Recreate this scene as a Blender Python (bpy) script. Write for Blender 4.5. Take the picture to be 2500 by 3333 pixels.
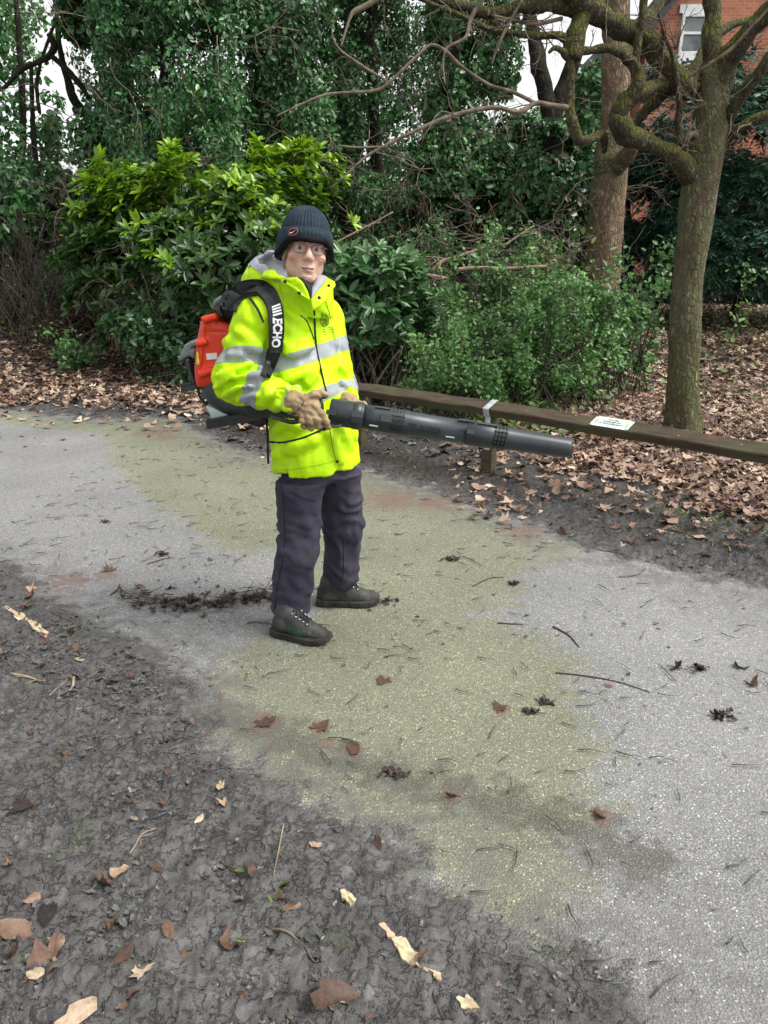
import bpy, math, random
import numpy as np
random.seed(7)
RNG = np.random.default_rng(11)
SC = bpy.context.scene
for _o in list(bpy.data.objects):
    bpy.data.objects.remove(_o, do_unlink=True)
COL = SC.collection

# ---------------------------------------------------------------- camera, sky, sun, exposure
CAM_H, CAM_TILT, CAM_VFOV = 1.52, math.radians(18.4), math.radians(69.0)
cam_data = bpy.data.cameras.new('camera')
cam_data.sensor_fit = 'VERTICAL'
cam_data.angle = CAM_VFOV
cam_data.clip_start = 0.05
cam_data.clip_end = 3000
cam = bpy.data.objects.new('camera', cam_data)
cam.location = (0, 0, CAM_H)
cam.rotation_euler = (math.radians(90) - CAM_TILT, 0, 0)
COL.objects.link(cam)
SC.camera = cam

SUN_EL, SUN_ROT = math.radians(55), math.radians(108)
world = bpy.data.worlds.new('World')
SC.world = world
world.use_nodes = True
wn, wl = world.node_tree.nodes, world.node_tree.links
wn.clear()
w_out = wn.new('ShaderNodeOutputWorld')
w_bg = wn.new('ShaderNodeBackground')
w_sky = wn.new('ShaderNodeTexSky')
w_sky.sky_type = 'NISHITA'
w_sky.sun_disc = False
w_sky.sun_elevation = SUN_EL
w_sky.sun_rotation = SUN_ROT
w_sky.air_density = 1.0
w_sky.dust_density = 3.0
w_sky.ozone_density = 1.0
w_hs = wn.new('ShaderNodeHueSaturation')
w_hs.inputs['Saturation'].default_value = 0.06
w_hs.inputs['Value'].default_value = 1.0
w_bg.inputs['Strength'].default_value = 0.15
wl.new(w_sky.outputs[0], w_hs.inputs['Color'])
wl.new(w_hs.outputs[0], w_bg.inputs['Color'])
wl.new(w_bg.outputs[0], w_out.inputs['Surface'])

sun_data = bpy.data.lights.new('sun', 'SUN')
sun_data.energy = 1.5
sun_data.angle = math.radians(24)
sun_data.color = (1.0, 0.97, 0.92)
sun = bpy.data.objects.new('sun', sun_data)
# the sky's rotation is measured clockwise from +Y; this points the lamp from the same place
_sd = (math.sin(SUN_ROT) * math.cos(SUN_EL), math.cos(SUN_ROT) * math.cos(SUN_EL), math.sin(SUN_EL))
from mathutils import Vector, Matrix
sun.rotation_euler = Vector(_sd).to_track_quat('Z', 'Y').to_euler()
sun.location = (0, 0, 30)
COL.objects.link(sun)

SC.view_settings.view_transform = 'Standard'
SC.view_settings.look = 'None'
SC.view_settings.exposure = 0.90
SC.view_settings.gamma = 1.0
SC.view_settings.use_curve_mapping = False
SC.cycles.max_bounces = 6
SC.cycles.diffuse_bounces = 3
SC.cycles.glossy_bounces = 2
SC.cycles.transmission_bounces = 3
SC.cycles.transparent_max_bounces = 6
SC.cycles.use_denoising = True

# ---------------------------------------------------------------- measuring the place
FOC = 1666.5 / math.tan(CAM_VFOV / 2)
CT, ST = math.cos(CAM_TILT), math.sin(CAM_TILT)

def ray(px, py):
    u = (px - 1250) / FOC
    v = (1666.5 - py) / FOC
    return np.array([u, CT + v * ST, v * CT - ST])

def W(px, py, Y):
    r = ray(px, py)
    return np.array([0, 0, CAM_H]) + r * (Y / r[1])

def G(px, py, z=0.0):
    r = ray(px, py)
    return np.array([0, 0, CAM_H]) + r * ((z - CAM_H) / r[2])

def XZ(px, z, Y):
    d = Y * CT - (z - CAM_H) * ST
    return np.array([(px - 1250) / FOC * d, Y, z])

def pxm(P):
    """source pixels per metre at a point"""
    return FOC / (P[1] * CT - (P[2] - CAM_H) * ST)

# ---------------------------------------------------------------- noise and distance fields
def vnoise(P, seed=0):
    P = np.asarray(P, float)
    i = np.floor(P).astype(np.int64)
    f = P - i
    f = f * f * f * (f * (f * 6 - 15) + 10)
    def h(dx, dy, dz):
        n = ((i[..., 0] + dx) * 73856093) ^ ((i[..., 1] + dy) * 19349663) ^ ((i[..., 2] + dz) * 83492791) ^ (seed * 2654435 + 97)
        n = (n ^ (n >> 13)) * 1274126177
        n = (n ^ (n >> 16)) & 0xffff
        return n / 32767.5 - 1.0
    x, y, z = f[..., 0], f[..., 1], f[..., 2]
    a = h(0,0,0)*(1-x) + h(1,0,0)*x
    b = h(0,1,0)*(1-x) + h(1,1,0)*x
    c = h(0,0,1)*(1-x) + h(1,0,1)*x
    d = h(0,1,1)*(1-x) + h(1,1,1)*x
    return (a*(1-y) + b*y)*(1-z) + (c*(1-y) + d*y)*z

def fbm(P, seed=0, oct=3):
    s, a = 0, 1.0
    for k in range(oct):
        s = s + a * vnoise(P * (2.03 ** k), seed + k)
        a *= 0.5
    return s

def n2(x, y, s, seed=0, oct=3):
    return fbm(np.stack([np.asarray(x)*s, np.asarray(y)*s, np.zeros_like(np.asarray(x)) + .37], -1), seed, oct)

def smin(a, b, k):
    h = np.clip(0.5 + 0.5 * (b - a) / k, 0, 1)
    return b * (1 - h) + a * h - k * h * (1 - h)

def smax(a, b, k):
    return -smin(-a, -b, k)

def sph(P, c, r):
    return np.linalg.norm(P - np.asarray(c), axis=-1) - r

def cap(P, a, b, ra, rb=None):
    a, b = np.asarray(a, float), np.asarray(b, float)
    rb = ra if rb is None else rb
    ab = b - a
    t = np.clip(((P - a) @ ab) / (ab @ ab + 1e-12), 0, 1)
    return np.linalg.norm(P - a - t[..., None] * ab, axis=-1) - (ra + (rb - ra) * t)

def axial(P, a, b):
    ab = np.asarray(b) - np.asarray(a)
    return ((P - np.asarray(a)) @ ab) / (ab @ ab)

def chain(P, pts, rad, k=0.02):
    d = None
    for i in range(len(pts) - 1):
        e = cap(P, pts[i], pts[i + 1], rad[i], rad[i + 1])
        d = e if d is None else smin(d, e, k)
    return d

def ell(P, c, r, R=None):
    q = P - np.asarray(c)
    if R is not None:
        q = q @ np.asarray(R).T
    r = np.asarray(r, float)
    k0 = np.linalg.norm(q / r, axis=-1)
    k1 = np.linalg.norm(q / (r * r), axis=-1) + 1e-9
    return k0 * (k0 - 1.0) / k1

def box(P, c, hs, R=None, rd=0.0):
    q = P - np.asarray(c)
    if R is not None:
        q = q @ np.asarray(R).T
    q = np.abs(q) - (np.asarray(hs) - rd)
    return np.linalg.norm(np.maximum(q, 0), axis=-1) + np.minimum(q.max(-1), 0) - rd

def grad(f, P, e=0.004):
    g = np.stack([f(P + np.eye(3)[k] * e) - f(P - np.eye(3)[k] * e) for k in range(3)], -1)
    return g / (np.linalg.norm(g, axis=-1, keepdims=True) + 1e-9)

def hit(pp, f, y0=2.2, y1=3.7, off=0.0, n=500):
    """where the sight line through each measured point first meets the surface f = off"""
    pp = np.asarray(pp, float)
    rs = np.stack([ray(a, b) for a, b in pp])
    rs = rs / rs[:, 1:2]
    Ys = np.linspace(y0, y1, n)
    vals = np.stack([f(np.array([0, 0, CAM_H]) + rs * Y) - off for Y in Ys])
    out = []
    for j in range(len(pp)):
        v = vals[:, j]
        k = np.argmax(v < 0) if (v < 0).any() else int(np.argmin(v))
        Y = Ys[k]
        if k > 0 and v[k] < 0:
            Y = Ys[k - 1] + (Ys[k] - Ys[k - 1]) * v[k - 1] / (v[k - 1] - v[k])
        out.append(np.array([0, 0, CAM_H]) + rs[j] * Y)
    return np.array(out)

def surfnet(f, lo, hi, h):
    lo, hi = np.asarray(lo, float), np.asarray(hi, float)
    n = np.ceil((hi - lo) / h).astype(int) + 1
    ax = [lo[k] + np.arange(n[k]) * h for k in range(3)]
    X, Y, Z = np.meshgrid(*ax, indexing='ij')
    P = np.stack([X, Y, Z], -1).reshape(-1, 3)
    v = np.concatenate([f(P[i:i + 400000]) for i in range(0, len(P), 400000)]).reshape(n)
    s = v < 0
    nc = n - 1
    cnt = np.zeros(nc); acc = np.zeros(tuple(nc) + (3,))
    base = np.stack(np.meshgrid(*[np.arange(m) for m in nc], indexing='ij'), -1).astype(float)
    def sub(a, o):
        return a[o[0]:o[0] + nc[0], o[1]:o[1] + nc[1], o[2]:o[2] + nc[2]]
    cor = [(i, j, k) for i in (0, 1) for j in (0, 1) for k in (0, 1)]
    for a in cor:
        for d in range(3):
            if a[d]: continue
            b = list(a); b[d] = 1
            va, vb = sub(v, a), sub(v, b)
            m = (va < 0) != (vb < 0)
            with np.errstate(divide='ignore', invalid='ignore'):
                t = np.where(m, va / (va - vb), 0)
            cnt += m
            off = np.array(a, float)
            acc += m[..., None] * off
            acc[..., d] += m * t
    act = cnt > 0
    idx = -np.ones(tuple(nc), int)
    idx[act] = np.arange(act.sum())
    V = lo + (base[act] + acc[act] / cnt[act][:, None]) * h
    Q = []
    for d in range(3):
        e1, e2 = (d + 1) % 3, (d + 2) % 3
        sl0 = [slice(None)] * 3; sl1 = [slice(None)] * 3
        sl0[d] = slice(0, -1); sl1[d] = slice(1, None)
        a, b = s[tuple(sl0)], s[tuple(sl1)]
        for flip, m in ((False, a & ~b), (True, ~a & b)):
            I = np.argwhere(m)
            I = I[(I[:, e1] > 0) & (I[:, e2] > 0) & (I[:, e1] < nc[e1]) & (I[:, e2] < nc[e2])]
            if not len(I): continue
            def g(o1, o2):
                J = I.copy(); J[:, e1] -= o1; J[:, e2] -= o2
                return idx[J[:, 0], J[:, 1], J[:, 2]]
            q = np.stack([g(1, 1), g(0, 1), g(0, 0), g(1, 0)], 1)
            Q.append(q[:, ::-1] if flip else q)
    return V, np.concatenate(Q)

def tri(F):
    F = np.asarray(F)
    if F.shape[1] == 3: return F
    return np.concatenate([F[:, [0, 1, 2]], F[:, [0, 2, 3]]])

def clip_mesh(V, F, d):
    """the part of the surface where the field d (one value per vertex) is positive, cut exactly along d = 0"""
    T = tri(F)
    pos = d > 0
    keep = pos[T].any(1)
    T = T[keep]
    oV = list(V); cache = {}; out = []
    full = pos[T].all(1)
    out += T[full].tolist()
    def cut(i, j):
        key = (min(i, j), max(i, j))
        if key not in cache:
            t = d[i] / (d[i] - d[j])
            cache[key] = len(oV)
            oV.append(V[i] + (V[j] - V[i]) * t)
        return cache[key]
    for t in T[~full]:
        p = pos[t]
        if p.sum() == 1:
            k = int(np.argmax(p)); a, b, c = t[k], t[(k + 1) % 3], t[(k + 2) % 3]
            out.append([a, cut(a, b), cut(a, c)])
        else:
            k = int(np.argmin(p)); a, b, c = t[k], t[(k + 1) % 3], t[(k + 2) % 3]
            x, y = cut(a, b), cut(a, c)
            out.append([x, b, c]); out.append([x, c, y])
    oV = np.array(oV); out = np.array(out, int).reshape(-1, 3)
    u, inv = np.unique(out, return_inverse=True)
    return oV[u], inv.reshape(-1, 3)

def vnormals(V, F):
    T = tri(F)
    n = np.cross(V[T[:, 1]] - V[T[:, 0]], V[T[:, 2]] - V[T[:, 0]])
    N = np.zeros_like(V)
    for k in range(3):
        np.add.at(N, T[:, k], n)
    return N / (np.linalg.norm(N, axis=1, keepdims=True) + 1e-12)

# ---------------------------------------------------------------- objects
def mesh_data(name, V, F, mat=None, attrs=None, smooth=True):
    V = np.asarray(V, np.float32)
    Fs = F if isinstance(F, list) else [F]
    Fs = [np.asarray(f, np.int32) for f in Fs if len(f)]
    me = bpy.data.meshes.new(name)
    me.vertices.add(len(V)); me.vertices.foreach_set('co', V.ravel())
    loops = np.concatenate([f.ravel() for f in Fs])
    tot = np.concatenate([np.full(len(f), f.shape[1], np.int32) for f in Fs])
    me.loops.add(len(loops)); me.loops.foreach_set('vertex_index', loops)
    me.polygons.add(len(tot))
    me.polygons.foreach_set('loop_start', np.concatenate([[0], np.cumsum(tot)[:-1]]).astype(np.int32))
    me.polygons.foreach_set('loop_total', tot)
    me.polygons.foreach_set('use_smooth', np.full(len(tot), bool(smooth)))
    for k, a in (attrs or {}).items():
        a = np.asarray(a, np.float32)
        if a.ndim == 1:
            at = me.attributes.new(k, 'FLOAT', 'POINT'); at.data.foreach_set('value', a)
        else:
            at = me.attributes.new(k, 'FLOAT_VECTOR', 'POINT'); at.data.foreach_set('vector', a.ravel())
    me.update(calc_edges=True)
    if mat is not None:
        me.materials.append(mat)
    return me

def obj(name, V, F, mat=None, parent=None, attrs=None, smooth=True):
    o = bpy.data.objects.new(name, mesh_data(name, V, F, mat, attrs, smooth))
    COL.objects.link(o)
    if parent is not None:
        o.parent = parent
        o.matrix_parent_inverse = world_of(parent).inverted()
    return o

def world_of(o):
    m = o.matrix_basis.copy()
    while o.parent is not None:
        m = o.parent.matrix_basis @ o.matrix_parent_inverse @ m
        o = o.parent
    return m

def tag(o, label=None, cat=None, group=None, kind=None):
    if label: o['label'] = label
    if cat: o['category'] = cat
    if group: o['group'] = group
    if kind: o['kind'] = kind
    return o

def thing(name, label, cat, loc=(0, 0, 0), group=None):
    o = bpy.data.objects.new(name, None)
    o.empty_display_size = 0.1
    o.location = tuple(float(c) for c in loc)
    COL.objects.link(o)
    return tag(o, label, cat, group)

class MB:
    """collects vertices and faces of one mesh"""
    def __init__(s):
        s.V, s.F3, s.F4, s.A, s.n = [], [], [], [], 0
    def add(s, V, F, a=None):
        V = np.asarray(V, float); F = np.asarray(F, int)
        (s.F3 if F.shape[1] == 3 else s.F4).append(F + s.n)
        s.V.append(V); s.n += len(V)
        s.A.append(np.zeros(len(V)) if a is None else np.broadcast_to(np.asarray(a, float), (len(V),)))
        return s
    def box(s, c, hs, R=None, a=None):
        c = np.asarray(c, float)
        v = np.array([[x, y, z] for x in (-1, 1) for y in (-1, 1) for z in (-1, 1)], float) * np.asarray(hs)
        if R is not None: v = v @ np.asarray(R)
        f = [[0, 1, 3, 2], [4, 6, 7, 5], [0, 4, 5, 1], [2, 3, 7, 6], [0, 2, 6, 4], [1, 5, 7, 3]]
        return s.add(v + c, f, a)
    def tube(s, pts, rad, k=8, a=None, caps=True, wob=0, seed=0):
        V, F = tube(pts, rad, k, caps, wob, seed)
        return s.add(V, F, a)
    def build(s, name, mat, parent=None, smooth=True, attr='rnd'):
        F = []
        if s.F4: F.append(np.concatenate(s.F4))
        if s.F3: F.append(np.concatenate(s.F3))
        return obj(name, np.concatenate(s.V), F, mat, parent, {attr: np.concatenate(s.A)}, smooth)

def tube(pts, rad, k=8, caps=True, wob=0, seed=0, flat=1.0):
    pts = np.asarray(pts, float); n = len(pts)
    rad = np.broadcast_to(np.asarray(rad, float), (n,))
    t = np.gradient(pts, axis=0)
    t /= np.linalg.norm(t, axis=1, keepdims=True) + 1e-12
    up = np.array([0, 0, 1.0]) if abs(t[0, 2]) < 0.9 else np.array([1.0, 0, 0])
    u = np.cross(t[0], up); u /= np.linalg.norm(u)
    V = []
    th = np.arange(k) / k * 2 * np.pi
    for i in range(n):
        u = u - t[i] * (u @ t[i]); u /= np.linalg.norm(u) + 1e-12
        w = np.cross(t[i], u)
        V.append(pts[i] + rad[i] * (np.cos(th)[:, None] * u + flat * np.sin(th)[:, None] * w))
    V = np.concatenate(V)
    if wob:
        c = np.repeat(pts, k, 0); dv = V - c
        rr = np.repeat(rad, k)
        V = c + dv * (1 + wob * fbm(V / (rr.mean() * 1.3 + 1e-9), seed, 2))[:, None]
    i = np.arange(n - 1)[:, None] * k; j = np.arange(k)[None]; jn = (j + 1) % k
    F = np.stack([i + j, i + jn, i + k + jn, i + k + j], -1).reshape(-1, 4)
    if caps:
        V = np.concatenate([V, pts[:1], pts[-1:]])
        a, b = n * k, n * k + 1
        jj = np.arange(k)
        # each end is closed by quads folded round its centre point (k is even)
        F = np.concatenate([F, np.stack([np.roll(jj, -1)[::2], jj[::2], np.roll(jj, 1)[::2], np.full(len(jj[::2]), a)], 1),
                            np.stack([(n-1)*k + np.roll(jj, 1)[::2], (n-1)*k + jj[::2], (n-1)*k + np.roll(jj, -1)[::2], np.full(len(jj[::2]), b)], 1)])
    return V, F

def spline(pts, n):
    """a smooth curve (Catmull-Rom) through rows of pts, resampled to n rows"""
    P = np.asarray(pts, float)
    Q = np.concatenate([[2 * P[0] - P[1]], P, [2 * P[-1] - P[-2]]])
    L = np.concatenate([[0], np.cumsum(np.linalg.norm(np.diff(P[:, :3], axis=0), axis=1))])
    s = np.linspace(0, L[-1], n)
    k = np.clip(np.searchsorted(L, s, side='right') - 1, 0, len(P) - 2)
    t = ((s - L[k]) / (L[k + 1] - L[k] + 1e-12))[:, None]
    a, b, c, d = Q[k], Q[k + 1], Q[k + 2], Q[k + 3]
    return 0.5 * (2*b + (c - a)*t + (2*a - 5*b + 4*c - d)*t*t + (3*b - a - 3*c + d)*t*t*t)

# ---------------------------------------------------------------- materials
def mat(name, build):
    m = bpy.data.materials.new(name); m.use_nodes = True
    N, L = m.node_tree.nodes, m.node_tree.links
    N.clear()
    out = N.new('ShaderNodeOutputMaterial')
    class K:
        def node(s, t, **kw):
            n = N.new(t)
            for a, v in kw.items():
                if hasattr(n, a): setattr(n, a, v)
                else: n.inputs[a].default_value = v
            return n
        def link(s, a, b): L.new(a, b)
        def attr(s, nm):
            n = N.new('ShaderNodeAttribute'); n.attribute_name = nm; return n
        def pos(s):
            return N.new('ShaderNodeNewGeometry').outputs['Position']
        def objpos(s):
            return N.new('ShaderNodeTexCoord').outputs['Object']
        def noise(s, scale, detail=3, rough=.55, vec=None, dist=0.0):
            n = N.new('ShaderNodeTexNoise'); n.inputs['Scale'].default_value = scale
            n.inputs['Detail'].default_value = detail; n.inputs['Roughness'].default_value = rough
            n.inputs['Distortion'].default_value = dist
            L.new(vec if vec is not None else s.pos(), n.inputs['Vector'])
            return n.outputs[0]
        def scalev(s, vec, sc):
            n = N.new('ShaderNodeVectorMath'); n.operation = 'MULTIPLY'
            L.new(vec, n.inputs[0]); n.inputs[1].default_value = sc
            return n.outputs[0]
        def ramp(s, fac, stops, interp='LINEAR'):
            n = N.new('ShaderNodeValToRGB'); n.color_ramp.interpolation = interp
            e = n.color_ramp.elements
            while len(e) < len(stops): e.new(0.5)
            for q, (p, c) in zip(e, stops):
                q.position = p
                q.color = (c, c, c, 1) if isinstance(c, (int, float)) else tuple(c) + (1,)
            L.new(fac, n.inputs[0]); return n.outputs[0]
        def m(s, op, a, b=None, c=None):
            n = N.new('ShaderNodeMath'); n.operation = op
            for i, v in enumerate((a, b, c)):
                if v is None: continue
                if isinstance(v, (int, float)): n.inputs[i].default_value = v
                else: L.new(v, n.inputs[i])
            return n.outputs[0]
        def mix(s, fac, a, b, kind='MIX'):
            n = N.new('ShaderNodeMix'); n.data_type = 'RGBA'; n.blend_type = kind; n.clamp_factor = True
            for i, v in ((0, fac), (6, a), (7, b)):
                if isinstance(v, (int, float)): n.inputs[i].default_value = v if i == 0 else (v, v, v, 1)
                elif isinstance(v, (tuple, list)): n.inputs[i].default_value = tuple(v) + (1,)
                else: L.new(v, n.inputs[i])
            return n.outputs[2]
        def smooth(s, x, lo, hi):
            n = N.new('ShaderNodeMapRange'); n.interpolation_type = 'SMOOTHSTEP'; n.clamp = True
            L.new(x, n.inputs[0]); n.inputs[1].default_value = lo; n.inputs[2].default_value = hi
            return n.outputs[0]
        def bump(s, h, strength=0.4, dist=0.01, nrm=None):
            n = N.new('ShaderNodeBump'); n.inputs['Strength'].default_value = strength
            n.inputs['Distance'].default_value = dist
            L.new(h, n.inputs['Height'])
            if nrm is not None: L.new(nrm, n.inputs['Normal'])
            return n.outputs[0]
        def bsdf(s, color, rough=.6, normal=None, metal=0.0, spec=.5, transl=0.0, sss=0.0, coat=0.0):
            b = N.new('ShaderNodeBsdfPrincipled')
            for nm, v in (('Base Color', color), ('Roughness', rough), ('Metallic', metal), ('Specular IOR Level', spec)):
                if isinstance(v, (tuple, list)): b.inputs[nm].default_value = tuple(v) + (1,)
                elif isinstance(v, (int, float)): b.inputs[nm].default_value = v
                else: L.new(v, b.inputs[nm])
            if coat: b.inputs['Coat Weight'].default_value = coat
            if sss:
                b.inputs['Subsurface Weight'].default_value = sss
                b.inputs['Subsurface Radius'].default_value = (.01, .004, .002)
            if normal is not None: L.new(normal, b.inputs['Normal'])
            sh = b.outputs[0]
            if transl:
                t = N.new('ShaderNodeBsdfTranslucent')
                if isinstance(color, (tuple, list)): t.inputs[0].default_value = tuple(color) + (1,)
                else: L.new(color, t.inputs[0])
                mx = N.new('ShaderNodeMixShader'); mx.inputs[0].default_value = transl
                L.new(sh, mx.inputs[1]); L.new(t.outputs[0], mx.inputs[2]); sh = mx.outputs[0]
            L.new(sh, out.inputs['Surface'])
    build(K())
    return m

def M_plain(name, c, rough=.6, metal=0., nscale=60, namp=.25, bump=.15, bscale=200, spec=.5):
    def b(k):
        n = k.noise(nscale, 4)
        col = k.mix(k.smooth(n, .3, .7), tuple(x * (1 - namp) for x in c), tuple(min(1, x * (1 + namp)) for x in c))
        k.bsdf(col, rough, k.bump(k.noise(bscale, 2), bump, .002) if bump else None, metal, spec)
    return mat(name, b)

def M_leaf(name, stops, rough=.38, transl=.22, spec=.5):
    def b(k):
        col = k.ramp(k.attr('rnd').outputs['Fac'], stops)
        col = k.mix(k.smooth(k.noise(35, 2), .35, .7), col, k.mix(1.0, col, (.75, .8, .7), 'MULTIPLY'))
        k.bsdf(col, rough, None, 0, spec, transl)
    return mat(name, b)

# ================================================================ SETTING: ground, path, mud
def sstep(x, a, b):
    t = np.clip((np.asarray(x, float) - a) / (b - a), 0, 1)
    return t * t * (3 - 2 * t)

K_D = 2500 / 1659.0
def dpoly(pts):
    """outline on the ground from measured points of the 1659-wide view"""
    return np.array([G(x * K_D, y * K_D)[:2] for x, y in pts])

def sd_poly(P, poly):
    """signed distance to a closed outline, positive inside"""
    P = np.asarray(P, float)
    d = np.full(len(P), 1e9); ins = np.zeros(len(P), bool)
    for i in range(len(poly)):
        a, b = poly[i], poly[(i + 1) % len(poly)]
        e = b - a; w = P - a
        t = np.clip((w @ e) / (e @ e + 1e-12), 0, 1)
        d = np.minimum(d, np.linalg.norm(w - t[:, None] * e, axis=1))
        c = ((a[1] > P[:, 1]) != (b[1] > P[:, 1]))
        with np.errstate(divide='ignore', invalid='ignore'):
            xx = (b[0] - a[0]) * (P[:, 1] - a[1]) / (b[1] - a[1] + 1e-15) + a[0]
        ins ^= c & (P[:, 0] < xx)
    return np.where(ins, d, -d)

def sd_line(P, line):
    P = np.asarray(P, float); d = np.full(len(P), 1e9)
    for a, b in zip(line[:-1], line[1:]):
        e = b - a; w = P - a
        t = np.clip((w @ e) / (e @ e + 1e-12), 0, 1)
        d = np.minimum(d, np.linalg.norm(w - t[:, None] * e, axis=1))
    return d

MUD_NEAR = np.concatenate([np.array([[-9., 4.6], [-4.2, 4.35]]), dpoly([(0, 1215), (60, 1270), (180, 1330), (270, 1390), (350, 1420), (430, 1490), (455, 1540), (440, 1600), (560, 1690), (640, 1745), (720, 1765), (850, 1808), (915, 1850), (935, 1905), (930, 1965), (1010, 1985), (1110, 2060), (1250, 2075), (1330, 2150), (1360, 2212)]), np.array([[1.0, 0.75], [1.4, -4.], [-9, -4.]])])
VERGE = np.concatenate([np.array([[-60., 9.4], [-9., 8.9]]), dpoly([(0, 884), (100, 890), (200, 905), (300, 900), (390, 905), (430, 930), (560, 982), (700, 995), (820, 1022), (960, 1062), (1090, 1112), (1230, 1165), (1450, 1225), (1659, 1262)]), np.array([[6., 2.6], [60., -30.], [60, 400], [-60, 400]])])
LITTER_R = np.concatenate([dpoly([(1120, 960), (1180, 1010), (1300, 1030), (1420, 1075), (1560, 1105), (1659, 1130)]), np.array([[6., 3.6], [40., 0.], [40., 40.], [1.2, 40.], [1.0, 7.0]])])
LITTER_L = np.concatenate([np.array([[-40., 9.3], [-9., 8.9]]), dpoly([(0, 882), (150, 880), (250, 888), (400, 882), (520, 950), (700, 985), (960, 1062), (1000, 1030), (700, 930), (420, 850), (440, 800)]), np.array([[-2.2, 30.], [-40, 30.]])])
ALGAE = dpoly([(0, 880), (0, 915), (120, 925), (225, 935), (240, 1000), (300, 1060), (375, 1110), (460, 1180), (540, 1195), (600, 1180), (640, 1230), (700, 1300), (640, 1390), (560, 1380), (480, 1425), (470, 1500), (455, 1560), (440, 1600), (560, 1690), (720, 1765), (915, 1850), (935, 1905), (930, 1965), (1060, 2010), (1190, 2080), (1240, 1980), (1230, 1850), (1300, 1750), (1280, 1600), (1250, 1480), (1215, 1390), (1040, 1330), (1110, 1290), (1130, 1235), (1260, 1185), (1000, 1090), (820, 1025), (560, 985), (400, 925), (380, 905), (200, 905)])
SMEAR = dpoly([(430, 1530), (560, 1570), (660, 1615), (800, 1662), (900, 1690), (1000, 1715), (1130, 1745), (1240, 1790), (1390, 1860)])
SWEPT = dpoly([(270, 1280), (340, 1300), (420, 1310), (500, 1300), (590, 1288)])
PULP = [dpoly([(x, y)])[0].tolist() + [r] for x, y, r in [(572, 1560, .085), (690, 1575, .06), (765, 1617, .06), (832, 1472, .055), (1082, 1532, .05), (975, 1722, .05), (1300, 1765, .05), (590, 1608, .03), (700, 1605, .04), (850, 1080, .35), (940, 1085, .25), (1130, 1150, .22), (330, 935, .30), (150, 1255, .16), (230, 1240, .10), (360, 945, .2), (1090, 1545, .03), (480, 1500, .03)]]

def bank(x, y):
    x, y = np.asarray(x, float), np.asarray(y, float)
    b = .62 * sstep(y, 8.8, 16.5) + .35 * sstep(y, 15, 30)
    b = b + .22 * sstep(y, 9, 12) * sstep(-x, 1.5, 4)
    return b + .05 * sstep(y, 6, 8) * n2(x, y, .8, 3, 2)

def gz(x, y):
    return float(bank(np.array([x]), np.array([y]))[0])

def make_ground():
    ys = [-60, -20, -8, -3, -1, 0.1]
    y = 0.62
    while y < 70:
        ys.append(y); y *= 1.0095
    ys += [90, 150, 400, 1500]
    ys = np.array(ys)
    u = np.concatenate([[-40, -12, -5, -2.5, -1.6, -1.25], np.linspace(-1.05, 1.05, 470), [1.25, 1.6, 2.5, 5, 12, 40]])
    sc = 0.35 + 0.545 * np.maximum(ys, 0) + np.where(ys > 80, 60, 0)
    X = u[None] * sc[:, None]
    Y = np.repeat(ys[:, None], len(u), 1)
    P = np.stack([X.ravel(), Y.ravel()], 1)
    near = np.abs(P[:, 1]) < 100
    mud1 = sd_poly(P, MUD_NEAR); verge = sd_poly(P, VERGE); alg = sd_poly(P, ALGAE)
    lit = np.maximum(sd_poly(P, LITTER_R), sd_poly(P, LITTER_L))
    smear = np.minimum(sd_line(P, SMEAR), sd_line(P, SWEPT) + .03)
    pulp = np.full(len(P), -1.0)
    for x, y, r in PULP:
        # patches lie flat; their outlines are broken up by noise in the material
        pulp = np.maximum(pulp, 1 - np.linalg.norm((P - [x, y]) * [1, .9], axis=1) / r)
    w = n2(P[:, 0], P[:, 1], 5, 21, 4)
    mud = np.maximum(mud1, verge * .8) + .05 * w
    Z = bank(P[:, 0], P[:, 1])
    mm = sstep(mud, -.03, .10)
    a = P[:, 0]; b = P[:, 1]
    lump = .55 * n2(a, b, 6, 5, 3) + .5 * (1 - np.abs(n2(a, b, 13, 6, 3))) + .35 * (1 - np.abs(n2(a, b, 30, 8, 3)))
    Z = Z + mm * (.010 + .017 * (lump - .5) + .010 * np.clip(n2(a, b, 55, 16, 2), -.2, .5) * sstep(n2(a, b, 2.5, 19, 2), -.4, .4) + .006 * np.sign(n2(a, b, 22, 18, 3)) * sstep(np.abs(n2(a, b, 22, 18, 3)), 0, .12)) * np.where(near, 1, 0)
    Z = Z + np.where(b > 6, .03 * sstep(b, 6, 9) * n2(a, b, 2.2, 9, 3), 0) * mm
    Z = Z + (1 - mm) * .0012 * n2(a, b, 8, 12, 2)
    V = np.stack([X.ravel(), Y.ravel(), Z], 1)
    nr, ncol = X.shape
    i = np.arange(nr - 1)[:, None] * ncol; j = np.arange(ncol - 1)[None]
    F = np.stack([i + j, i + j + 1, i + ncol + j + 1, i + ncol + j], -1).reshape(-1, 4)
    at = dict(mud=mud, verge=verge, algae=alg, litter=lit, smear=smear, pulp=pulp)
    isp = (mud[F].mean(1) < 0.0)
    for name, sel in (('path', isp), ('ground', ~isp)):
        f = F[sel]; idx, inv = np.unique(f, return_inverse=True)
        o = obj(name, V[idx], inv.reshape(-1, 4), M_GROUND, None, {k: v[idx] for k, v in at.items()})
        tag(o, kind='structure')
    return V, at

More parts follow.
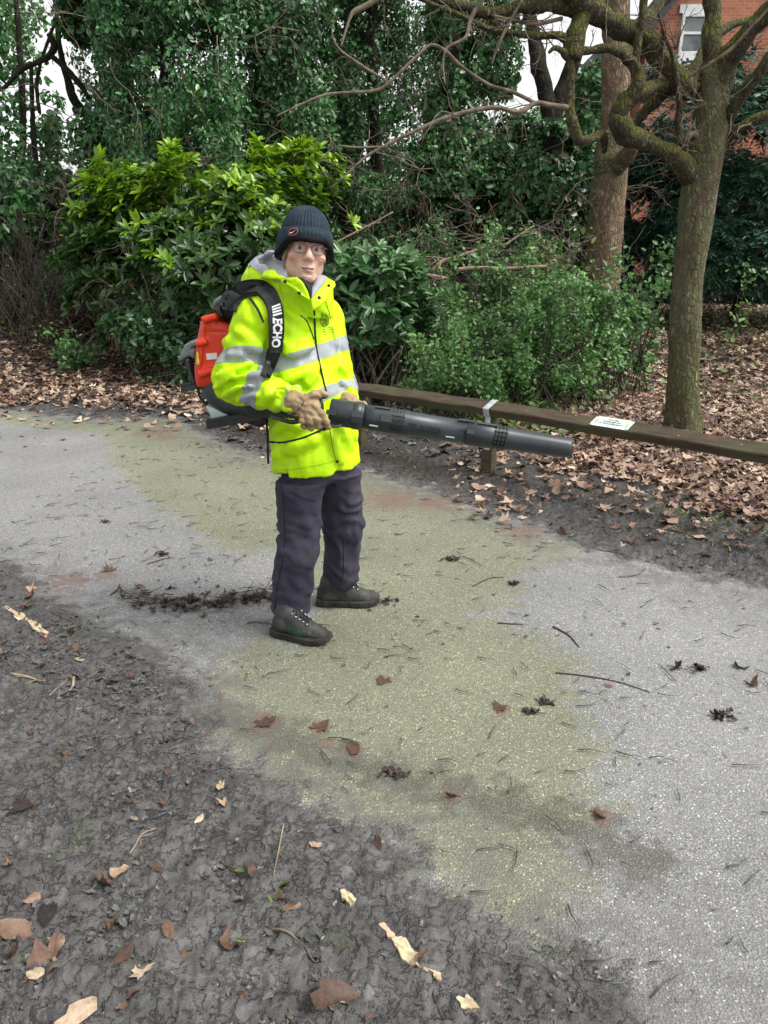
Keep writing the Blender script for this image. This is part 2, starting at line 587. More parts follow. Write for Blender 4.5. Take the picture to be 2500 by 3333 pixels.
def _ground(k):
    A = lambda n: k.attr(n).outputs['Fac']
    pos = k.pos()
    nbig = k.noise(2.2, 4, .6, pos)
    nmid = k.noise(14, 4, .6, pos)
    nfine = k.noise(90, 3, .6, pos)
    # tarmac with pale chippings
    vor = k.node('ShaderNodeTexVoronoi'); vor.inputs['Scale'].default_value = 150; vor.inputs['Randomness'].default_value = 1
    k.link(k.pos(), vor.inputs['Vector'])
    sep = k.node('ShaderNodeSeparateColor'); k.link(vor.outputs['Color'], sep.inputs[0])
    stone = k.ramp(sep.outputs[0], [(0, .17), (.35, .24), (.62, .30), (.90, .37), (.955, .56), (1, .68)])
    edge = k.smooth(vor.outputs['Distance'], .30, .62)
    v2 = k.node('ShaderNodeTexVoronoi'); v2.inputs['Scale'].default_value = 260
    k.link(k.pos(), v2.inputs['Vector'])
    s2 = k.node('ShaderNodeSeparateColor'); k.link(v2.outputs['Color'], s2.inputs[0])
    binder = k.ramp(s2.outputs[0], [(0, .14), (.6, .20), (1, .30)])
    tar = k.mix(edge, stone, binder)
    tar = k.mix(1.0, tar, k.ramp(k.noise(1.1, 4), [(.3, .82), (.7, 1.12)]), 'MULTIPLY')
    tar = k.mix(1.0, tar, (.93, .92, .91), 'MULTIPLY')
    # algae film: greens the binder and yellows the chippings
    alf = k.m('ADD', A('algae'), k.m('MULTIPLY', k.m('SUBTRACT', k.noise(7, 6, .7, pos), .5), .75))
    alf = k.m('ADD', alf, k.m('MULTIPLY', k.m('SUBTRACT', nfine, .5), .35))
    alm = k.smooth(alf, -.10, .10)
    green = k.mix(1.0, tar, (.865, .90, .62), 'MULTIPLY')
    tar = k.mix(alm, tar, green)
    # grit and rotted leaf on the surface
    gr = k.smooth(k.noise(30, 7, .75, pos, .5), .565, .64)
    big = k.smooth(k.noise(3.0, 3), .45, .65)
    tar = k.mix(k.m('MULTIPLY', gr, k.m('MULTIPLY_ADD', big, .55, .25)), tar, (.045, .04, .036))
    sm = k.m('ADD', k.m('MULTIPLY', A('smear'), 6.0), k.m('MULTIPLY', k.m('SUBTRACT', nmid, .5), 3.2))
    smm = k.m('MULTIPLY', k.m('SUBTRACT', 1.0, k.smooth(sm, .05, .85)), .72)
    tar = k.mix(smm, tar, k.mix(edge, (.11, .105, .075), (.045, .044, .032)))
    # mud
    md = k.ramp(k.noise(26, 8, .7, pos), [(.3, .058), (.5, .095), (.72, .150)])
    md = k.mix(1.0, md, (1.03, .99, .96), 'MULTIPLY')
    md = k.mix(1.0, md, k.ramp(nbig, [(.3, (.86, .85, .85)), (.7, (1.06, 1.05, 1.06))]), 'MULTIPLY')
    dk = k.smooth(k.noise(8, 5, .7), .55, .7)
    md = k.mix(k.m('MULTIPLY', dk, .45), md, (.042, .039, .037))
    md = k.mix(k.m('MULTIPLY', k.smooth(k.noise(5, 4, .6), .56, .68), .4), md, (.075, .085, .045))
    # dark wet soil and rotting leaf beyond the rail
    soil = k.ramp(k.noise(30, 5, .7), [(.3, .03), (.5, .075), (.7, .14)])
    soil = k.mix(1.0, soil, (1.0, .82, .72), 'MULTIPLY')
    lm = k.smooth(k.m('ADD', A('litter'), k.m('MULTIPLY', k.m('SUBTRACT', nmid, .5), .5)), -.10, .25)
    md = k.mix(lm, md, soil)
    vm = k.smooth(k.m('ADD', A('verge'), k.m('MULTIPLY', nbig, .2)), .0, .4)
    md = k.mix(k.m('MULTIPLY', vm, .75), md, k.mix(1.0, md, (.52, .48, .46), 'MULTIPLY'))
    mm = k.m('ADD', A('mud'), k.m('MULTIPLY', k.m('SUBTRACT', k.noise(8, 6, .7, pos), .5), .42))
    mm = k.m('ADD', mm, k.m('MULTIPLY', k.m('SUBTRACT', nfine, .5), .10))
    mm = k.smooth(mm, -.07, .05)
    thin = k.smooth(A('mud'), -.50, .02)
    tar = k.mix(k.m('MULTIPLY', thin, k.m('MULTIPLY', k.smooth(k.noise(9, 6, .72, pos), .36, .62), .80)), tar, (.10, .096, .093))
    col = k.mix(mm, tar, md)
    pl = k.m('ADD', A('pulp'), k.m('MULTIPLY', k.m('SUBTRACT', k.noise(26, 5, .7), .5), 3.0))
    pm = k.m('MULTIPLY', k.smooth(pl, .15, .75), .60)
    col = k.mix(pm, col, k.mix(k.smooth(nfine, .3, .7), (.105, .052, .036), (.20, .105, .075)))
    hs = k.m('MULTIPLY', k.m('SUBTRACT', 1.0, edge), .22)
    hm = k.m('MULTIPLY', k.m('ADD', k.noise(60, 6, .7, pos), k.m('MULTIPLY', k.smooth(k.noise(19, 5, .65, pos, .2), .45, .53), 1.1)), k.m('MULTIPLY_ADD', k.smooth(k.noise(3.5, 3), .35, .65), .8, .35))
    h = k.m('ADD', k.m('MULTIPLY', hs, k.m('SUBTRACT', 1.0, mm)), k.m('MULTIPLY', hm, k.m('MULTIPLY', mm, 2.0)))
    rgh = k.m('MULTIPLY_ADD', mm, -.30, .74)
    k.bsdf(col, rgh, k.bump(h, .9, .008), 0, .5)
M_GROUND = mat('ground_surface', _ground)
GV, GA = make_ground()

# ================================================================ TREES, SHRUBS, HOUSE
def nrm(v):
    v = np.asarray(v, float)
    return v / (np.linalg.norm(v, axis=-1, keepdims=True) + 1e-12)

def leaf_tpl(w=.18, fold=.05, droop=.06):
    V = np.array([[0, 0, 0], [.32, w, fold], [.72, w * .85, fold * .7], [1, 0, -droop], [.72, -w * .85, fold * .7], [.32, -w, fold]])
    return V, np.array([[0, 3, 2, 1], [0, 5, 4, 3]])

def maple_tpl(rng, curl=.25, fine=False):
    """a lobed leaf: star outline round a middle point, curled"""
    an = np.radians([-90, -62, -40, -18, 5, 27, 48, 68, 90, 112, 132, 153, 175, 198, 220, 242])
    r = np.array([.10, .30, .42, .24, .50, .30, .34, .36, .56, .36, .34, .30, .50, .24, .42, .30]) * (1 + .14 * rng.standard_normal(16))
    x, y = r * np.cos(an), r * np.sin(an)
    V = np.concatenate([[[0, 0, 0]], np.stack([x, y, np.zeros(16)], 1)])
    ph = rng.uniform(0, 6.28)
    q = V[:, 0] * np.cos(ph) + V[:, 1] * np.sin(ph)
    V[:, 2] = curl * (rng.uniform(.3, 2.2) * q * q + .25 * rng.standard_normal(17) * np.hypot(V[:, 0], V[:, 1]))
    F = [[0, i + 1, (i + 1) % 16 + 1] for i in range(16)]
    if fine:                                     # single leaves get inner rings, so that they roll and crease
        R = [V[1:] * [t, t, 0] for t in (.33, .66)] + [V[1:] * [1, 1, 0]]
        V = np.concatenate([[[0, 0, 0]]] + R)
        q = V[:, 0] * np.cos(ph) + V[:, 1] * np.sin(ph); q2 = -V[:, 0] * np.sin(ph) + V[:, 1] * np.cos(ph)
        V[:, 2] = curl * (rng.uniform(.6, 2.0) * q * q + rng.uniform(-1., 1.6) * q2 * q2 * q2 * 2 + .16 * np.abs(np.sin(np.arctan2(V[:, 1], V[:, 0]) * 2.5)) * np.hypot(V[:, 0], V[:, 1]) + .10 * rng.standard_normal(49) * np.hypot(V[:, 0], V[:, 1]))
        F = F + [[1 + o + i, 17 + o + i, 17 + o + (i + 1) % 16] for o in (0, 16) for i in range(16)] + [[1 + o + i, 17 + o + (i + 1) % 16, 1 + o + (i + 1) % 16] for o in (0, 16) for i in range(16)]
    return V, np.array(F)

def oval_tpl(rng, curl=.2):
    n = 13
    t = np.arange(n) / n * 2 * np.pi
    r = .5 * (1 + .13 * rng.standard_normal(n))
    V = np.concatenate([[[0, 0, 0]], np.stack([r * np.cos(t), .55 * r * np.sin(t), np.zeros(n)], 1)])
    V[:, 2] = curl * (rng.uniform(-1, 2) * V[:, 1] ** 2 * 2 + rng.uniform(-.6, 1) * V[:, 0] ** 2 + .18 * rng.standard_normal(n + 1) * np.hypot(V[:, 0], V[:, 1]))
    return V, np.array([[0, i + 1, (i + 1) % n + 1] for i in range(n)])

def place(mb, tpl, P, D, N, S, A):
    """many copies of a leaf shape: base P, axis D, face normal N, size S, colour value A"""
    V, F = tpl
    D = nrm(D); Y = nrm(np.cross(N, D)); Z = np.cross(D, Y)
    S = np.broadcast_to(np.asarray(S, float), (len(P),))
    X = P[:, None] + S[:, None, None] * (V[None, :, 0:1] * D[:, None] + V[None, :, 1:2] * Y[:, None] + V[None, :, 2:3] * Z[:, None])
    f = F[None] + (np.arange(len(P)) * len(V))[:, None, None]
    mb.add(X.reshape(-1, 3), f.reshape(-1, F.shape[1]), np.repeat(np.broadcast_to(A, (len(P),)), len(V)))

def rand_dir(rng, n):
    return nrm(rng.standard_normal((n, 3)))

# ---- bark, leaf and litter materials
def _bark(base1, base2, moss=(.085, .105, .022), mossy=.5, sc=1.0, red=None):
    def b(k):
        pos = k.pos()
        sp = k.scalev(pos, (25 * sc, 25 * sc, 10 * sc))
        v = k.node('ShaderNodeTexVoronoi'); v.feature = 'DISTANCE_TO_EDGE'; v.inputs['Scale'].default_value = 1.0
        wob = k.node('ShaderNodeVectorMath'); wob.operation = 'ADD'
        nz = k.node('ShaderNodeTexNoise'); nz.inputs['Scale'].default_value = 9 * sc; k.link(pos, nz.inputs['Vector'])
        k.link(sp, wob.inputs[0]); k.link(k.scalev(nz.outputs['Color'], (1.5, 1.5, 1.5)), wob.inputs[1])
        k.link(wob.outputs[0], v.inputs['Vector'])
        rn = k.noise(1.0, 6, .68, k.scalev(pos, (27 * sc, 27 * sc, 8 * sc)), .4)
        ridge = k.smooth(k.m('ABSOLUTE', k.m('SUBTRACT', rn, .5)), .0, .13)
        crack = k.m('MULTIPLY', k.m('MULTIPLY_ADD', k.smooth(v.outputs['Distance'], .02, .26), .85, .15), k.m('MULTIPLY_ADD', ridge, .6, .4))
        n = k.noise(6 * sc, 5, .65)
        col = k.mix(k.smooth(n, .3, .7), base1, base2)
        vc = k.node('ShaderNodeTexVoronoi'); vc.inputs['Scale'].default_value = 1.0; k.link(wob.outputs[0], vc.inputs['Vector'])
        cs = k.node('ShaderNodeSeparateColor'); k.link(vc.outputs['Color'], cs.inputs[0])
        col = k.mix(1.0, col, k.ramp(cs.outputs[0], [(0, .60), (1, 1.55)]), 'MULTIPLY')
        nf = k.noise(70 * sc, 3)
        col = k.mix(1.0, col, k.ramp(nf, [(.3, .7), (.7, 1.2)]), 'MULTIPLY')
        geo = k.node('ShaderNodeNewGeometry'); sx = k.node('ShaderNodeSeparateXYZ'); k.link(geo.outputs['Normal'], sx.inputs[0])
        up = k.m('ADD', k.m('MULTIPLY', sx.outputs[2], .75), k.m('ADD', k.noise(4.5 * sc, 5, .6), mossy - .75))
        mm = k.smooth(up, -.05, .28)
        mc = k.mix(nf, tuple(c * .55 for c in moss), tuple(c * 1.5 for c in moss))
        col = k.mix(k.m('MULTIPLY', mm, .85), col, mc)
        if red:
            col = k.mix(k.m('MULTIPLY', k.smooth(k.noise(2.6, 4), .55, .66), .75), col, red)
        col = k.mix(k.m('MULTIPLY_ADD', crack, .95, .05), tuple(c * .25 for c in base1), col)
        h = k.m('ADD', k.m('MULTIPLY', crack, .7), k.m('MULTIPLY', nf, .35))
        k.bsdf(col, .85, k.bump(h, 1.0, .035 / sc), 0, .25)
    return b
M_BARK = mat('mossy_bark', _bark((.23, .205, .14), (.50, .46, .32), moss=(.19, .205, .06), mossy=.47, red=(.20, .10, .06)))
M_BARK_LIMB = mat('limb_bark', _bark((.10, .088, .055), (.24, .21, .13), moss=(.23, .24, .03), mossy=.36, sc=1.2))  # bark tone darkened to stand for shaded undersides; moss lies on top
M_BARK_PALE = mat('pale_bark', _bark((.36, .25, .155), (.58, .43, .29), mossy=.30, sc=.9))
M_BARK_DARK = mat('dark_bark', _bark((.035, .028, .020), (.085, .07, .05), moss=(.05, .065, .02), mossy=.30))
M_TWIG = M_plain('twig_bark', (.13, .10, .07), .8, nscale=15, namp=.5)
M_TWIG_PALE = M_plain('dead_wood', (.27, .205, .14), .8, nscale=20, namp=.35)
M_TWIG_DARK = M_plain('dark_twig_bark', (.055, .042, .032), .85, nscale=15, namp=.4)
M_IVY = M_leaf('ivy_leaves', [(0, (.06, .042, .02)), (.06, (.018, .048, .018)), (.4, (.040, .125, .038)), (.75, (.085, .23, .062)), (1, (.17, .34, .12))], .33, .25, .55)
M_HOLLY = M_leaf('holly_leaves', [(0, (.06, .04, .02)), (.05, (.018, .052, .020)), (.45, (.044, .145, .044)), (.8, (.092, .25, .068)), (1, (.18, .37, .13))], .32, .25, .55)
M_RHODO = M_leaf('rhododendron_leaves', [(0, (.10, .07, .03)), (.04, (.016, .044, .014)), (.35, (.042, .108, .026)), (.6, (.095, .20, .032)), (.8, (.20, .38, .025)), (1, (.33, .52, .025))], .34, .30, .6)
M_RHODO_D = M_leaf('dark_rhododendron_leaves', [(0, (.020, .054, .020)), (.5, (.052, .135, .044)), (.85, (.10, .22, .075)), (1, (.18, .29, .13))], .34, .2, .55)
M_PRIVET = M_leaf('privet_leaves', [(0, (.045, .11, .035)), (.5, (.10, .235, .066)), (.85, (.18, .36, .10)), (1, (.30, .46, .17))], .38, .3, .5)
M_YEW = M_leaf('conifer_needles', [(0, (.016, .045, .032)), (.5, (.038, .105, .072)), (.85, (.07, .17, .105)), (1, (.11, .21, .11))], .5, .12, .4)
M_BROWNLEAF = M_leaf('dead_bush_leaves', [(0, (.03, .02, .012)), (.5, (.075, .05, .03)), (1, (.17, .115, .07))], .7, .1, .2)
M_LITTER = M_leaf('fallen_leaf_litter', [(0, (.018, .014, .015)), (.15, (.055, .024, .032)), (.28, (.085, .046, .036)), (.48, (.21, .125, .092)), (.7, (.40, .265, .20)), (.88, (.58, .42, .32)), (1, (.70, .57, .45))], .6, .1, .35)
M_DEBRIS = M_leaf('rotted_leaf_scraps', [(0, (.045, .042, .040)), (.5, (.085, .081, .080)), (.85, (.125, .122, .124)), (.94, (.17, .115, .08)), (1, (.26, .24, .15))], .42, 0, .6)
M_GRASS = M_leaf('weed_leaves', [(0, (.05, .08, .02)), (.6, (.13, .18, .05)), (1, (.30, .33, .14))], .5, .2)

# ---- crowns
def column_crown(mb, rng, c, r, n, size, w=.3, gap=.0, nsc=1.5, seed=0, a0=.5, droop=.5, bias=1.0, tpl=None):
    """leaves through a rounded column, thinned by a noise field so that the sky shows in places"""
    c, r = np.asarray(c, float), np.asarray(r, float)
    got = 0; tpl = tpl or leaf_tpl(w, .06, .08)
    while got < n:
        m = int((n - got) * 2.2) + 200
        u = rng.uniform(-1, 1, (m, 3))
        rr = (np.abs(u[:, 0]) ** 2.2 + np.abs(u[:, 1]) ** 2.2 + np.abs(u[:, 2]) ** 5)
        P = c + u * r
        edge = rr + .45 * fbm(P * 1.1, seed + 5, 3)
        f = .8 * fbm(P * nsc, seed, 3) + .75 * fbm(P * 4.5, seed + 9, 2)
        keep = (edge < .95) & (f > gap) & (rng.uniform(0, 1, m) < .35 + .65 * np.clip(edge, 0, 1))
        P = P[keep][:n - got]; k = len(P)
        if not k: continue
        out = nrm((P - c) / r)
        N = nrm(out * .7 + np.array([0, -.25, .75]) + .75 * rng.standard_normal((k, 3)))
        D = nrm(np.cross(N, rand_dir(rng, k)) + np.array([0, 0, -droop]))
        A = np.clip(a0 + .22 * rng.standard_normal(k) + .28 * fbm(P * .9, seed + 3, 2), 0, 1)
        place(mb, tpl, P, D, N, size * np.clip(np.exp(.38 * rng.standard_normal(k)), .4, 1.9), A)
        got += k

def rosettes(mb, rng, C, AX, m, size, A, w=.17, spread=.9, stems=None):
    """whorls of long leaves at twig ends"""
    tpl = leaf_tpl(w, .03, .10)
    n = len(C); AX = nrm(AX)
    for k in range(m):
        ph = k * 2.399 + rng.uniform(0, 6.28, n)
        u = nrm(np.cross(AX, np.array([.3, .9, .2]))); v = np.cross(AX, u)
        lean = rng.uniform(.25, 1.15, n) * spread
        rad = np.cos(ph)[:, None] * u + np.sin(ph)[:, None] * v
        D = nrm(rad * np.sin(lean + .45)[:, None] + AX * np.cos(lean + .45)[:, None] + np.array([0, 0, -.18]))
        N = nrm(AX - D * np.sum(AX * D, 1, keepdims=True) + .2 * rng.standard_normal((n, 3)))
        place(mb, tpl, C + AX * .01 * rng.uniform(-1, 1, (n, 1)), D, N, size * rng.uniform(.65, 1.2, n), np.clip(A + .10 * rng.standard_normal(n), 0, 1))

def twiggy(mb, rng, p0, d, L, r0, depth, up=.1, k=5, split=3, bend=.35, a=0.):
    """a bare branch that forks"""
    n = max(4, int(6 * min(1, L) + 3)); pts = [np.asarray(p0, float)]; d = nrm(d)
    for i in range(n):
        d = nrm(d + bend * rng.standard_normal(3) * .45 + np.array([0, 0, up]) / n)
        pts.append(pts[-1] + d * L / n)
    pts = np.array(pts)
    mb.tube(pts, np.linspace(r0, r0 * .45, len(pts)), k if k % 2 == 0 else k + 1, a)
    if depth > 0:
        for q in range(split):
            t = rng.uniform(.3, 1.0); i = min(len(pts) - 1, int(t * (len(pts) - 1)))
            dd = nrm(d + .95 * rand_dir(rng, 1)[0])
            twiggy(mb, rng, pts[i], dd, L * rng.uniform(.4, .7), r0 * (.62 - .22 * t), depth - 1, up, k, split, bend, a)

def limb_pts(rows, n=None):
    """rows (px, py, depth, radius px) -> points and radii in metres"""
    P = np.array([np.append(W(x, y, Y), r / pxm(W(x, y, Y))) for x, y, Y, r in rows])
    q = spline(P, n or max(10, 5 * len(rows)))
    return q[:, :3], np.maximum(q[:, 3], .002)

def limb(name, rows, m, parent, k=14, wob=.10, seed=0, n=None, lsc=1.0):
    p, r = limb_pts(rows, n or max(14, 7 * len(rows)))
    if r.max() > .03:
        p = p + np.stack([vnoise(p * 9 + 3.1 * q, seed + q) for q in range(3)], -1) * (r * .22)[:, None]
        r = r * (1 + .16 * vnoise(p * 7, seed + 8))
    V, F = tube(p, r * lsc, k, True, wob, seed)
    return obj(name, V, F, m, parent, {'rnd': np.zeros(len(V))})

def ground_pt(px, Y):
    x = XZ(px, .3, Y)[0]
    z = gz(x, Y)
    return np.array([XZ(px, z, Y)[0], Y, z])

# ---- the gnarled mossy tree by the rail
def knobbly_tree():
    Yt = 7.0
    b = ground_pt(2226, Yt)
    t = thing('tree', 'gnarled mossy bare tree with twisting limbs standing just behind the wooden rail', 'tree', b)
    rows = [(2228, 1425, Yt, 86), (2227, 1395, Yt, 70), (2226, 1330, Yt, 59), (2226, 1200, Yt, 54), (2230, 1080, Yt, 55), (2238, 920, Yt, 54), (2258, 760, Yt, 56), (2276, 640, Yt, 62), (2288, 540, Yt, 66), (2304, 450, Yt, 62), (2310, 380, Yt, 58), (2314, 300, Yt, 52), (2316, 230, Yt, 42)]
    p, r = limb_pts(rows, 110)
    r = r * .90
    V, F = tube(p, r, 48, True, 0)
    c = np.concatenate([np.repeat(p, 48, 0), p[:1], p[-1:]]); rr = np.concatenate([np.repeat(r, 48), r[:1], r[-1:]])
    dv = V - c
    th = np.arctan2(dv[:, 1], dv[:, 0])
    # buttress roots at the foot, lumps, and bark plates
    flare = np.exp(-np.maximum(V[:, 2] - b[2], 0) / .16)
    am = 1 + .16 * flare * np.cos(th * 4 + .6) + .07 * fbm(V * [5, 5, 3], 4, 3) + .05 * fbm(V * [22, 22, 6], 7, 2)
    V = c + dv * am[:, None]
    obj('trunk', V, F, M_BARK, t, {'rnd': np.zeros(len(V))})
    L = []
    L.append([(2316, 260, Yt, 40), (2316, 163, Yt, 34), (2318, 60, Yt, 33), (2320, -60, Yt, 32), (2330, -300, Yt - .1, 26)])
    L.append([(2320, 330, Yt, 48), (2340, 275, Yt, 43), (2380, 170, Yt - .1, 38), (2455, 85, Yt - .2, 31), (2530, 10, Yt - .3, 28), (2650, -80, Yt - .4, 22)])
    L.append([(2352, 420, Yt, 26), (2385, 360, Yt - .1, 22), (2436, 283, Yt - .2, 20), (2500, 190, Yt - .3, 17), (2600, 60, Yt - .4, 12)])
    L.append([(2345, 465, Yt, 26), (2391, 430, Yt - .1, 17), (2440, 398, Yt - .15, 15), (2510, 370, Yt - .2, 13), (2620, 330, Yt - .3, 9)])
    # big elbow limb to the left, with its knob
    L.append([(2275, 600, Yt, 42), (2232, 555, Yt - .05, 36), (2188, 500, Yt - .1, 30), (2110, 465, Yt - .15, 33), (2050, 446, Yt - .2, 36), (2020, 405, Yt - .2, 34), (2008, 370, Yt - .2, 28), (1994, 358, Yt - .2, 18)])
    L.append([(2012, 375, Yt - .2, 28), (2040, 330, Yt - .2, 31), (2078, 300, Yt - .2, 28), (2130, 280, Yt - .1, 24), (2190, 262, Yt, 22), (2260, 262, Yt, 30)])
    L.append([(2046, 320, Yt - .2, 26), (2076, 275, Yt - .25, 25), (2072, 225, Yt - .25, 22), (2030, 180, Yt - .3, 19), (1985, 158, Yt - .3, 16), (1930, 163, Yt - .3, 15), (1886, 172, Yt - .35, 16), (1850, 188, Yt - .35, 17), (1826, 165, Yt - .4, 12), (1806, 156, Yt - .4, 10), (1786, 172, Yt - .4, 6)])
    L.append([(1860, 180, Yt - .35, 14), (1860, 240, Yt - .35, 14), (1856, 300, Yt - .35, 16), (1862, 386, Yt - .35, 18), (1886, 452, Yt - .35, 19), (1920, 452, Yt - .3, 15), (1950, 438, Yt - .2, 15), (1966, 452, Yt - .1, 14), (1970, 490, Yt, 12)])
    L.append([(2260, 300, Yt, 42), (2200, 245, Yt - .05, 38), (2135, 172, Yt - .1, 33), (2094, 132, Yt - .15, 34), (2045, 100, Yt - .2, 37), (1972, 62, Yt - .25, 36), (1905, 22, Yt - .3, 36), (1840, -40, Yt - .4, 34), (1700, -110, Yt - .5, 30)])
    L.append([(2062, 195, Yt - .25, 12), (2073, 160, Yt - .25, 14), (2084, 90, Yt - .25, 15), (2096, 20, Yt - .25, 15), (2100, -80, Yt - .25, 13)])
    L.append([(2066, 410, Yt + .1, 16), (2112, 352, Yt + .1, 21), (2176, 292, Yt + .08, 20), (2240, 255, Yt + .1, 20), (2300, 150, Yt + .3, 17), (2370, 90, Yt + .4, 14), (2440, 60, Yt + .5, 10)])
    L.append([(2216, 480, Yt - .05, 20), (2208, 440, Yt - .1, 18), (2212, 386, Yt - .12, 14), (2207, 290, Yt - .14, 10), (2196, 205, Yt - .16, 7), (2166, 122, Yt - .2, 5), (2143, 40, Yt - .25, 4)])
    L.append([(2226, 470, Yt - .1, 8), (2240, 440, Yt - .12, 14), (2262, 440, Yt - .1, 13), (2274, 480, Yt - .05, 10)])
    # heavy bough across the top, and the upright from the elbow
    L.append([(1905, 22, Yt - .3, 33), (1860, 30, Yt - .3, 30), (1790, 15, Yt - .35, 26), (1690, 22, Yt - .4, 22), (1600, 42, Yt - .4, 18), (1540, 30, Yt - .45, 22), (1440, 2, Yt - .5, 17), (1330, -30, Yt - .55, 14)])
    L.append([(1862, 190, Yt - .35, 30), (1870, 130, Yt - .33, 36), (1885, 80, Yt - .31, 30), (1905, 30, Yt - .3, 28)])
    L.append([(1846, 132, Yt - .33, 14), (1820, 118, Yt - .35, 13), (1714, 112, Yt - .4, 12), (1593, 94, Yt - .45, 11), (1503, 52, Yt - .5, 9), (1412, 16, Yt - .55, 7), (1330, -20, Yt - .6, 5)])
    L.append([(1830, 60, Yt - .33, 7), (1744, 78, Yt - .4, 7), (1690, 70, Yt - .4, 6), (1600, 50, Yt - .45, 5)])
    # the long reaching branches
    L.append([(1858, 352, Yt - .35, 11), (1800, 345, Yt - .4, 10), (1744, 336, Yt - .45, 9), (1700, 362, Yt - .5, 9), (1670, 364, Yt - .5, 8), (1611, 350, Yt - .55, 8), (1503, 368, Yt - .6, 8), (1400, 404, Yt - .65, 7), (1262, 470, Yt - .7, 6), (1189, 512, Yt - .75, 5), (1123, 573, Yt - .8, 3), (1080, 610, Yt - .8, 2)])
    L.append([(1744, 336, Yt - .45, 7), (1670, 300, Yt - .5, 7), (1593, 276, Yt - .5, 6), (1503, 217, Yt - .55, 6), (1455, 170, Yt - .6, 6), (1405, 146, Yt - .6, 6), (1358, 182, Yt - .65, 6), (1274, 262, Yt - .7, 6), (1219, 295, Yt - .7, 6), (1069, 307, Yt - .8, 5), (980, 340, Yt - .85, 4), (900, 378, Yt - .9, 2.5)])
    L.append([(1262, 266, Yt - .7, 5), (1180, 215, Yt - .75, 5), (1105, 160, Yt - .8, 4), (1081, 108, Yt - .8, 3), (1090, 40, Yt - .8, 2)])
    L.append([(1262, 478, Yt - .7, 4), (1160, 480, Yt - .75, 4), (1095, 478, Yt - .75, 3), (1040, 520, Yt - .8, 2)])
    L.append([(1581, -20, Yt - .6, 8), (1533, 60, Yt - .62, 7), (1515, 122, Yt - .64, 6), (1455, 157, Yt - .66, 5), (1442, 211, Yt - .68, 4), (1449, 277, Yt - .7, 3)])
    L.append([(1260, -30, Yt - .6, 11), (1200, 14, Yt - .62, 10), (1153, 38, Yt - .64, 9), (1135, 70, Yt - .66, 5), (1110, 150, Yt - .7, 3)])
    L.append([(1700, 0, Yt - .5, 5), (1660, 70, Yt - .5, 5), (1620, 150, Yt - .5, 5), (1600, 210, Yt - .5, 3)])
    L.append([(2240, 250, Yt - .2, 5), (2300, 215, Yt - .25, 6), (2379, 160, Yt - .3, 6), (2440, 95, Yt - .35, 5), (2510, 20, Yt - .4, 4)])
    for i, rows in enumerate(L):
        big = rows[0][3]
        limb('limb', rows, M_BARK_LIMB if big > 11 else M_TWIG, t, 16 if big > 11 else 8, .15 if big > 11 else .05, 20 + i, None, .90)
    # side twigs
    tw = MB(); rng = np.random.default_rng(5)
    for rows, n in ((L[11], 10), (L[16], 9), (L[17], 9), (L[6], 6), (L[1], 6), (L[3], 6), (L[2], 5), (L[15], 7), (L[8], 7), (L[13], 8), (L[4], 4)):
        p, r = limb_pts(rows)
        for _ in range(n):
            i = rng.integers(2, len(p))
            twiggy(tw, rng, p[i], rand_dir(rng, 1)[0] + [0, 0, .15], rng.uniform(.2, .6), min(.006, r[i] * .6), 2, .1, 4, 2, .5)
    for rr in ([(2270, 350, 6.9, 0), (2190, 365, 6.5, 0)], [(2260, 400, 6.9, 0), (2330, 480, 6.6, 0)], [(2200, 160, 6.8, 0), (2230, 20, 6.8, 0)], [(2160, 130, 6.8, 0), (2150, 10, 6.8, 0)]):
        a, bb = W(*rr[0][:3]), W(*rr[1][:3])
        for _ in range(4):
            twiggy(tw, rng, a, bb - a + .25 * rng.standard_normal(3), np.linalg.norm(bb - a), .007, 2, .1, 4, 3, .6)
    tw.build('twigs', M_TWIG, t)['kind'] = 'stuff'
knobbly_tree()

# ---- the straight pale trunk behind it
def pale_tree():
    Y = 11.0
    b = ground_pt(1962, Y)
    t = thing('tree', 'straight pale barked trunk with a mossy collar behind the gnarled tree', 'tree', b)
    rows = [(1956, 1050, Y, 62), (1960, 960, Y, 56), (1968, 850, Y, 53), (1978, 740, Y, 50), (1988, 620, Y, 49), (1996, 520, Y, 48), (2002, 420, Y, 47), (2004, 330, Y, 46), (2006, 200, Y, 44), (2010, 60, Y, 40), (2016, -120, Y, 36), (2020, -400, Y, 28)]
    p, r = limb_pts(rows, 80); V, F = tube(p, r, 28, True, .07, 3)
    obj('trunk', V, F, M_BARK_PALE, t)
    V, F = tube(*limb_pts([(1990, 585, Y - .05, 44), (1990, 566, Y - .02, 51), (1988, 510, Y - .02, 55), (1990, 450, Y - .02, 51), (1995, 420, Y - .05, 46)], 24), 24, True, .2, 8)
    obj('moss_collar', V, F, M_BARK, t)
    limb('limb', [(1998, 560, Y - .1, 22), (2030, 520, Y - .3, 26), (2055, 480, Y - .5, 20), (2066, 440, Y - .6, 14)], M_BARK, t, 12, .15, 3)
    limb('limb', [(1925, 960, Y + .1, 26), (1935, 800, Y + .1, 28), (1948, 640, Y + .1, 26), (1958, 500, Y + .1, 22)], M_BARK, t, 14, .1, 5)
    limb('limb', [(2000, 240, Y, 30), (2060, 110, Y, 28), (2120, 40, Y, 24), (2200, -40, Y, 20)], M_BARK, t, 12, .1, 6)
    limb('limb', [(1998, 150, Y, 22), (1970, 60, Y, 22), (1940, -40, Y, 18)], M_BARK, t, 12, .1, 7)
pale_tree()

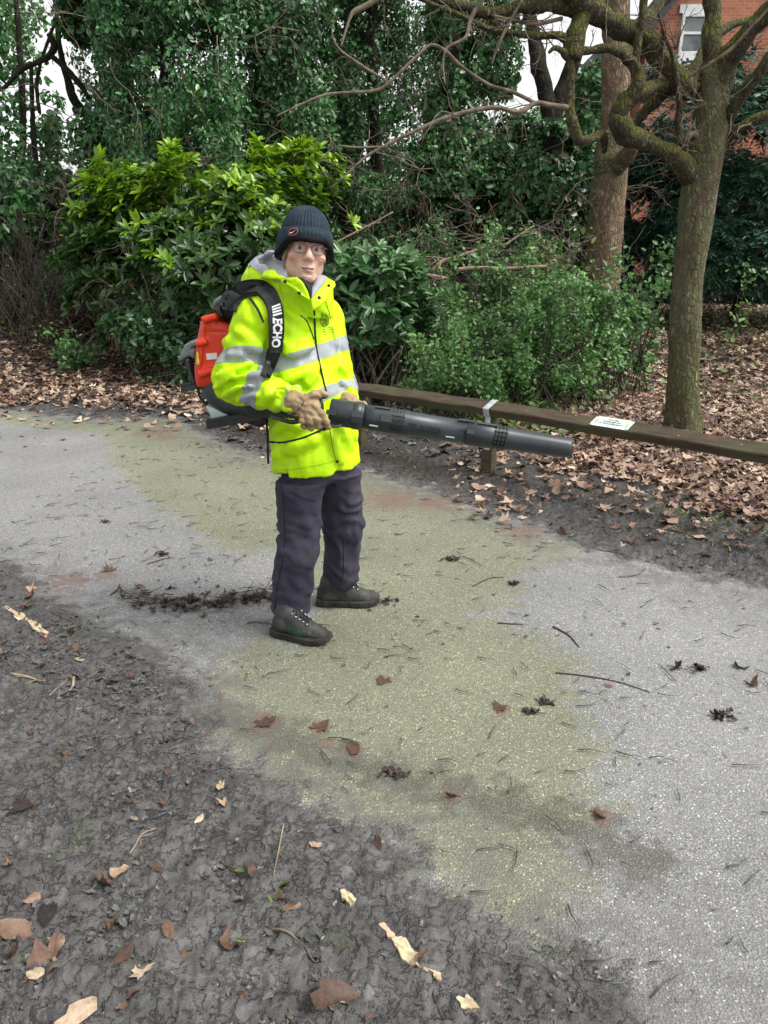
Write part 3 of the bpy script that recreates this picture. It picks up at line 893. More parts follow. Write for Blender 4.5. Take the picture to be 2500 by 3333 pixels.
# ---- ivy and holly clad trees
def clad_tree(name, label, cat, group, px, Y, trunk_rows, crowns, m, size, seed, gap, w=.3, bark=None, twigs=10):
    rng = np.random.default_rng(seed)
    b = ground_pt(px, Y)
    t = thing(name, label, cat, b, group)
    for i, rows in enumerate(trunk_rows):
        limb('trunk' if i == 0 else 'limb', rows, bark or M_BARK_DARK, t, 14, .12, seed + i)
    mb = MB()
    for (c, r, n, a0) in crowns:
        column_crown(mb, rng, c, r, n, size, w, gap, 1.35, seed, a0)
    mb.build('crown', m, t)
    tw = MB()
    for _ in range(int(twigs * 3.2)):
        (c, r, n, a0) = crowns[rng.integers(len(crowns))]
        p = np.asarray(c) + rng.uniform(-.8, .8, 3) * r
        p[1] = c[1] - r[1] * rng.uniform(.5, 1.05)
        twiggy(tw, rng, p, rng.standard_normal(3) * [1, .3, 1] + [0, 0, -.2], rng.uniform(.5, 1.4), .009, 2, -.2, 4, 3, .5)
    tw.build('bare_stems', M_TWIG, t)['kind'] = 'stuff'
    return t

def cr(x0, x1, y0, y1, Y, dy):
    """column spanning measured edges, as centre and half sizes"""
    a, b = W(x0, (y0 + y1) / 2, Y), W(x1, (y0 + y1) / 2, Y)
    zt, zb = W((x0 + x1) / 2, y0, Y)[2], W((x0 + x1) / 2, y1, Y)[2]
    return np.array([(a[0] + b[0]) / 2, Y, (zt + zb) / 2]), np.array([(b[0] - a[0]) / 2, dy, (zt - zb) / 2])

GRP = 'ivy and holly clad trees behind the bushes'
def row(px0, px1, py0, py1, Y, r0, r1):
    return [(px0, py1, Y, r0), (px0 * .7 + px1 * .3 + 8, py1 * .7 + py0 * .3, Y, r0 * .9), (px0 * .35 + px1 * .65 - 6, py1 * .35 + py0 * .65, Y, (r0 + r1) / 2), (px1, py0, Y, r1)]

clad_tree('holly_tree', 'dense dark holly tree left of centre rising above the bright rhododendron', 'tree', GRP, 520, 13.0,
          [row(520, 545, -100, 1080, 13, 16, 10), row(690, 720, -100, 900, 13.4, 13, 9)],
          [cr(300, 860, -260, 640, 13, 1.3) + (40000, .52), cr(330, 640, 480, 900, 12.4, .9) + (8500, .48)], M_HOLLY, .064, 31, -.08, .24, None, 16)
clad_tree('ivy_tree', 'tall ivy covered trunk above the head of the man', 'tree', GRP, 930, 13.6,
          [row(930, 915, -100, 1050, 13.6, 26, 20), row(1010, 1000, -100, 900, 13.8, 17, 14)],
          [cr(800, 1110, -260, 780, 13.6, 1.0) + (24000, .48)], M_IVY, .064, 33, -.02, .30, None, 12)
clad_tree('ivy_tree', 'slim ivy covered trunk right of the dark woolly hat', 'tree', GRP, 1230, 14.4,
          [row(1225, 1215, -100, 1000, 14.4, 22, 16)],
          [cr(1070, 1330, -260, 800, 14.4, .9) + (15500, .50), cr(1130, 1300, 560, 900, 13.2, .8) + (4800, .50)], M_IVY, .064, 35, .0, .30, None, 10)
clad_tree('ivy_tree', 'thick ivy covered trunk behind the fallen branches', 'tree', GRP, 1480, 13.2,
          [row(1480, 1470, -100, 1000, 13.2, 34, 24)],
          [cr(1380, 1585, -260, 800, 13.2, .8) + (14500, .42), cr(1300, 1680, 430, 820, 13.0, 1.0) + (14000, .55)], M_IVY, .066, 37, -.06, .32, None, 10)
clad_tree('ivy_tree', 'leaning ivy clad trunk left of the pale trunk', 'tree', GRP, 1835, 12.2,
          [[(1838, 1000, 12.2, 36), (1832, 800, 12.2, 36), (1820, 600, 12.2, 34), (1800, 430, 12.2, 32), (1772, 290, 12.2, 28), (1748, 190, 12.2, 25), (1725, 60, 12.3, 20), (1700, -120, 12.4, 14)], [(1800, 420, 12.2, 20), (1830, 300, 12.2, 24), (1880, 150, 12.2, 22), (1900, -60, 12.3, 18)]],
          [cr(1690, 1890, 380, 860, 12.1, .7) + (16500, .40), cr(1850, 1975, 190, 760, 12.6, .5) + (4200, .45), cr(1600, 1760, 320, 800, 12.8, .7) + (3600, .40), cr(1560, 1700, -60, 330, 13.0, .6) + (2300, .42)], M_IVY, .068, 39, -.12, .34, None, 8)
clad_tree('laurel_tree', 'loose evergreen tree by the bright gap at the left edge', 'tree', GRP, 60, 14.5,
          [[(40, 1000, 14.5, 12), (62, 700, 14.5, 12), (75, 400, 14.5, 11), (60, 100, 14.5, 9), (40, -150, 14.5, 7)], [(118, 820, 14, 10), (120, 600, 14, 9), (108, 420, 14, 8), (100, 200, 14, 6)],
           [(10, 290, 13.5, 7), (75, 225, 13.5, 8), (150, 188, 13.5, 9), (176, 150, 13.5, 11), (160, 110, 13.5, 9)], [(165, 180, 13.5, 9), (205, 215, 13.5, 9), (250, 262, 13.5, 10), (290, 320, 13.5, 7)], [(130, 370, 14, 6), (120, 280, 14, 6), (140, 180, 14, 5), (200, 20, 14, 4)]],
          [cr(-200, 190, 230, 620, 14.6, 1.2) + (4200, .62), cr(-260, 240, 520, 800, 13.4, 1.2) + (6500, .42), cr(-160, 130, -200, 260, 15, 1.2) + (2600, .62)], M_HOLLY, .10, 41, -.04, .26, None, 14)
clad_tree('holly_tree', 'thin dark tree standing in front of the bright sky gap', 'tree', GRP, 300, 14.0,
          [[(305, 900, 14, 15), (305, 600, 14, 14), (310, 480, 14, 13), (300, 400, 14, 12), (245, 330, 13.8, 16), (222, 262, 13.8, 12), (190, 130, 13.8, 8), (180, -60, 13.8, 6)], [(252, 340, 13.8, 10), (215, 240, 14, 5), (190, 200, 14, 3)]],
          [cr(240, 420, 330, 820, 13.8, .8) + (3000, .40), cr(190, 470, -250, 160, 13.6, 1.0) + (5200, .42), cr(130, 300, 560, 800, 13.6, .8) + (2000, .45)], M_HOLLY, .10, 43, -.05, .26, None, 12)

clad_tree('evergreen_tree', 'far evergreen filling the gap behind the holly at upper left centre', 'tree', GRP, 480, 18.5, [row(480, 490, -150, 1000, 18.5, 12, 8)],
          [cr(250, 720, -320, 760, 18.5, 1.2) + (19000, .42)], M_HOLLY, .090, 45, .05, .28, None, 6)
clad_tree('evergreen_tree', 'far evergreen filling the gap above the woolly hat', 'tree', GRP, 1020, 19.0, [row(1020, 1015, -150, 1000, 19, 12, 8)],
          [cr(700, 1260, -320, 760, 19, 1.2) + (18000, .44)], M_IVY, .090, 46, .10, .28, None, 6)
clad_tree('evergreen_tree', 'far evergreen between the ivy clad trunks right of centre', 'tree', GRP, 1420, 18.8, [row(1420, 1425, 200, 1000, 18.8, 11, 7)],
          [cr(1200, 1660, -40, 780, 18.8, 1.1) + (12500, .46), cr(1560, 1980, 330, 820, 18.4, 1.0) + (7000, .42)], M_IVY, .09, 47, .10, .28, None, 6)

# ---- rhododendrons
def rhododendron(label, c, r, n, m, size, seed, a_lo, a_hi, front=.75, stems=26, lower=.35):
    rng = np.random.default_rng(seed)
    c, r = np.asarray(c, float), np.asarray(r, float)
    z0 = gz(c[0], c[1])
    t = thing('rhododendron', label, 'shrub', (c[0], c[1], z0))
    u = rand_dir(rng, n * 4)
    u[:, 2] = np.where(u[:, 2] < -.45, -u[:, 2], u[:, 2])
    rad = 1 - .42 * rng.uniform(0, 1, len(u)) ** 1.6
    P = c + u * r * (rad * (1 + .34 * fbm(u * 2.6, seed, 3)))[:, None]
    f = fbm(P * 1.7, seed + 2, 3)
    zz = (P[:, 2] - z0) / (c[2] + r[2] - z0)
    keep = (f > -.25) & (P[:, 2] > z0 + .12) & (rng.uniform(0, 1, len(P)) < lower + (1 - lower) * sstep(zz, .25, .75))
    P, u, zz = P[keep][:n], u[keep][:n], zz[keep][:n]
    A = a_lo + (a_hi - a_lo) * sstep(zz + .12 * rng.standard_normal(len(P)), .52, .95) + .06 * rng.standard_normal(len(P))  # upper leaves yellower as young growth, also lightened to paint in sky light
    mb = MB()
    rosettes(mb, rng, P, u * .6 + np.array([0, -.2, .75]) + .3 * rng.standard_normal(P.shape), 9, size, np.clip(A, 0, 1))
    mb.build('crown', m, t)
    st = MB()
    for i in range(stems):
        k = rng.integers(len(P)); e = P[k]
        a = np.array([c[0] + rng.normal(0, r[0] * .4), c[1] + rng.normal(0, r[1] * .3), z0 - .05])
        mid = (a + e) / 2 + rng.normal(0, .15, 3) + [0, 0, .1]
        q = spline(np.array([a, mid, e]), 10)
        st.tube(q, np.linspace(.018, .005, 10), 6)
    for i in range(int(stems * 1.8)):
        p = c + rand_dir(rng, 1)[0] * r * .8; p[2] = z0 + rng.uniform(.1, 1.2)
        twiggy(st, rng, p, rng.standard_normal(3) * [1, .5, .5], rng.uniform(.3, .8), .006, 2, .0, 4, 3, .6, rng.uniform(0, 1))
    st.build('stems', M_TWIG, t)['kind'] = 'stuff'
    return t

def ctr(px, py, Y):
    return W(px, py, Y)
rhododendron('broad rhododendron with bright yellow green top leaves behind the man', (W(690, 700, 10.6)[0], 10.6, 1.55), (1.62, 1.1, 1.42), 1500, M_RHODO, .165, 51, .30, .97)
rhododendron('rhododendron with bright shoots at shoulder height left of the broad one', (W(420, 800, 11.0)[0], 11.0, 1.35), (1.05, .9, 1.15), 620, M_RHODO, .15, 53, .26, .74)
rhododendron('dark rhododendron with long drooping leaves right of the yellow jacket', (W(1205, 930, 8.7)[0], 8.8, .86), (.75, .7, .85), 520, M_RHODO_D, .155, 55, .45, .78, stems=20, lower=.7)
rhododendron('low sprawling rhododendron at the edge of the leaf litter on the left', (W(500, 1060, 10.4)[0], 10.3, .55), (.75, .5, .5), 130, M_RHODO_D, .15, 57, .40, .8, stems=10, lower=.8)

# ---- dull dense growth that closes the view low down
def understory(name, label, cat, c, r, n, m, size, seed, a0, gap=-.3, kind=None, w=.28):
    rng = np.random.default_rng(seed)
    mb = MB(); column_crown(mb, rng, c, r, n, size, w, gap, 1.6, seed, a0, .4)
    V = np.concatenate(mb.V)
    o = mb.build(name, m)
    return tag(o, label, cat, None, kind)
def grounded(x0, x1, py_top, Y, dy):
    zt = W((x0 + x1) / 2, py_top, Y)[2]; z0 = gz(W((x0 + x1) / 2, 900, Y)[0], Y)
    return np.array([(W(x0, 900, Y)[0] + W(x1, 900, Y)[0]) / 2, Y, (z0 + zt) / 2]), np.array([(W(x1, 900, Y)[0] - W(x0, 900, Y)[0]) / 2, dy, (zt - z0) / 2])
c_, r_ = grounded(-500, 900, 700, 16.5, 1.0)
understory('hedge', 'dark overgrown hedge closing the view behind the left bushes', 'hedge', c_, r_, 9000, M_IVY, .14, 61, .22)
c_, r_ = grounded(800, 2000, 660, 17.0, 1.0)
understory('hedge', 'dark overgrown hedge closing the view behind the ivy clad trunks', 'hedge', c_, r_, 9500, M_IVY, .14, 63, .30)

def shrub(label, c, r, n, m, size, seed, a0, stems=24, gap=.02, name='shrub', w=.26, cat='shrub'):
    rng = np.random.default_rng(seed)
    c, r = np.asarray(c, float), np.asarray(r, float)
    z0 = gz(c[0], c[1])
    t = thing(name, label, cat, (c[0], c[1], z0))
    mb = MB(); st = MB()
    tips = []
    for i in range(stems):
        a = np.array([c[0] + rng.normal(0, r[0] * .35), c[1] + rng.normal(0, r[1] * .35), z0 - .03])
        e = c + rand_dir(rng, 1)[0] * r * np.clip(rng.normal(.85, .28), .4, 1.5); e[2] = max(e[2], z0 + .15)
        q = spline(np.array([a, (a * .45 + e * .55) + rng.normal(0, .08, 3) + [0, 0, .12], e]), 12)
        st.tube(q, np.linspace(.009, .003, 12), 4)
        tips.append(q)
        for j in range(4):
            p = q[rng.integers(4, 12)]
            d = rng.standard_normal(3) * [1, 1, .5]
            L = rng.uniform(.15, .4) * r.mean() * 1.4
            qq = spline(np.array([p, p + nrm(d) * L * .5 + [0, 0, .03], p + nrm(d) * L]), 6)
            st.tube(qq, np.linspace(.004, .0018, 6), 4); tips.append(np.repeat(qq, 2, 0))
    T = np.concatenate(tips)
    T = T[fbm(T * 3.0, seed, 2) > gap]
    k = rng.integers(0, len(T), n)
    P = T[k] + rng.normal(0, size * .9, (n, 3)); P[:, 2] = np.maximum(P[:, 2], z0 + .03)
    N = nrm(np.array([0, -.3, .8]) + .7 * rng.standard_normal((n, 3)))
    D = nrm(np.cross(N, rand_dir(rng, n)))
    A = np.clip(a0 + .2 * rng.standard_normal(n) + .25 * fbm(P * 2, seed + 1, 2), 0, 1)
    place(mb, leaf_tpl(w, .05, .05), P, D, N, size * rng.uniform(.6, 1.3, n), A)
    mb.build('crown', m, t); st.build('stems', M_TWIG_DARK, t)['kind'] = 'stuff'
    return t
def sh(label, px, py0, py1, hw, Y, n, m, size, seed, a0, stems=26, dy=.5, **kw):
    x = W(px, (py0 + py1) / 2, Y)[0]; zt, zb = W(px, py0, Y)[2], max(W(px, py1, Y)[2], gz(x, Y))
    return shrub(label, (x, Y, (zt + zb) / 2), (hw, dy, (zt - zb) / 2), n, m, size, seed, a0, stems, **kw)
sh('small leaved light green shrub directly behind the rail left of its post', 1480, 1010, 1290, .62, 7.3, 4300, M_PRIVET, .05, 71, .52, 34)
sh('small leaved green shrub above the rail post', 1660, 930, 1270, .62, 7.9, 4600, M_PRIVET, .052, 73, .48, 36)
sh('tall loose light green shrub right of centre behind the rail', 1600, 770, 1230, .80, 8.5, 5600, M_PRIVET, .058, 72, .62, 44)
sh('airy light green shrub between the rail post and the gnarled trunk', 1800, 860, 1200, .75, 8.2, 4200, M_PRIVET, .055, 74, .60, 36)
sh('tall loose shrub in front of the pale trunk', 1890, 850, 1130, .75, 8.8, 4000, M_PRIVET, .06, 75, .58, 30)
sh('thin leafy shrub left of the gnarled trunk', 2050, 760, 1090, .60, 9.2, 2000, M_PRIVET, .075, 77, .50, 22)
sh('dark mixed shrub between the ivy clad trunks and the fallen branches', 1480, 660, 980, 1.45, 10.8, 11000, M_PRIVET, .062, 79, .34, 60, .8)
sh('grey green bush with yellowing leaves at the foot of the pale trunk', 1830, 760, 990, .75, 10.2, 1900, M_GRASS, .09, 81, .55, 26)
sh('pale leaved sapling among the dead leaves on the left', 235, 1050, 1260, .42, 10.2, 420, M_PRIVET, .075, 83, .55, 10, .3)
sh('brown leaved low bush at the left edge of the wood', 300, 960, 1200, 1.1, 11.6, 1500, M_BROWNLEAF, .07, 85, .65, 50, .6)
sh('thin twiggy bush under the dark hedge at far left', 120, 830, 1030, 1.3, 12.8, 1300, M_IVY, .08, 87, .55, 50, .6)
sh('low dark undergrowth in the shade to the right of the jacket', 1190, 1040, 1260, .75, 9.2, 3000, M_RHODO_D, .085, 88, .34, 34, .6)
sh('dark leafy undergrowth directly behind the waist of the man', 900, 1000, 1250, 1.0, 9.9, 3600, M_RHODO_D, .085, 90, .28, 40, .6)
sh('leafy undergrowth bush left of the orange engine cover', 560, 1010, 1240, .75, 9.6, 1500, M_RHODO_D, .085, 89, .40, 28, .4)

# ---- blue green conifer beyond the tree
def conifer(label, c, r, n, seed, bx):
    rng = np.random.default_rng(seed); c, r = np.asarray(c, float), np.asarray(r, float)
    z0 = gz(c[0], c[1])
    t = thing('yew_tree', label, 'tree', (c[0], c[1], z0))
    mb = MB(); tpl = leaf_tpl(.10, .01, .05)
    u = rand_dir(rng, n); u[:, 1] = -np.abs(u[:, 1]) * .9 + .2
    rad = 1 - .5 * rng.uniform(0, 1, n) ** 1.5
    P = c + u * r * (rad * (1 + .25 * fbm(u * 2.6, seed, 3)))[:, None]
    P = P[(fbm(P * [1.1, 1.1, 2.0], seed + 4, 3) > -.12) & (P[:, 2] > z0 + .75)]
    n = len(P)
    ax = nrm((P - c) * [1, 1, .1] + rng.normal(0, .5, (n, 3)) + [0, -.5, -.45])
    A0 = np.clip(.5 + .25 * rng.standard_normal(n) + .3 * fbm(P * 1.2, seed + 8, 2), 0, 1)
    side = nrm(np.cross(ax, [0, 0, 1.0]))
    for j in range(9):
        tt = j / 9.0
        for s in (-1, 1):
            B = P + ax * (tt * .42) + np.array([0, 0, -.10]) * tt * tt
            D = nrm(ax * .75 + s * side * .8 + rng.normal(0, .18, (n, 3)) + [0, 0, -.25])
            N = nrm(np.array([0, -.2, 1.0]) + .35 * rng.standard_normal((n, 3)))
            place(mb, tpl, B, D, N, (.19 - .10 * tt) * rng.uniform(.7, 1.2, n), np.clip(A0 + .1 * rng.standard_normal(n), 0, 1))
    mb.build('crown', M_YEW, t)
    for i, (x, zt) in enumerate(bx):
        q = spline(np.array([[x, c[1] - .3, z0 - .05], [x + .1, c[1] - .2, zt * .5], [x - .05, c[1], zt]]), 14)
        V, F = tube(q, np.linspace(.07, .04, 14), 8, True, .1, i)
        obj('trunk' if i == 0 else 'limb', V, F, M_BARK_DARK, t)
    tw = MB()
    for i in range(60):
        p = c + rng.uniform(-1, 1, 3) * r * .9; p[2] = rng.uniform(z0 + .1, z0 + 2.0); p[1] = c[1] - rng.uniform(0, .9)
        twiggy(tw, rng, p, rng.standard_normal(3) * [.6, .3, 1], rng.uniform(.5, 1.2), .011, 2, .2, 4, 3, .5)
    tw.build('dead_stems', M_TWIG_DARK, t)['kind'] = 'stuff'
conifer('dark blue green conifer filling the right edge behind the gnarled tree', (W(2450, 700, 14.2)[0], 14.4, 2.6), (2.4, 1.7, 2.7), 7500, 91, [(6.4, 3.4), (5.6, 3.0), (7.4, 3.2)])
conifer('dark conifer seen between the pale trunk and the gnarled tree', (W(2140, 760, 14.8)[0], 15.2, 2.1), (1.35, 1.2, 1.75), 3200, 93, [(4.6, 3.0), (5.2, 2.6)])
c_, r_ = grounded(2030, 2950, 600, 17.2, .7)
understory('hedge', 'dark leaved hedge standing for the shadow under the conifer at the right edge', 'hedge', c_, r_, 11000, M_IVY, .13, 95, .12)  # leaf tone set close to black, painting in the shade below the conifer
sh('thin twig with pale leaves in the shade at the right edge', 2440, 850, 930, .55, 12.4, 90, M_PRIVET, .10, 97, .75, 4, .2)

# ---- red brick house
def brick(k):
    pos = k.objpos()
    sx = k.node('ShaderNodeSeparateXYZ'); k.link(pos, sx.inputs[0])
    cb = k.node('ShaderNodeCombineXYZ'); k.link(k.m('ADD', sx.outputs[0], sx.outputs[1]), cb.inputs[0]); k.link(sx.outputs[2], cb.inputs[1])
    b = k.node('ShaderNodeTexBrick')
    b.inputs['Scale'].default_value = 1.0
    b.inputs['Brick Width'].default_value = .225; b.inputs['Row Height'].default_value = .075; b.inputs['Mortar Size'].default_value = .006
    b.inputs['Color1'].default_value = (.44, .165, .10, 1); b.inputs['Color2'].default_value = (.34, .115, .07, 1); b.inputs['Mortar'].default_value = (.40, .27, .20, 1)
    k.link(cb.outputs[0], b.inputs['Vector'])
    col = k.mix(1.0, b.outputs['Color'], k.ramp(k.noise(.8, 4, .6, pos), [(.3, .75), (.7, 1.2)]), 'MULTIPLY')
    k.bsdf(col, .85, k.bump(b.outputs['Fac'], -.4, .006), 0, .2)
M_BRICK = mat('red_brick', brick)
M_WHITE = M_plain('white_paint', (.72, .74, .74), .45, nscale=5, namp=.08, bump=.05)
M_SLATE = M_plain('roof_slate', (.06, .06, .07), .6, nscale=4, namp=.3)
M_BLACKP = M_plain('black_gutter_paint', (.025, .024, .026), .4, nscale=8, namp=.2)
M_STONE = M_plain('buff_stone', (.42, .33, .24), .8, nscale=3, namp=.2)
def _glass(k):
    k.bsdf(k.mix(k.smooth(k.noise(2.0, 2), .4, .6), (.05, .06, .065), (.16, .18, .19)), .08, None, 0, .6)
M_GLASS = mat('window_glass', _glass)

def house():
    Y = 22.0
    xl = XZ(2066, 4, Y)[0]; z0 = gz(xl + 3, Y) - .1
    t = thing('house', 'red brick house with a steep gable and white windows beyond the trees on the right', 'house', (xl, Y, z0))
    ze = W(2080, 96, Y)[2]; wd = 7.0
    ap = ze + (wd / 2) * 1.15
    # gable wall as one outline with thickness
    out = np.array([[xl, z0], [xl + wd, z0], [xl + wd, ze], [xl + wd / 2, ap], [xl, ze]])
    n = len(out)
    V = np.concatenate([np.c_[out[:, 0], np.full(n, Y), out[:, 1]], np.c_[out[:, 0], np.full(n, Y + 7), out[:, 1]]])
    mb = MB(); mb.add(V[[0, 1, 2, 4, 5, 6, 7, 9]], [[0, 1, 2, 3], [5, 4, 7, 6], [4, 0, 3, 7], [1, 5, 6, 2]])
    mb.add(V[[2, 3, 4, 7, 8, 9]], [[0, 1, 2], [5, 4, 3]])
    mb.build('wall', M_BRICK, t, False)
    rf = MB()
    for s in (-1, 1):
        e = np.array([xl + (wd + .5 if s > 0 else -.35), 0, ze - .38]); a = np.array([xl + wd / 2, 0, ap + .12])
        for q0, q1 in ((Y - .35, Y + 7.3),):
            v = np.array([[e[0], q0, e[2]], [a[0], q0, a[2]], [a[0], q1, a[2]], [e[0], q1, e[2]]])
            v2 = v - [0, 0, .14]
            rf.add(np.concatenate([v, v2]), [[0, 1, 2, 3], [7, 6, 5, 4], [0, 4, 5, 1], [2, 6, 7, 3], [3, 7, 4, 0], [1, 5, 6, 2]])
    rf.build('roof', M_SLATE, t, False)
    bb = MB()
    for s in (-1, 1):
        e = np.array([xl + (wd + .5 if s > 0 else -.35), Y - .40, ze - .52]); a = np.array([xl + wd / 2, Y - .40, ap - .03])
        v = np.array([e, a, a + [0, 0, .34], e + [0, 0, .34]])
        bb.add(np.concatenate([v, v + [0, .045, 0]]), [[0, 1, 2, 3], [7, 6, 5, 4], [0, 4, 5, 1], [2, 6, 7, 3], [3, 7, 4, 0], [1, 5, 6, 2]])
    bb.build('barge_board', M_BLACKP, t, False)
    xw = xl - XZ(1936, 4, Y + .8)[0]
    zw = W(1950, 215, Y + .8)[2]
    mb = MB(); mb.box((xl - xw / 2 - .01, Y + 3.8, (z0 + zw) / 2), (xw / 2, 3.0, (zw - z0) / 2)); mb.build('wing_wall', M_BRICK, t, False)
    mb = MB(); mb.box((xl - xw / 2 - .1, Y + 3.7, zw + .12), (xw / 2 + .25, 3.3, .12)); mb.build('wing_roof', M_SLATE, t, False)
    mb = MB(); mb.tube([[xl - xw - .3, Y + .33, zw - .02], [xl - .08, Y + .33, zw - .02]], .07, 8); mb.build('gutter', M_BLACKP, t)
    mb = MB(); xd = XZ(1953, 5, Y + .7)[0]
    mb.tube([[xd, Y + .5, zw - .05], [xd, Y + .72, zw - .35], [xd, Y + .72, z0]], .055, 8); mb.build('downpipe', M_BLACKP, t)
    mb = MB(); mb.box((xl + wd / 2, Y - .02, W(2430, 285, Y)[2]), (wd / 2 + .02, .04, .14)); mb.build('stone_band', M_STONE, t, False)
    def window(px, py, w, h, yy, wing=False):
        c = W(px, py, yy)
        f = MB(); th = .075
        for dx, dz, hx, hz in ((-w/2 + th/2, 0, th/2, h/2), (w/2 - th/2, 0, th/2, h/2), (0, h/2 - th/2, w/2 - th, th/2), (0, -h/2 + th/2, w/2 - th, th/2), (0, h * .12, w/2 - th, .03)):
            f.box((c[0] + dx, yy - .03, c[2] + dz), (hx, .05, hz))
        fr = f.build('window', M_WHITE, t, False)
        g = MB(); g.box((c[0], yy - .012, c[2]), (w/2 - th, .006, h/2 - th)); g.build('pane', M_GLASS, fr, False)
        s = MB(); s.box((c[0], yy - .09, c[2] - h/2 - .05), (w/2 + .1, .09, .045)); s.build('sill', M_STONE, fr, False)
        s = MB(); s.box((c[0], yy - .03, c[2] + h/2 + .1), (w/2 + .08, .035, .095)); s.build('lintel', M_WHITE, fr, False)
    window(2262, 130, .82, 1.15, Y)
    window(2262, 250, .82, .75, Y)
    window(2086, 512, .52, .62, Y)
house()

# ---- broken branches lying among the shrubs
def fallen_branch(label, rows, m, seed, twn=5, gid='dead branches lying among the shrubs'):
    rng = np.random.default_rng(seed)
    p, r = limb_pts(rows, 16); r = r * .72
    mb = MB(); mb.tube(p, r, 8, 0, True, .12, seed)
    for _ in range(twn):
        i = rng.integers(3, 15)
        twiggy(mb, rng, p[i], rng.standard_normal(3) + [0, 0, .2], rng.uniform(.15, .45), r[i] * .35, 1, 0, 4, 2, .5)
    return tag(mb.build('fallen_branch', m), label, 'branch', gid)
fallen_branch('thick pale dead branch lying level across the shrubs', [(1480, 878, 9.6, 9), (1560, 872, 9.6, 9), (1650, 874, 9.6, 8), (1780, 866, 9.6, 6)], M_TWIG_PALE, 1)
fallen_branch('reddish broken branch sloping down beside the dark rhododendron', [(1310, 876, 8.9, 5), (1360, 888, 8.9, 6), (1410, 898, 8.9, 7), (1460, 906, 8.9, 5)], M_TWIG_PALE, 2)
fallen_branch('forked dead branch propped above the level one', [(1400, 890, 9.7, 8), (1440, 850, 9.7, 8), (1490, 835, 9.8, 7), (1590, 800, 9.9, 5)], M_TWIG_PALE, 3)
fallen_branch('long thin stick rising to the right behind the shrubs', [(1640, 800, 10.3, 5), (1700, 760, 10.3, 5), (1740, 735, 10.3, 4)], M_TWIG_PALE, 4)
fallen_branch('grey branch stub leaning by the pale trunk', [(1830, 850, 9.9, 8), (1860, 830, 9.9, 9), (1885, 810, 9.9, 7)], M_TWIG_PALE, 5)
fallen_branch('straight pale twig poking out beside the hat', [(1085, 795, 9.0, 3), (1140, 765, 9.0, 4), (1180, 745, 9.0, 4), (1280, 690, 9.0, 3)], M_TWIG_PALE, 6)
fallen_branch('level bare twig right of the glasses', [(1090, 830, 9.0, 4), (1150, 826, 9.0, 4), (1220, 822, 9.0, 3)], M_TWIG_PALE, 7)
fallen_branch('mossy log end showing above the leaf litter', [(1925, 1060, 9.6, 20), (1960, 1066, 9.4, 20), (1985, 1072, 9.2, 19)], M_BARK_PALE, 8, 0)
rng_b = np.random.default_rng(77)
br = MB()
for i in range(45):
    p = W(rng_b.uniform(1280, 1960), rng_b.uniform(720, 960), rng_b.uniform(9.3, 10.6)); p[2] = max(p[2], gz(p[0], p[1]) + .05)
    twiggy(br, rng_b, p, rng_b.standard_normal(3) * [1, .5, .5], rng_b.uniform(.3, 1.0), .007, 2, -.1, 4, 3, .4)
tag(br.build('brushwood', M_TWIG), 'tangle of dead brown twigs among the shrubs behind the rail', 'brushwood', None, 'stuff')
br = MB()
for i in range(170):
    x = W(rng_b.uniform(-80, 640), 1000, 12.3)[0]; yy = rng_b.uniform(11.2, 13.2)
    p = np.array([x, yy, gz(x, yy)])
    twiggy(br, rng_b, p, np.array([rng_b.normal(0, .35), rng_b.normal(0, .3), 1.0]), rng_b.uniform(.7, 1.9), .010, 2, .2, 4, 2, .35)
tag(br.build('thicket', M_TWIG_DARK), 'thicket of thin bare upright stems in the shade on the left', 'thicket', None, 'stuff')
t_ = thing('tree', 'small dark forked trunk leaning in the shade at the far left', 'tree', ground_pt(50, 12.0))
limb('trunk', [(46, 1130, 12, 16), (44, 1080, 12, 14), (36, 1022, 12, 13), (56, 975, 12, 13), (90, 905, 12, 13), (93, 830, 12, 12), (72, 765, 12, 10), (60, 680, 12, 8)], M_BARK_DARK, t_, 12, .12, 2)
limb('limb', [(36, 1025, 12, 11), (12, 985, 12, 9), (-30, 920, 12, 8)], M_BARK_DARK, t_, 10, .12, 3)
limb('limb', [(93, 840, 12, 7), (125, 800, 12, 5), (150, 720, 12, 4)], M_BARK_DARK, t_, 10, .1, 4)

# ---- leaf litter, scraps, ground cover
def scatter(n, x0, x1, y0, y1, fn, rng):
    P = np.stack([rng.uniform(x0, x1, n), y0 + (y1 - y0) * rng.uniform(0, 1, n)], 1)
    keep = rng.uniform(0, 1, n) < fn(P)
    P = P[keep]
    return np.c_[P, bank(P[:, 0], P[:, 1])]

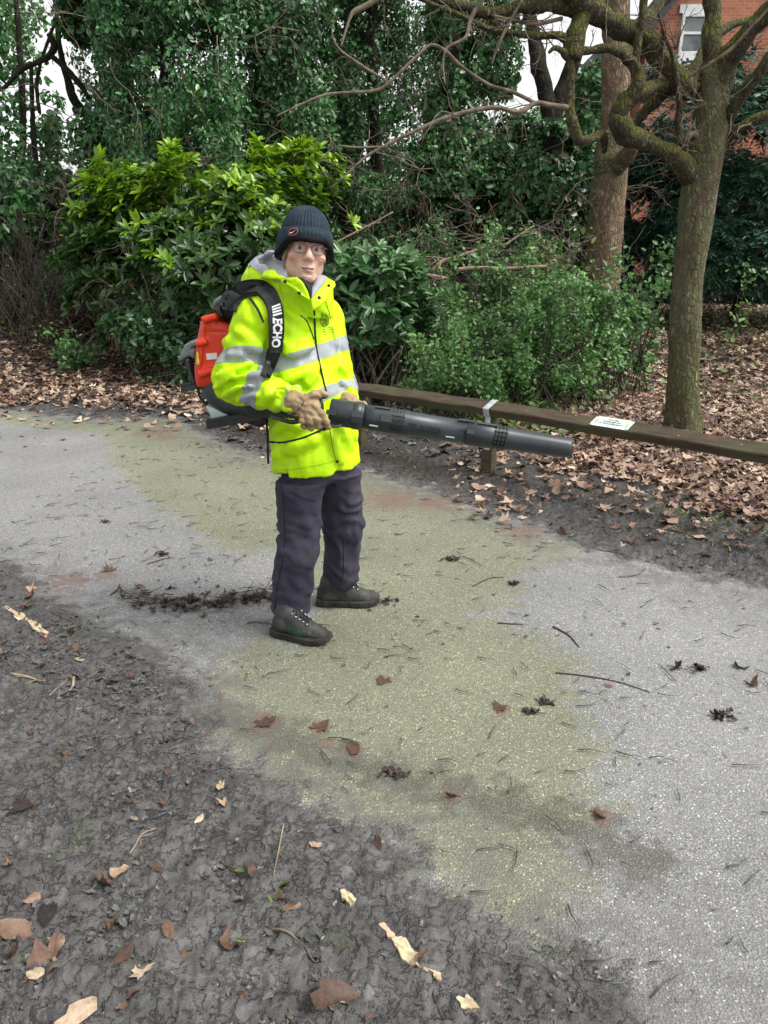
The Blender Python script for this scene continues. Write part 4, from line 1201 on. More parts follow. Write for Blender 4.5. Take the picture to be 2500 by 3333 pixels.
def litter():
    rng = np.random.default_rng(3)
    lit = lambda P: np.maximum(sd_poly(P, LITTER_R), sd_poly(P, LITTER_L))
    mb = MB()
    tpls = [maple_tpl(rng, .5) for _ in range(10)] + [oval_tpl(rng, .7) for _ in range(5)]
    def f(P):
        d = lit(P) + .22 * n2(P[:, 0], P[:, 1], 1.6, 31, 3)
        return (sstep(d, -.12, .25) + .16 * sstep(d, -1.1, -.1)) * (.72 + .28 * sstep(n2(P[:, 0], P[:, 1], .9, 33, 3), -.5, .2))
    for (n, x0, x1, y0, y1, s) in ((38000, .5, 7.5, 3.6, 9.5, .085), (24000, 1., 10, 9.5, 17, .10), (21000, -9, 1., 7.0, 13, .095), (10000, -13, 0, 13, 21, .125)):
        P = scatter(n, x0, x1, y0, y1, f, rng)
        P[:, 2] += rng.uniform(.004, .05, len(P)) ** 1.0
        k = rng.integers(0, len(tpls), len(P))
        N = nrm(np.array([0, 0, 1.0]) + .26 * rng.standard_normal((len(P), 3)))
        D = np.cross(N, rand_dir(rng, len(P)))
        A = np.clip(rng.beta(2.3, 1.75, len(P)) * .95 + .16 * n2(P[:, 0], P[:, 1], 2.2, 41, 2), 0, 1)
        for q in range(len(tpls)):
            m = k == q
            if m.any(): place(mb, tpls[q], P[m], D[m], N[m], s * rng.uniform(.45, 1.35, m.sum()), A[m])
    tag(mb.build('leaf_litter', M_LITTER), 'deep brown and tan fallen leaves covering the woodland floor', 'leaf litter', None, 'stuff')
litter()

def scraps():
    rng = np.random.default_rng(4)
    mud = lambda P: np.maximum(sd_poly(P, MUD_NEAR), .9 * sd_poly(P, VERGE)) + .06 * n2(P[:, 0], P[:, 1], 5, 21, 3)
    mb = MB(); tpls = [oval_tpl(rng, .8) for _ in range(8)] + [maple_tpl(rng, .5) for _ in range(4)]
    def f(P):
        d = mud(P)
        return sstep(d, -.05, .1) * (.35 + .65 * sstep(n2(P[:, 0], P[:, 1], 3, 51, 3), -.4, .4)) + .055 * (.2 + sstep(n2(P[:, 0], P[:, 1], 2.0, 57, 3), .0, .5))
    for (n, x0, x1, y0, y1, s) in ((11000, -1.6, .9, .9, 3.0, .014), (4500, -3, 0, 2.6, 5.5, .017), (17000, -2.5, 4.0, 2.2, 7.5, .024), (4000, -5, 1, 6, 9.5, .07)):
        P = scatter(n, x0, x1, y0, y1, f, rng)
        P[:, 2] += .004 + .010 * sstep(mud(P[:, :2]), 0, .1) * rng.uniform(0, 1, len(P))
        k = rng.integers(0, len(tpls), len(P))
        N = nrm(np.array([0, 0, 1.0]) + .16 * rng.standard_normal((len(P), 3)))
        D = np.cross(N, rand_dir(rng, len(P)))
        A = np.clip(rng.beta(2.2, 2.2, len(P)), 0, 1)
        for q in range(len(tpls)):
            m = k == q
            if m.any(): place(mb, tpls[q], P[m], D[m], N[m], s * np.clip(np.exp(.45 * rng.standard_normal(m.sum())), .3, 2.0) * np.where(mud(P[m][:, :2]) > 0, 1, .6) , A[m])
    # short bits of twig
    for i in range(1100):
        x, y = rng.uniform(-2.4, 3.0), rng.uniform(1.0, 6.5)
        L = rng.uniform(.02, .10); a = rng.normal(.0, .9)
        p = np.array([x, y, bank(np.array([x]), np.array([y]))[0] + .008])
        d = np.array([math.cos(a), math.sin(a), .05])
        mb.tube([p, p + d * L * .5 + rng.normal(0, L * .07, 3) * [1, 1, .2], p + d * L], [.0022, .002, .001], 4, rng.uniform(0, .9) ** 2)
    tag(mb.build('mud_scraps', M_DEBRIS), 'rotted leaf scraps and twig bits trodden into the mud and path', 'debris', None, 'stuff')
scraps()

def weeds():
    rng = np.random.default_rng(6); mb = MB()
    tp = leaf_tpl(.12, .04, .15)
    spots = [(x * K_D, y * K_D, r, n) for x, y, r, n in [(1320, 1075, .10, 40), (1500, 1110, .16, 80), (1560, 1135, .2, 120), (1640, 1150, .25, 160), (1440, 1090, .12, 50), (905, 1000, .1, 40), (860, 985, .06, 25), (1270, 1050, .12, 40), (1130, 1045, .1, 30), (1185, 1040, .05, 16), (880, 905, .2, 60), (560, 2000, .04, 8), (300, 2020, .03, 7), (600, 1900, .04, 7)]]
    for px, py, r, n in spots:
        if not n: continue
        g = G(px, py)
        P = np.array([g[0], g[1], 0]) + np.c_[rng.normal(0, r, (n, 2)), np.zeros(n)]
        P[:, 2] = bank(P[:, 0], P[:, 1]) + .005
        D = nrm(rng.standard_normal((n, 3)) * [1, 1, .3] + [0, 0, .8]); N = nrm(np.cross(D, rand_dir(rng, n)))
        place(mb, tp, P, D, N, rng.uniform(.015, .05, n), rng.uniform(.3, 1, n))
    # ivy and seedlings over the litter behind the trees
    for (n, x0, x1, y0, y1) in ((1100, 3.5, 9, 8.5, 13.0), (3800, 3.6, 10, 13.0, 15.5), (1800, -6, -1, 10.5, 12.5), (1500, .3, 3.0, 6.6, 8.2)):
        P = scatter(n, x0, x1, y0, y1, lambda P: sstep(n2(P[:, 0], P[:, 1], .8, 71, 3), -.1, .35), rng)
        P[:, 2] += rng.uniform(.03, .12, len(P))
        N = nrm(np.array([0, -.2, 1.0]) + .4 * rng.standard_normal((len(P), 3))); D = np.cross(N, rand_dir(rng, len(P)))
        place(mb, leaf_tpl(.35, .05, .05), P, D, N, rng.uniform(.04, .09, len(P)), rng.uniform(0, .9, len(P)))
    tag(mb.build('weeds', M_GRASS), 'scattered weeds and seedlings along the verge and woodland floor', 'weeds', None, 'stuff')
weeds()

# ================================================================ THE MAN WITH THE BLOWER
FW = nrm(np.array([.82, -.57, 0])); LF = np.array([.57, .82, 0]); LF = LF / np.linalg.norm(LF); UPV = np.array([0, 0, 1.0])
M_JACKET = None
def _cloth(c, c2, rough=.75, sc=900, spec=.25, big=3.0, dirt=None):
    def b(k):
        pos = k.pos()
        n = k.noise(big, 4, .55, pos)
        col = k.mix(k.smooth(n, .35, .65), c, c2)
        if dirt: col = k.mix(k.m('MULTIPLY', k.smooth(k.noise(9, 5, .6, pos), .56, .72), .55), col, dirt)
        h = k.m('ADD', k.m('MULTIPLY', k.noise(45, 4, .6, pos), 1.0), k.m('MULTIPLY', k.noise(sc, 2, .5, pos), .15))
        k.bsdf(col, rough, k.bump(h, .30, .010), 0, spec)
    return b
M_JACKET = mat('fluorescent_yellow_cloth', _cloth((.58, .92, .002), (.47, .80, .0), .55, 700, .3, 6.0, (.40, .52, .02)))
M_REFLECT = mat('silver_reflective_tape', _cloth((.28, .315, .325), (.33, .365, .375), .5, 500, .35, 14.0))
M_LINING = mat('grey_fleece_lining', _cloth((.30, .31, .34), (.36, .37, .40), .95, 300, .1, 20.0))
M_TROUSER = mat('navy_trouser_cloth', _cloth((.034, .031, .050), (.050, .046, .066), .8, 700, .2, 7.0, (.080, .074, .068)))
M_BLACKCL = mat('black_cloth', _cloth((.016, .016, .018), (.024, .024, .026), .8, 500, .2, 20.0))
M_GLOVE = mat('tan_glove_leather', _cloth((.36, .26, .155), (.26, .18, .10), .75, 300, .2, 24.0, (.14, .10, .065)))
M_BOOT = mat('worn_boot_leather', _cloth((.030, .029, .028), (.062, .060, .057), .65, 300, .3, 18.0, (.13, .125, .115)))
M_BOOTG = mat('green_boot_mesh', _cloth((.03, .055, .045), (.04, .07, .058), .8, 700, .2, 30.0))
M_SOLE = mat('boot_rubber', _cloth((.022, .021, .020), (.045, .043, .040), .8, 200, .2, 20.0))
def _skin(k):
    red = k.attr('flush').outputs['Fac']
    n = k.noise(60, 4, .6)
    col = k.mix(k.smooth(n, .3, .7), (.60, .355, .285), (.68, .44, .365))
    col = k.mix(k.smooth(red, 0, 1), col, (.62, .25, .20))
    col = k.mix(k.m('MULTIPLY', k.smooth(k.noise(28, 5, .7), .52, .68), .35), col, (.56, .27, .20))
    col = k.mix(k.attr('lip').outputs['Fac'], col, (.36, .145, .12))
    col = k.mix(k.attr('mouth').outputs['Fac'], col, (.07, .022, .02))
    k.bsdf(col, .5, k.bump(k.noise(130, 6, .7), .45, .003), 0, .4, 0, .12)
M_SKIN = mat('skin', _skin)
M_HAIR = M_plain('white_hair', (.55, .54, .52), .7, nscale=300, namp=.3, bscale=500, bump=.6)
M_BROW = M_plain('grey_brow_hair', (.16, .13, .11), .8, nscale=300, namp=.3)
M_WOOL = mat('navy_wool', _cloth((.026, .038, .052), (.034, .048, .062), .95, 900, .1, 25.0))
M_WOOLIN = mat('dark_fleece_brim', _cloth((.012, .012, .016), (.020, .018, .023), 1.0, 400, .05, 40.0))
M_METAL = M_plain('spectacle_metal', (.12, .085, .07), .35, .3, nscale=40, namp=.1)
M_EYEW = M_plain('shaded_eye_white', (.28, .24, .22), .25, nscale=50, namp=.05, bump=0)  # white greyed so its colour carries the shade of the eye sockets
M_IRIS = M_plain('iris', (.018, .018, .018), .15, nscale=200, namp=.3, bump=0)
M_LOGOW = M_plain('white_print', (.75, .77, .77), .6, nscale=60, namp=.05, bump=.05)
M_LOGOR = M_plain('red_stitching', (.40, .08, .09), .7, nscale=80, namp=.15)
M_DARKPRINT = M_plain('dark_green_print', (.16, .22, .02), .7, nscale=80, namp=.15, bump=0)
M_STEEL = M_plain('bright_steel', (.55, .55, .55), .3, .9, nscale=40, namp=.1)

# ---- jacket
ROWS = [(.66, 1032, .186, .156), (.74, 1030, .188, .156), (.86, 1024, .186, .154), (1.0, 1010, .186, .152), (1.13, 988, .208, .155), (1.25, 964, .212, .148), (1.34, 950, .196, .132), (1.40, 950, .155, .115), (1.45, 956, .105, .098), (1.50, 966, .08, .085)]
YC = 3.03
_rz = np.array([r[0] for r in ROWS]); _rx = np.array([XZ(r[1], r[0], YC)[0] for r in ROWS]); _ra = np.array([r[2] for r in ROWS]); _rb = np.array([r[3] for r in ROWS])
RS, RE, RW_ = W(838, 1040, 2.90), W(772, 1236, 2.86), W(962, 1312, 2.66)
LS, LE, LWr = W(1056, 1040, 3.17), W(1090, 1225, 3.22), W(1128, 1302, 2.98)
NECK = W(1000, 955, 2.98)
NZ0 = W(965, 1010, 3.02)

def torso(P):
    z = P[:, 2]
    cx = np.interp(z, _rz, _rx); a = np.interp(z, _rz, _ra); b = np.interp(z, _rz, _rb)
    dx, dy = P[:, 0] - cx, P[:, 1] - YC
    q1 = (dx * LF[0] + dy * LF[1]) / a; q2 = (dx * FW[0] + dy * FW[1]) / b
    rr = (np.abs(q1) ** 2.4 + np.abs(q2) ** 2.4 + 1e-9) ** (1 / 2.4)
    return np.maximum((rr - 1) * b * .95, z - 1.49)

def hem_d(P):
    # plane of the jacket's lower edge, dipping at the wearer's right
    p0 = XZ(1031, .715, YC)
    n = nrm(np.array([.05, .02, -1.0]))
    return (P - p0) @ n

def sleeves(P):
    r = chain(P, [RS, RE], [.088, .086], .02)
    r = smin(r, cap(P, RE, RW_, .088, .050), .035)
    l = smin(cap(P, LS, LE, .080, .070), cap(P, LE, LWr, .068, .052), .03)
    return r, l

HOODC = W(868, 905, 3.06)
def hood(P):
    R = np.array([nrm(np.array([.78, -.45, .42])), nrm(np.array([.5, .86, 0])), np.cross(nrm(np.array([.78, -.45, .42])), nrm(np.array([.5, .86, 0])))])
    o = ell(P, HOODC + [.045, 0, -.005], (.150, .150, .098), R)
    o = smin(o, ell(P, NECK + [-.05, .05, -.02], (.14, .12, .06)), .04)
    c = ell(P, HOODC + np.array([.080, -.035, .055]), (.128, .120, .085), R)
    return o, c

# creases: short curves on the cloth that are raised
_FOLD_PX = [([(745, 1150), (800, 1165), (850, 1190)], .016, .010), ([(730, 1110), (790, 1130), (860, 1150)], .018, .009), ([(770, 1080), (820, 1110), (870, 1125)], .018, .008),
    ([(705, 1225), (740, 1212), (775, 1195), (815, 1185)], .016, .014), ([(700, 1262), (735, 1240), (790, 1222), (850, 1215)], .016, .013), ([(720, 1290), (770, 1262), (810, 1255)], .015, .010), ([(770, 1310), (800, 1290), (830, 1285)], .014, .008),
    ([(905, 1260), (900, 1290), (890, 1330)], .014, .009), ([(930, 1255), (935, 1290), (925, 1330)], .014, .008), ([(880, 1345), (910, 1325), (945, 1335)], .016, .010), ([(905, 1250), (940, 1262), (965, 1268)], .014, .007),
    ([(910, 1110), (950, 1130), (1010, 1120)], .020, .010), ([(905, 1145), (960, 1155), (1020, 1130)], .018, .009), ([(930, 1235), (980, 1225), (1040, 1190)], .022, .009), ([(960, 1265), (1000, 1250), (1035, 1225)], .018, .008),
    ([(890, 1400), (930, 1380), (970, 1390)], .022, .009), ([(890, 1480), (950, 1455), (1030, 1430)], .025, .007), ([(1060, 1400), (1085, 1430), (1110, 1500)], .022, .007), ([(1095, 1360), (1120, 1400), (1145, 1450)], .020, .007),
    ([(1080, 1060), (1092, 1090), (1096, 1120)], .014, .006), ([(1115, 1160), (1110, 1190), (1125, 1210)], .014, .008), ([(1110, 1240), (1135, 1255), (1150, 1280)], .014, .008), ([(940, 1010), (960, 1030), (1000, 1060)], .018, .006)]

def jacket0(P):
    d = torso(P)
    r, l = sleeves(P)
    # shoulders run smoothly into the sleeves
    d = smin(d, cap(P, NZ0 + [-.02, 0, .0], RS + [.02, 0, .01], .085, .085), .05)
    d = smin(d, cap(P, NZ0 + [.02, .02, .0], LS + [-.01, 0, .0], .08, .078), .05)
    d = smin(d, r, .028); d = smin(d, l, .024)
    o, c = hood(P)
    d = smin(d, o, .02)
    # collar ring about the neck
    q = P - NECK
    rad = np.hypot(q[:, 0], q[:, 1])
    ring = np.maximum(np.abs(rad - .085) - .014, np.abs(q[:, 2] + .03) - .06)
    d = smin(d, ring, .02)
    d = smax(d, -c, .012)
    neck = cap(P, NECK + [-.01, .012, .0], NECK + [.02, -.03, .14], .058, .078)
    d = smax(d, -neck, .012)
    d = smax(d, hem_d(P), .010)
    return d

FOLDS = []
for pts, w_, h_ in _FOLD_PX:
    hp = hit(pts, jacket0, 2.3, 3.6, 0, 260)
    FOLDS.append((spline(hp, 6), w_, h_))

def jacket(P):
    d = jacket0(P)
    near = np.abs(d) < .05
    if near.any():
        Q = P[near]; e = np.zeros(len(Q))
        for c, w_, h_ in FOLDS:
            bb = np.all((Q > c.min(0) - .06) & (Q < c.max(0) + .06), axis=1)
            if not bb.any(): continue
            s = Q[bb]; dd = np.full(len(s), 9.)
            for a, b in zip(c[:-1], c[1:]): dd = np.minimum(dd, cap(s, a, b, 0))
            e[bb] += 1.5 * h_ * (np.exp(-(dd / w_) ** 2) - .7 * np.exp(-((dd - w_ * 1.7) / w_) ** 2))
        big = fbm(Q * [9, 9, 5], 61, 3); fine = fbm(Q * [22, 22, 12] + big[:, None] * .6, 63, 2)
        e += .0080 * big + .0036 * (1 - 2 * np.abs(fine))
        d = d.copy(); d[near] -= e
    return d

def skin_obj(name, f, lo, hi, h, m, parent, attrs=None, smooth=1):
    V, F = surfnet(f, lo, hi, h)
    a = attrs(V) if attrs else None
    return obj(name, V, [F], m, parent, a), V, F

man_base = np.array([(-.30), 3.0, 0])
MAN = thing('person', 'elderly man in yellow high visibility jacket, dark woolly hat and glasses holding a leaf blower', 'person', man_base)
JV, JF = surfnet(jacket, (-1.0, 2.45, .66), (.06, 3.45, 1.66), .0075)
jo = obj('jacket', JV, [JF], M_JACKET, MAN)
JN = vnormals(JV, JF)

def patch(name, field, m, parent, off=.0016):
    """a piece of cloth sewn on: the jacket's own surface where the field is positive, lifted a little"""
    V, F = clip_mesh(JV + JN * off, JF, field)
    return obj(name, V, [F], m, parent)

tr = torso(JV); rr_, ll_ = sleeves(JV); ho, hc = hood(JV)
fr_ = (JV - XZ(1000, 1.1, YC)) @ FW
on_r = np.minimum(tr, .2) - rr_           # positive on the right sleeve
on_l = tr - ll_
# torso bands: slanted plane through measured points
def plane_band(pts, half, dx=0.):
    h_ = hit(pts, jacket0, 2.3, 3.6)
    A = np.c_[h_[:, :2], np.ones(len(h_))]
    s = np.linalg.lstsq(A, h_[:, 2], rcond=None)[0]
    return half - np.abs(JV[:, 2] - (JV[:, 0] * s[0] + JV[:, 1] * s[1] + s[2]))
bt = np.minimum(plane_band([(890, 1190), (960, 1170), (1040, 1147), (1085, 1130)], .029), .006 - np.maximum(on_r, on_l) * 1.0)
patch('reflective_band', bt, M_REFLECT, jo)
b2 = np.minimum(JV[:, 0] - W(1022, 1280, 2.9)[0], plane_band([(1050, 1285), (1080, 1270), (1108, 1262), (1112, 1258)], .029), .006 - np.maximum(on_r, on_l))
patch('reflective_band', b2, M_REFLECT, jo)
ta = axial(JV, RS, RE); tf = axial(JV, RE, RW_)
ax_ = nrm(RE - RS); af_ = nrm(RW_ - RE)
bs = np.minimum(.027 - np.abs((JV - W(775, 1168, 2.86)) @ nrm(np.array([.0, .38, .92]))), np.minimum(on_r + .01, .135 - np.linalg.norm(JV - W(775, 1165, 2.88), axis=1)))
patch('reflective_band', bs, M_REFLECT, jo)
bs = np.minimum(.035 - np.abs((JV - W(838, 1268, 2.78)) @ nrm(np.array([.89, -.30, -.40]))), np.minimum(on_r + .01, .13 - np.linalg.norm(JV - W(838, 1272, 2.78), axis=1)))
patch('reflective_band', bs, M_REFLECT, jo)
axl = nrm(LE - LS); afl = nrm(LWr - LE)
bs = np.minimum(.025 - np.abs((JV - W(1118, 1217, 3.2)) @ nrm(axl)), np.minimum(on_l + .012, .14 - np.linalg.norm(JV - W(1100, 1217, 3.2), axis=1)))
patch('reflective_band', bs, M_REFLECT, jo)
bs = np.minimum(.025 - np.abs((JV - W(1086, 1135, 3.2)) @ nrm(axl)), np.minimum(on_l + .012, .14 - np.linalg.norm(JV - W(1086, 1135, 3.2), axis=1)))
patch('reflective_band', bs, M_REFLECT, jo)
# grey lining where the hood is open
lin = np.minimum(.020 - hc, .24 - np.linalg.norm(JV - HOODC, axis=1))
patch('hood_lining', lin, M_LINING, jo, .0035)
q_ = JV - NECK
cl = np.minimum(.078 - np.hypot(q_[:, 0], q_[:, 1]), q_[:, 2] + .05)
patch('collar_lining', cl, M_LINING, jo, .001)
cuff = np.minimum(.010 - np.abs((JV - W(944, 1305, 2.67)) @ af_), on_r + .01)
patch('cuff_strap', cuff, mat('faded_yellow_tape', _cloth((.44, .62, .12), (.5, .68, .16), .6, 500, .3, 14.0)), jo)

def ribbon(pts, half_px, f, off, th, name, m, parent, n=40, y0=2.3, y1=3.6, k=5, free=None):
    """a flat band laid over a surface: measured middle line and half width, thickness th"""
    c = spline(np.c_[np.array(pts, float), np.zeros(len(pts))], n)[:, :2]
    hw = np.interp(np.linspace(0, 1, n), np.linspace(0, 1, len(np.atleast_1d(half_px))), np.atleast_1d(half_px))
    t = np.gradient(c, axis=0); t /= np.linalg.norm(t, axis=1, keepdims=True)
    s = np.stack([-t[:, 1], t[:, 0]], 1)
    cols = []
    for u in np.linspace(-1, 1, k):
        cols.append(hit(c + s * (hw * u)[:, None], f, y0, y1, off))
    S = np.stack(cols, 1)                       # n,k,3
    Nn = grad(f, S.reshape(-1, 3), .008).reshape(n, k, 3)
    prof = th * (1 - .35 * np.abs(np.linspace(-1, 1, k)) ** 3)[None, :, None]
    top = S + Nn * prof
    bot = S - Nn * .004
    V = np.concatenate([top.reshape(-1, 3), bot.reshape(-1, 3)])
    i = np.arange(n - 1)[:, None] * k; j = np.arange(k - 1)[None]
    A = np.stack([i + j, i + j + 1, i + k + j + 1, i + k + j], -1).reshape(-1, 4)
    B = A[:, ::-1] + n * k
    E = []
    for jj in (0, k - 1):
        a = np.arange(n - 1) * k + jj
        E.append(np.stack([a, a + k, a + k + n * k, a + n * k], 1) if jj == k - 1 else np.stack([a + k, a, a + n * k, a + k + n * k], 1))
    for ii in (0, n - 1):
        a = ii * k + np.arange(k - 1)
        E.append(np.stack([a + 1, a, a + n * k, a + 1 + n * k], 1) if ii == n - 1 else np.stack([a, a + 1, a + 1 + n * k, a + n * k], 1))
    o = obj(name, V, np.concatenate([A, B] + E), m, parent)
    return o, top, Nn

def cord(pts, rad, f, name, m, parent, off=.0, n=30, y0=2.3, y1=3.6):
    c = spline(np.c_[np.array(pts, float), np.zeros(len(pts))], n)[:, :2]
    p = hit(c, f, y0, y1, off)
    p[1:-1] = (p[:-2] + 2 * p[1:-1] + p[2:]) / 4
    V, F = tube(p, rad, 6)
    return obj(name, V, F, m, parent)

# zip, seams, pocket flap edges, studs, emblem
cord([(1023, 1010), (1026, 1080), (1030, 1130), (1043, 1195), (1058, 1260), (1066, 1292)], .0040, jacket, 'zip', M_BLACKCL, jo, .001)
cord([(1073, 1390), (1078, 1425), (1086, 1470), (1098, 1505), (1110, 1516)], .0018, jacket, 'front_edge', mat('seam_shade_cloth', _cloth((.22, .32, .01), (.2, .3, .01))), jo, .001)
cord([(875, 1438), (920, 1440), (985, 1425), (1040, 1402), (1066, 1386)], .0042, jacket, 'waist_cord', M_BLACKCL, jo, .001)
cord([(978, 1026), (1000, 1046), (1014, 1080), (1022, 1104)], .0022, jacket, 'chest_zip', M_BLACKCL, jo, .001)
cord([(866, 1356), (871, 1420), (872, 1480), (874, 1510)], .0048, lambda P: torso(P) - .012, 'drawcord', M_BLACKCL, jo, .0)
cord([(1040, 940), (1064, 990), (1082, 1060), (1095, 1130), (1098, 1180)], .0014, jacket, 'panel_seam', mat('seam_thread', _cloth((.33, .46, .03), (.30, .43, .03))), jo, .0008)
cord([(898, 1530), (960, 1527), (1040, 1512), (1105, 1496)], .0012, jacket, 'hem_stitching', mat('hem_thread', _cloth((.36, .52, .02), (.33, .5, .02))), jo, .0008)
cord([(910, 925), (922, 980), (922, 1050), (910, 1115)], .0012, jacket, 'panel_seam', mat('seam_thread_side', _cloth((.38, .52, .03), (.35, .5, .03))), jo, .0008)

def slab(outline, name, m, parent, th=.008, ripple=.0, lift=None):
    """a stiff flap: outline of measured points with their own depths, given thickness"""
    P = np.array([W(*o) for o in outline]); n = len(P)
    c = P.mean(0)
    nn = np.zeros(3)
    for i in range(n): nn += np.cross(P[i] - c, P[(i + 1) % n] - c)
    nn = nrm(nn)
    if nn[1] > 0: nn = -nn
    rings = [1.0, .82, .5, .2]; Vt = []; 
    for s in rings: Vt.append(c + (P - c) * s + nn * (th / 2 if s < 1 else th * .15) + nn * .006 * (1 - s))
    Vb = [c + (P - c) * s - nn * (th / 2 if s < 1 else th * .15) + nn * .006 * (1 - s) for s in rings]
    V = np.concatenate(Vt + Vb + [[c + nn * (th / 2 + .006)], [c - nn * (th / 2 - .006)]])
    F4, F3 = [], []
    R = len(rings)
    for s in (0, 1):
        o = s * R * n
        for r in range(R - 1):
            for i in range(n):
                q = [o + r * n + i, o + r * n + (i + 1) % n, o + (r + 1) * n + (i + 1) % n, o + (r + 1) * n + i]
                F4.append(q if s == 0 else q[::-1])
        for i in range(n):
            q = [o + (R - 1) * n + i, o + (R - 1) * n + (i + 1) % n, 2 * R * n + s]
            F3.append(q if s == 0 else q[::-1])
    for i in range(n):
        F4.append([i, R * n + i, R * n + (i + 1) % n, (i + 1) % n])
    o = obj(name, V, [np.array(F4), np.array(F3)], m, parent)
    return o, nn, c

def dense(outline, n=4):
    o = np.array(outline, float)
    return [tuple(o[i] + (o[(i + 1) % len(o)] - o[i]) * t / n) for i in range(len(o)) for t in range(n)]
cf, cn, cc = slab(dense([(1012, 974, 2.79), (1017, 1009, 2.78), (1040, 996, 2.79), (1064, 978, 2.82), (1092, 928, 2.88), (1088, 917, 2.90), (1064, 904, 2.90), (1050, 928, 2.86)]), 'collar_flap', M_JACKET, jo, .012)
slab(dense([(1012, 976, 2.80), (1050, 930, 2.87), (1065, 902, 2.91), (1052, 896, 2.92), (1036, 893, 2.92), (1020, 925, 2.88), (1006, 955, 2.83)]), 'collar_lining', M_LINING, jo, .010)
c2, _, _ = slab(dense([(905, 893, 2.84), (935, 905, 2.81), (967, 902, 2.79), (985, 918, 2.78), (1002, 950, 2.78), (1010, 978, 2.78), (985, 964, 2.775), (950, 938, 2.79), (915, 918, 2.82)]), 'collar_flap', M_JACKET, jo, .012)
slab(dense([(968, 902, 2.80), (985, 912, 2.79), (1006, 945, 2.80), (1012, 972, 2.80), (1020, 960, 2.84), (1016, 925, 2.88), (985, 905, 2.88)]), 'neck_warmer', M_BLACKCL, jo, .010)
slab(dense([(862, 884, 2.93), (895, 880, 2.88), (905, 893, 2.845), (918, 908, 2.82), (880, 908, 2.84), (850, 905, 2.9)]), 'hood_edge', M_JACKET, jo, .016)
st = MB()
for x, y, Y in ((1070, 930, 2.862), (1039, 969, 2.79), (928, 916, 2.79), (974, 954, 2.765), (1098, 1502, 2.86)):
    p = W(x, y, Y)
    if y > 1400: p = hit([(x, y)], jacket)[0]
    d = nrm(np.array([0, 0, CAM_H]) - p)
    st = MB(); st.tube([p, p + d * .006], [.0065, .005], 10); st.build('stud', M_BLACKCL, jo)

def text_mesh(body, shear=0.0):
    """flat letters as vertices and faces, one unit high"""
    cu = bpy.data.curves.new('lettering', 'FONT'); cu.body = body; cu.size = 1.0; cu.shear = shear; cu.align_x = 'LEFT'; cu.offset = 0.045
    o = bpy.data.objects.new('lettering', cu); COL.objects.link(o)
    bpy.context.view_layer.update()
    me = bpy.data.meshes.new_from_object(o.evaluated_get(bpy.context.evaluated_depsgraph_get()))
    V = np.array([v.co[:] for v in me.vertices]); F = [list(p.vertices) for p in me.polygons]
    bpy.data.objects.remove(o, do_unlink=True); bpy.data.curves.remove(cu); bpy.data.meshes.remove(me)
    T = []
    for f in F:
        for i in range(1, len(f) - 1): T.append([f[0], f[i], f[i + 1]])
    return V, np.array(T)

# crest and three lines of small print on the chest
ce = MB()
def on_chest(px):
    p = hit(px, jacket, 2.3, 3.6, .0018)
    return p
def crest_ring(cx, cy, rx, ry, w, n=26):
    a = np.linspace(0, 2 * np.pi, n)
    for s in (0,):
        p = on_chest(np.c_[cx + rx * np.cos(a), cy + ry * np.sin(a)])
        ce.tube(p, w, 4)
crest_ring(1057, 1044, 13, 20, .0012)
crest_ring(1058, 1050, 7, 11, .0010)
for a0, a1 in (((1046, 1020), (1052, 1034)), ((1050, 1016), (1054, 1030)), ((1062, 1018), (1060, 1032)), ((1066, 1024), (1062, 1036)), ((1046, 1034), (1056, 1042)), ((1049, 1052), (1066, 1056)), ((1055, 1040), (1062, 1060)), ((1064, 1040), (1050, 1060)), ((1068, 1044), (1060, 1052))):
    ce.tube(on_chest(np.linspace(a0, a1, 5)), .0013, 4)
for pts in ([(1052, 1071), (1060, 1073), (1070, 1065), (1078, 1064)], [(1051, 1078), (1060, 1081), (1072, 1072), (1084, 1071)], [(1056, 1087), (1062, 1089), (1073, 1081), (1084, 1080)]):
    ce.tube(on_chest(spline(np.c_[pts, np.zeros(4)], 9)[:, :2]), .0011, 4)
ce.build('chest_crest', M_DARKPRINT, jo)

# ---- trousers
TR = [W(985, 1500, 2.96), W(968, 1780, 2.92), W(949, 1975, 2.95)]
TL = [W(1092, 1480, 3.08), W(1124, 1700, 3.14), W(1104, 1880, 3.21)]
def trousers(P):
    r = smin(cap(P, TR[0], TR[1], .103, .087), cap(P, TR[1], TR[2], .087, .087), .03)
    l = smin(cap(P, TL[0], TL[1], .098, .083), cap(P, TL[1], TL[2], .083, .079), .03)
    pel = ell(P, (TR[0] + TL[0]) / 2 + [0, .0, .05], (.17, .15, .16))
    d = smin(r, l, .012); d = smin(d, pel, .03)
    near = np.abs(d) < .04
    Q = P[near]; zz = Q[:, 2]
    tk = axial(Q, TR[1], TR[2]); kn = np.exp(-((zz - .47) / .10) ** 2); an = np.exp(-((zz - .13) / .09) ** 2)
    big = fbm(Q * [8, 8, 7], 71, 3)
    dia = np.sin((zz * 1.0 + .55 * Q[:, 0] + .3 * big * .06) * 95 + big * 2.2)
    e = .010 * big + .0055 * dia * (kn + .9 * an + .30) * (.6 + .5 * vnoise(Q * 9, 73)) + .006 * (1 - 2 * np.abs(fbm(Q * [13, 13, 7], 75, 2)))
    d[near] -= e
    lowr = .062 + .0 * P[:, 2]
    h = np.where(P[:, 0] + (P[:, 1] - 3.05) * -.5 < -.19, .085, .095)
    d = smax(d, np.where(P[:, 2] > .685, torso(P) + .026, -.05), .004)
    return smax(d, h - P[:, 2], .008)
to, TV, TF = skin_obj('trousers', trousers, (-.56, 2.66, .05), (.10, 3.42, .93), .0085, M_TROUSER, MAN)
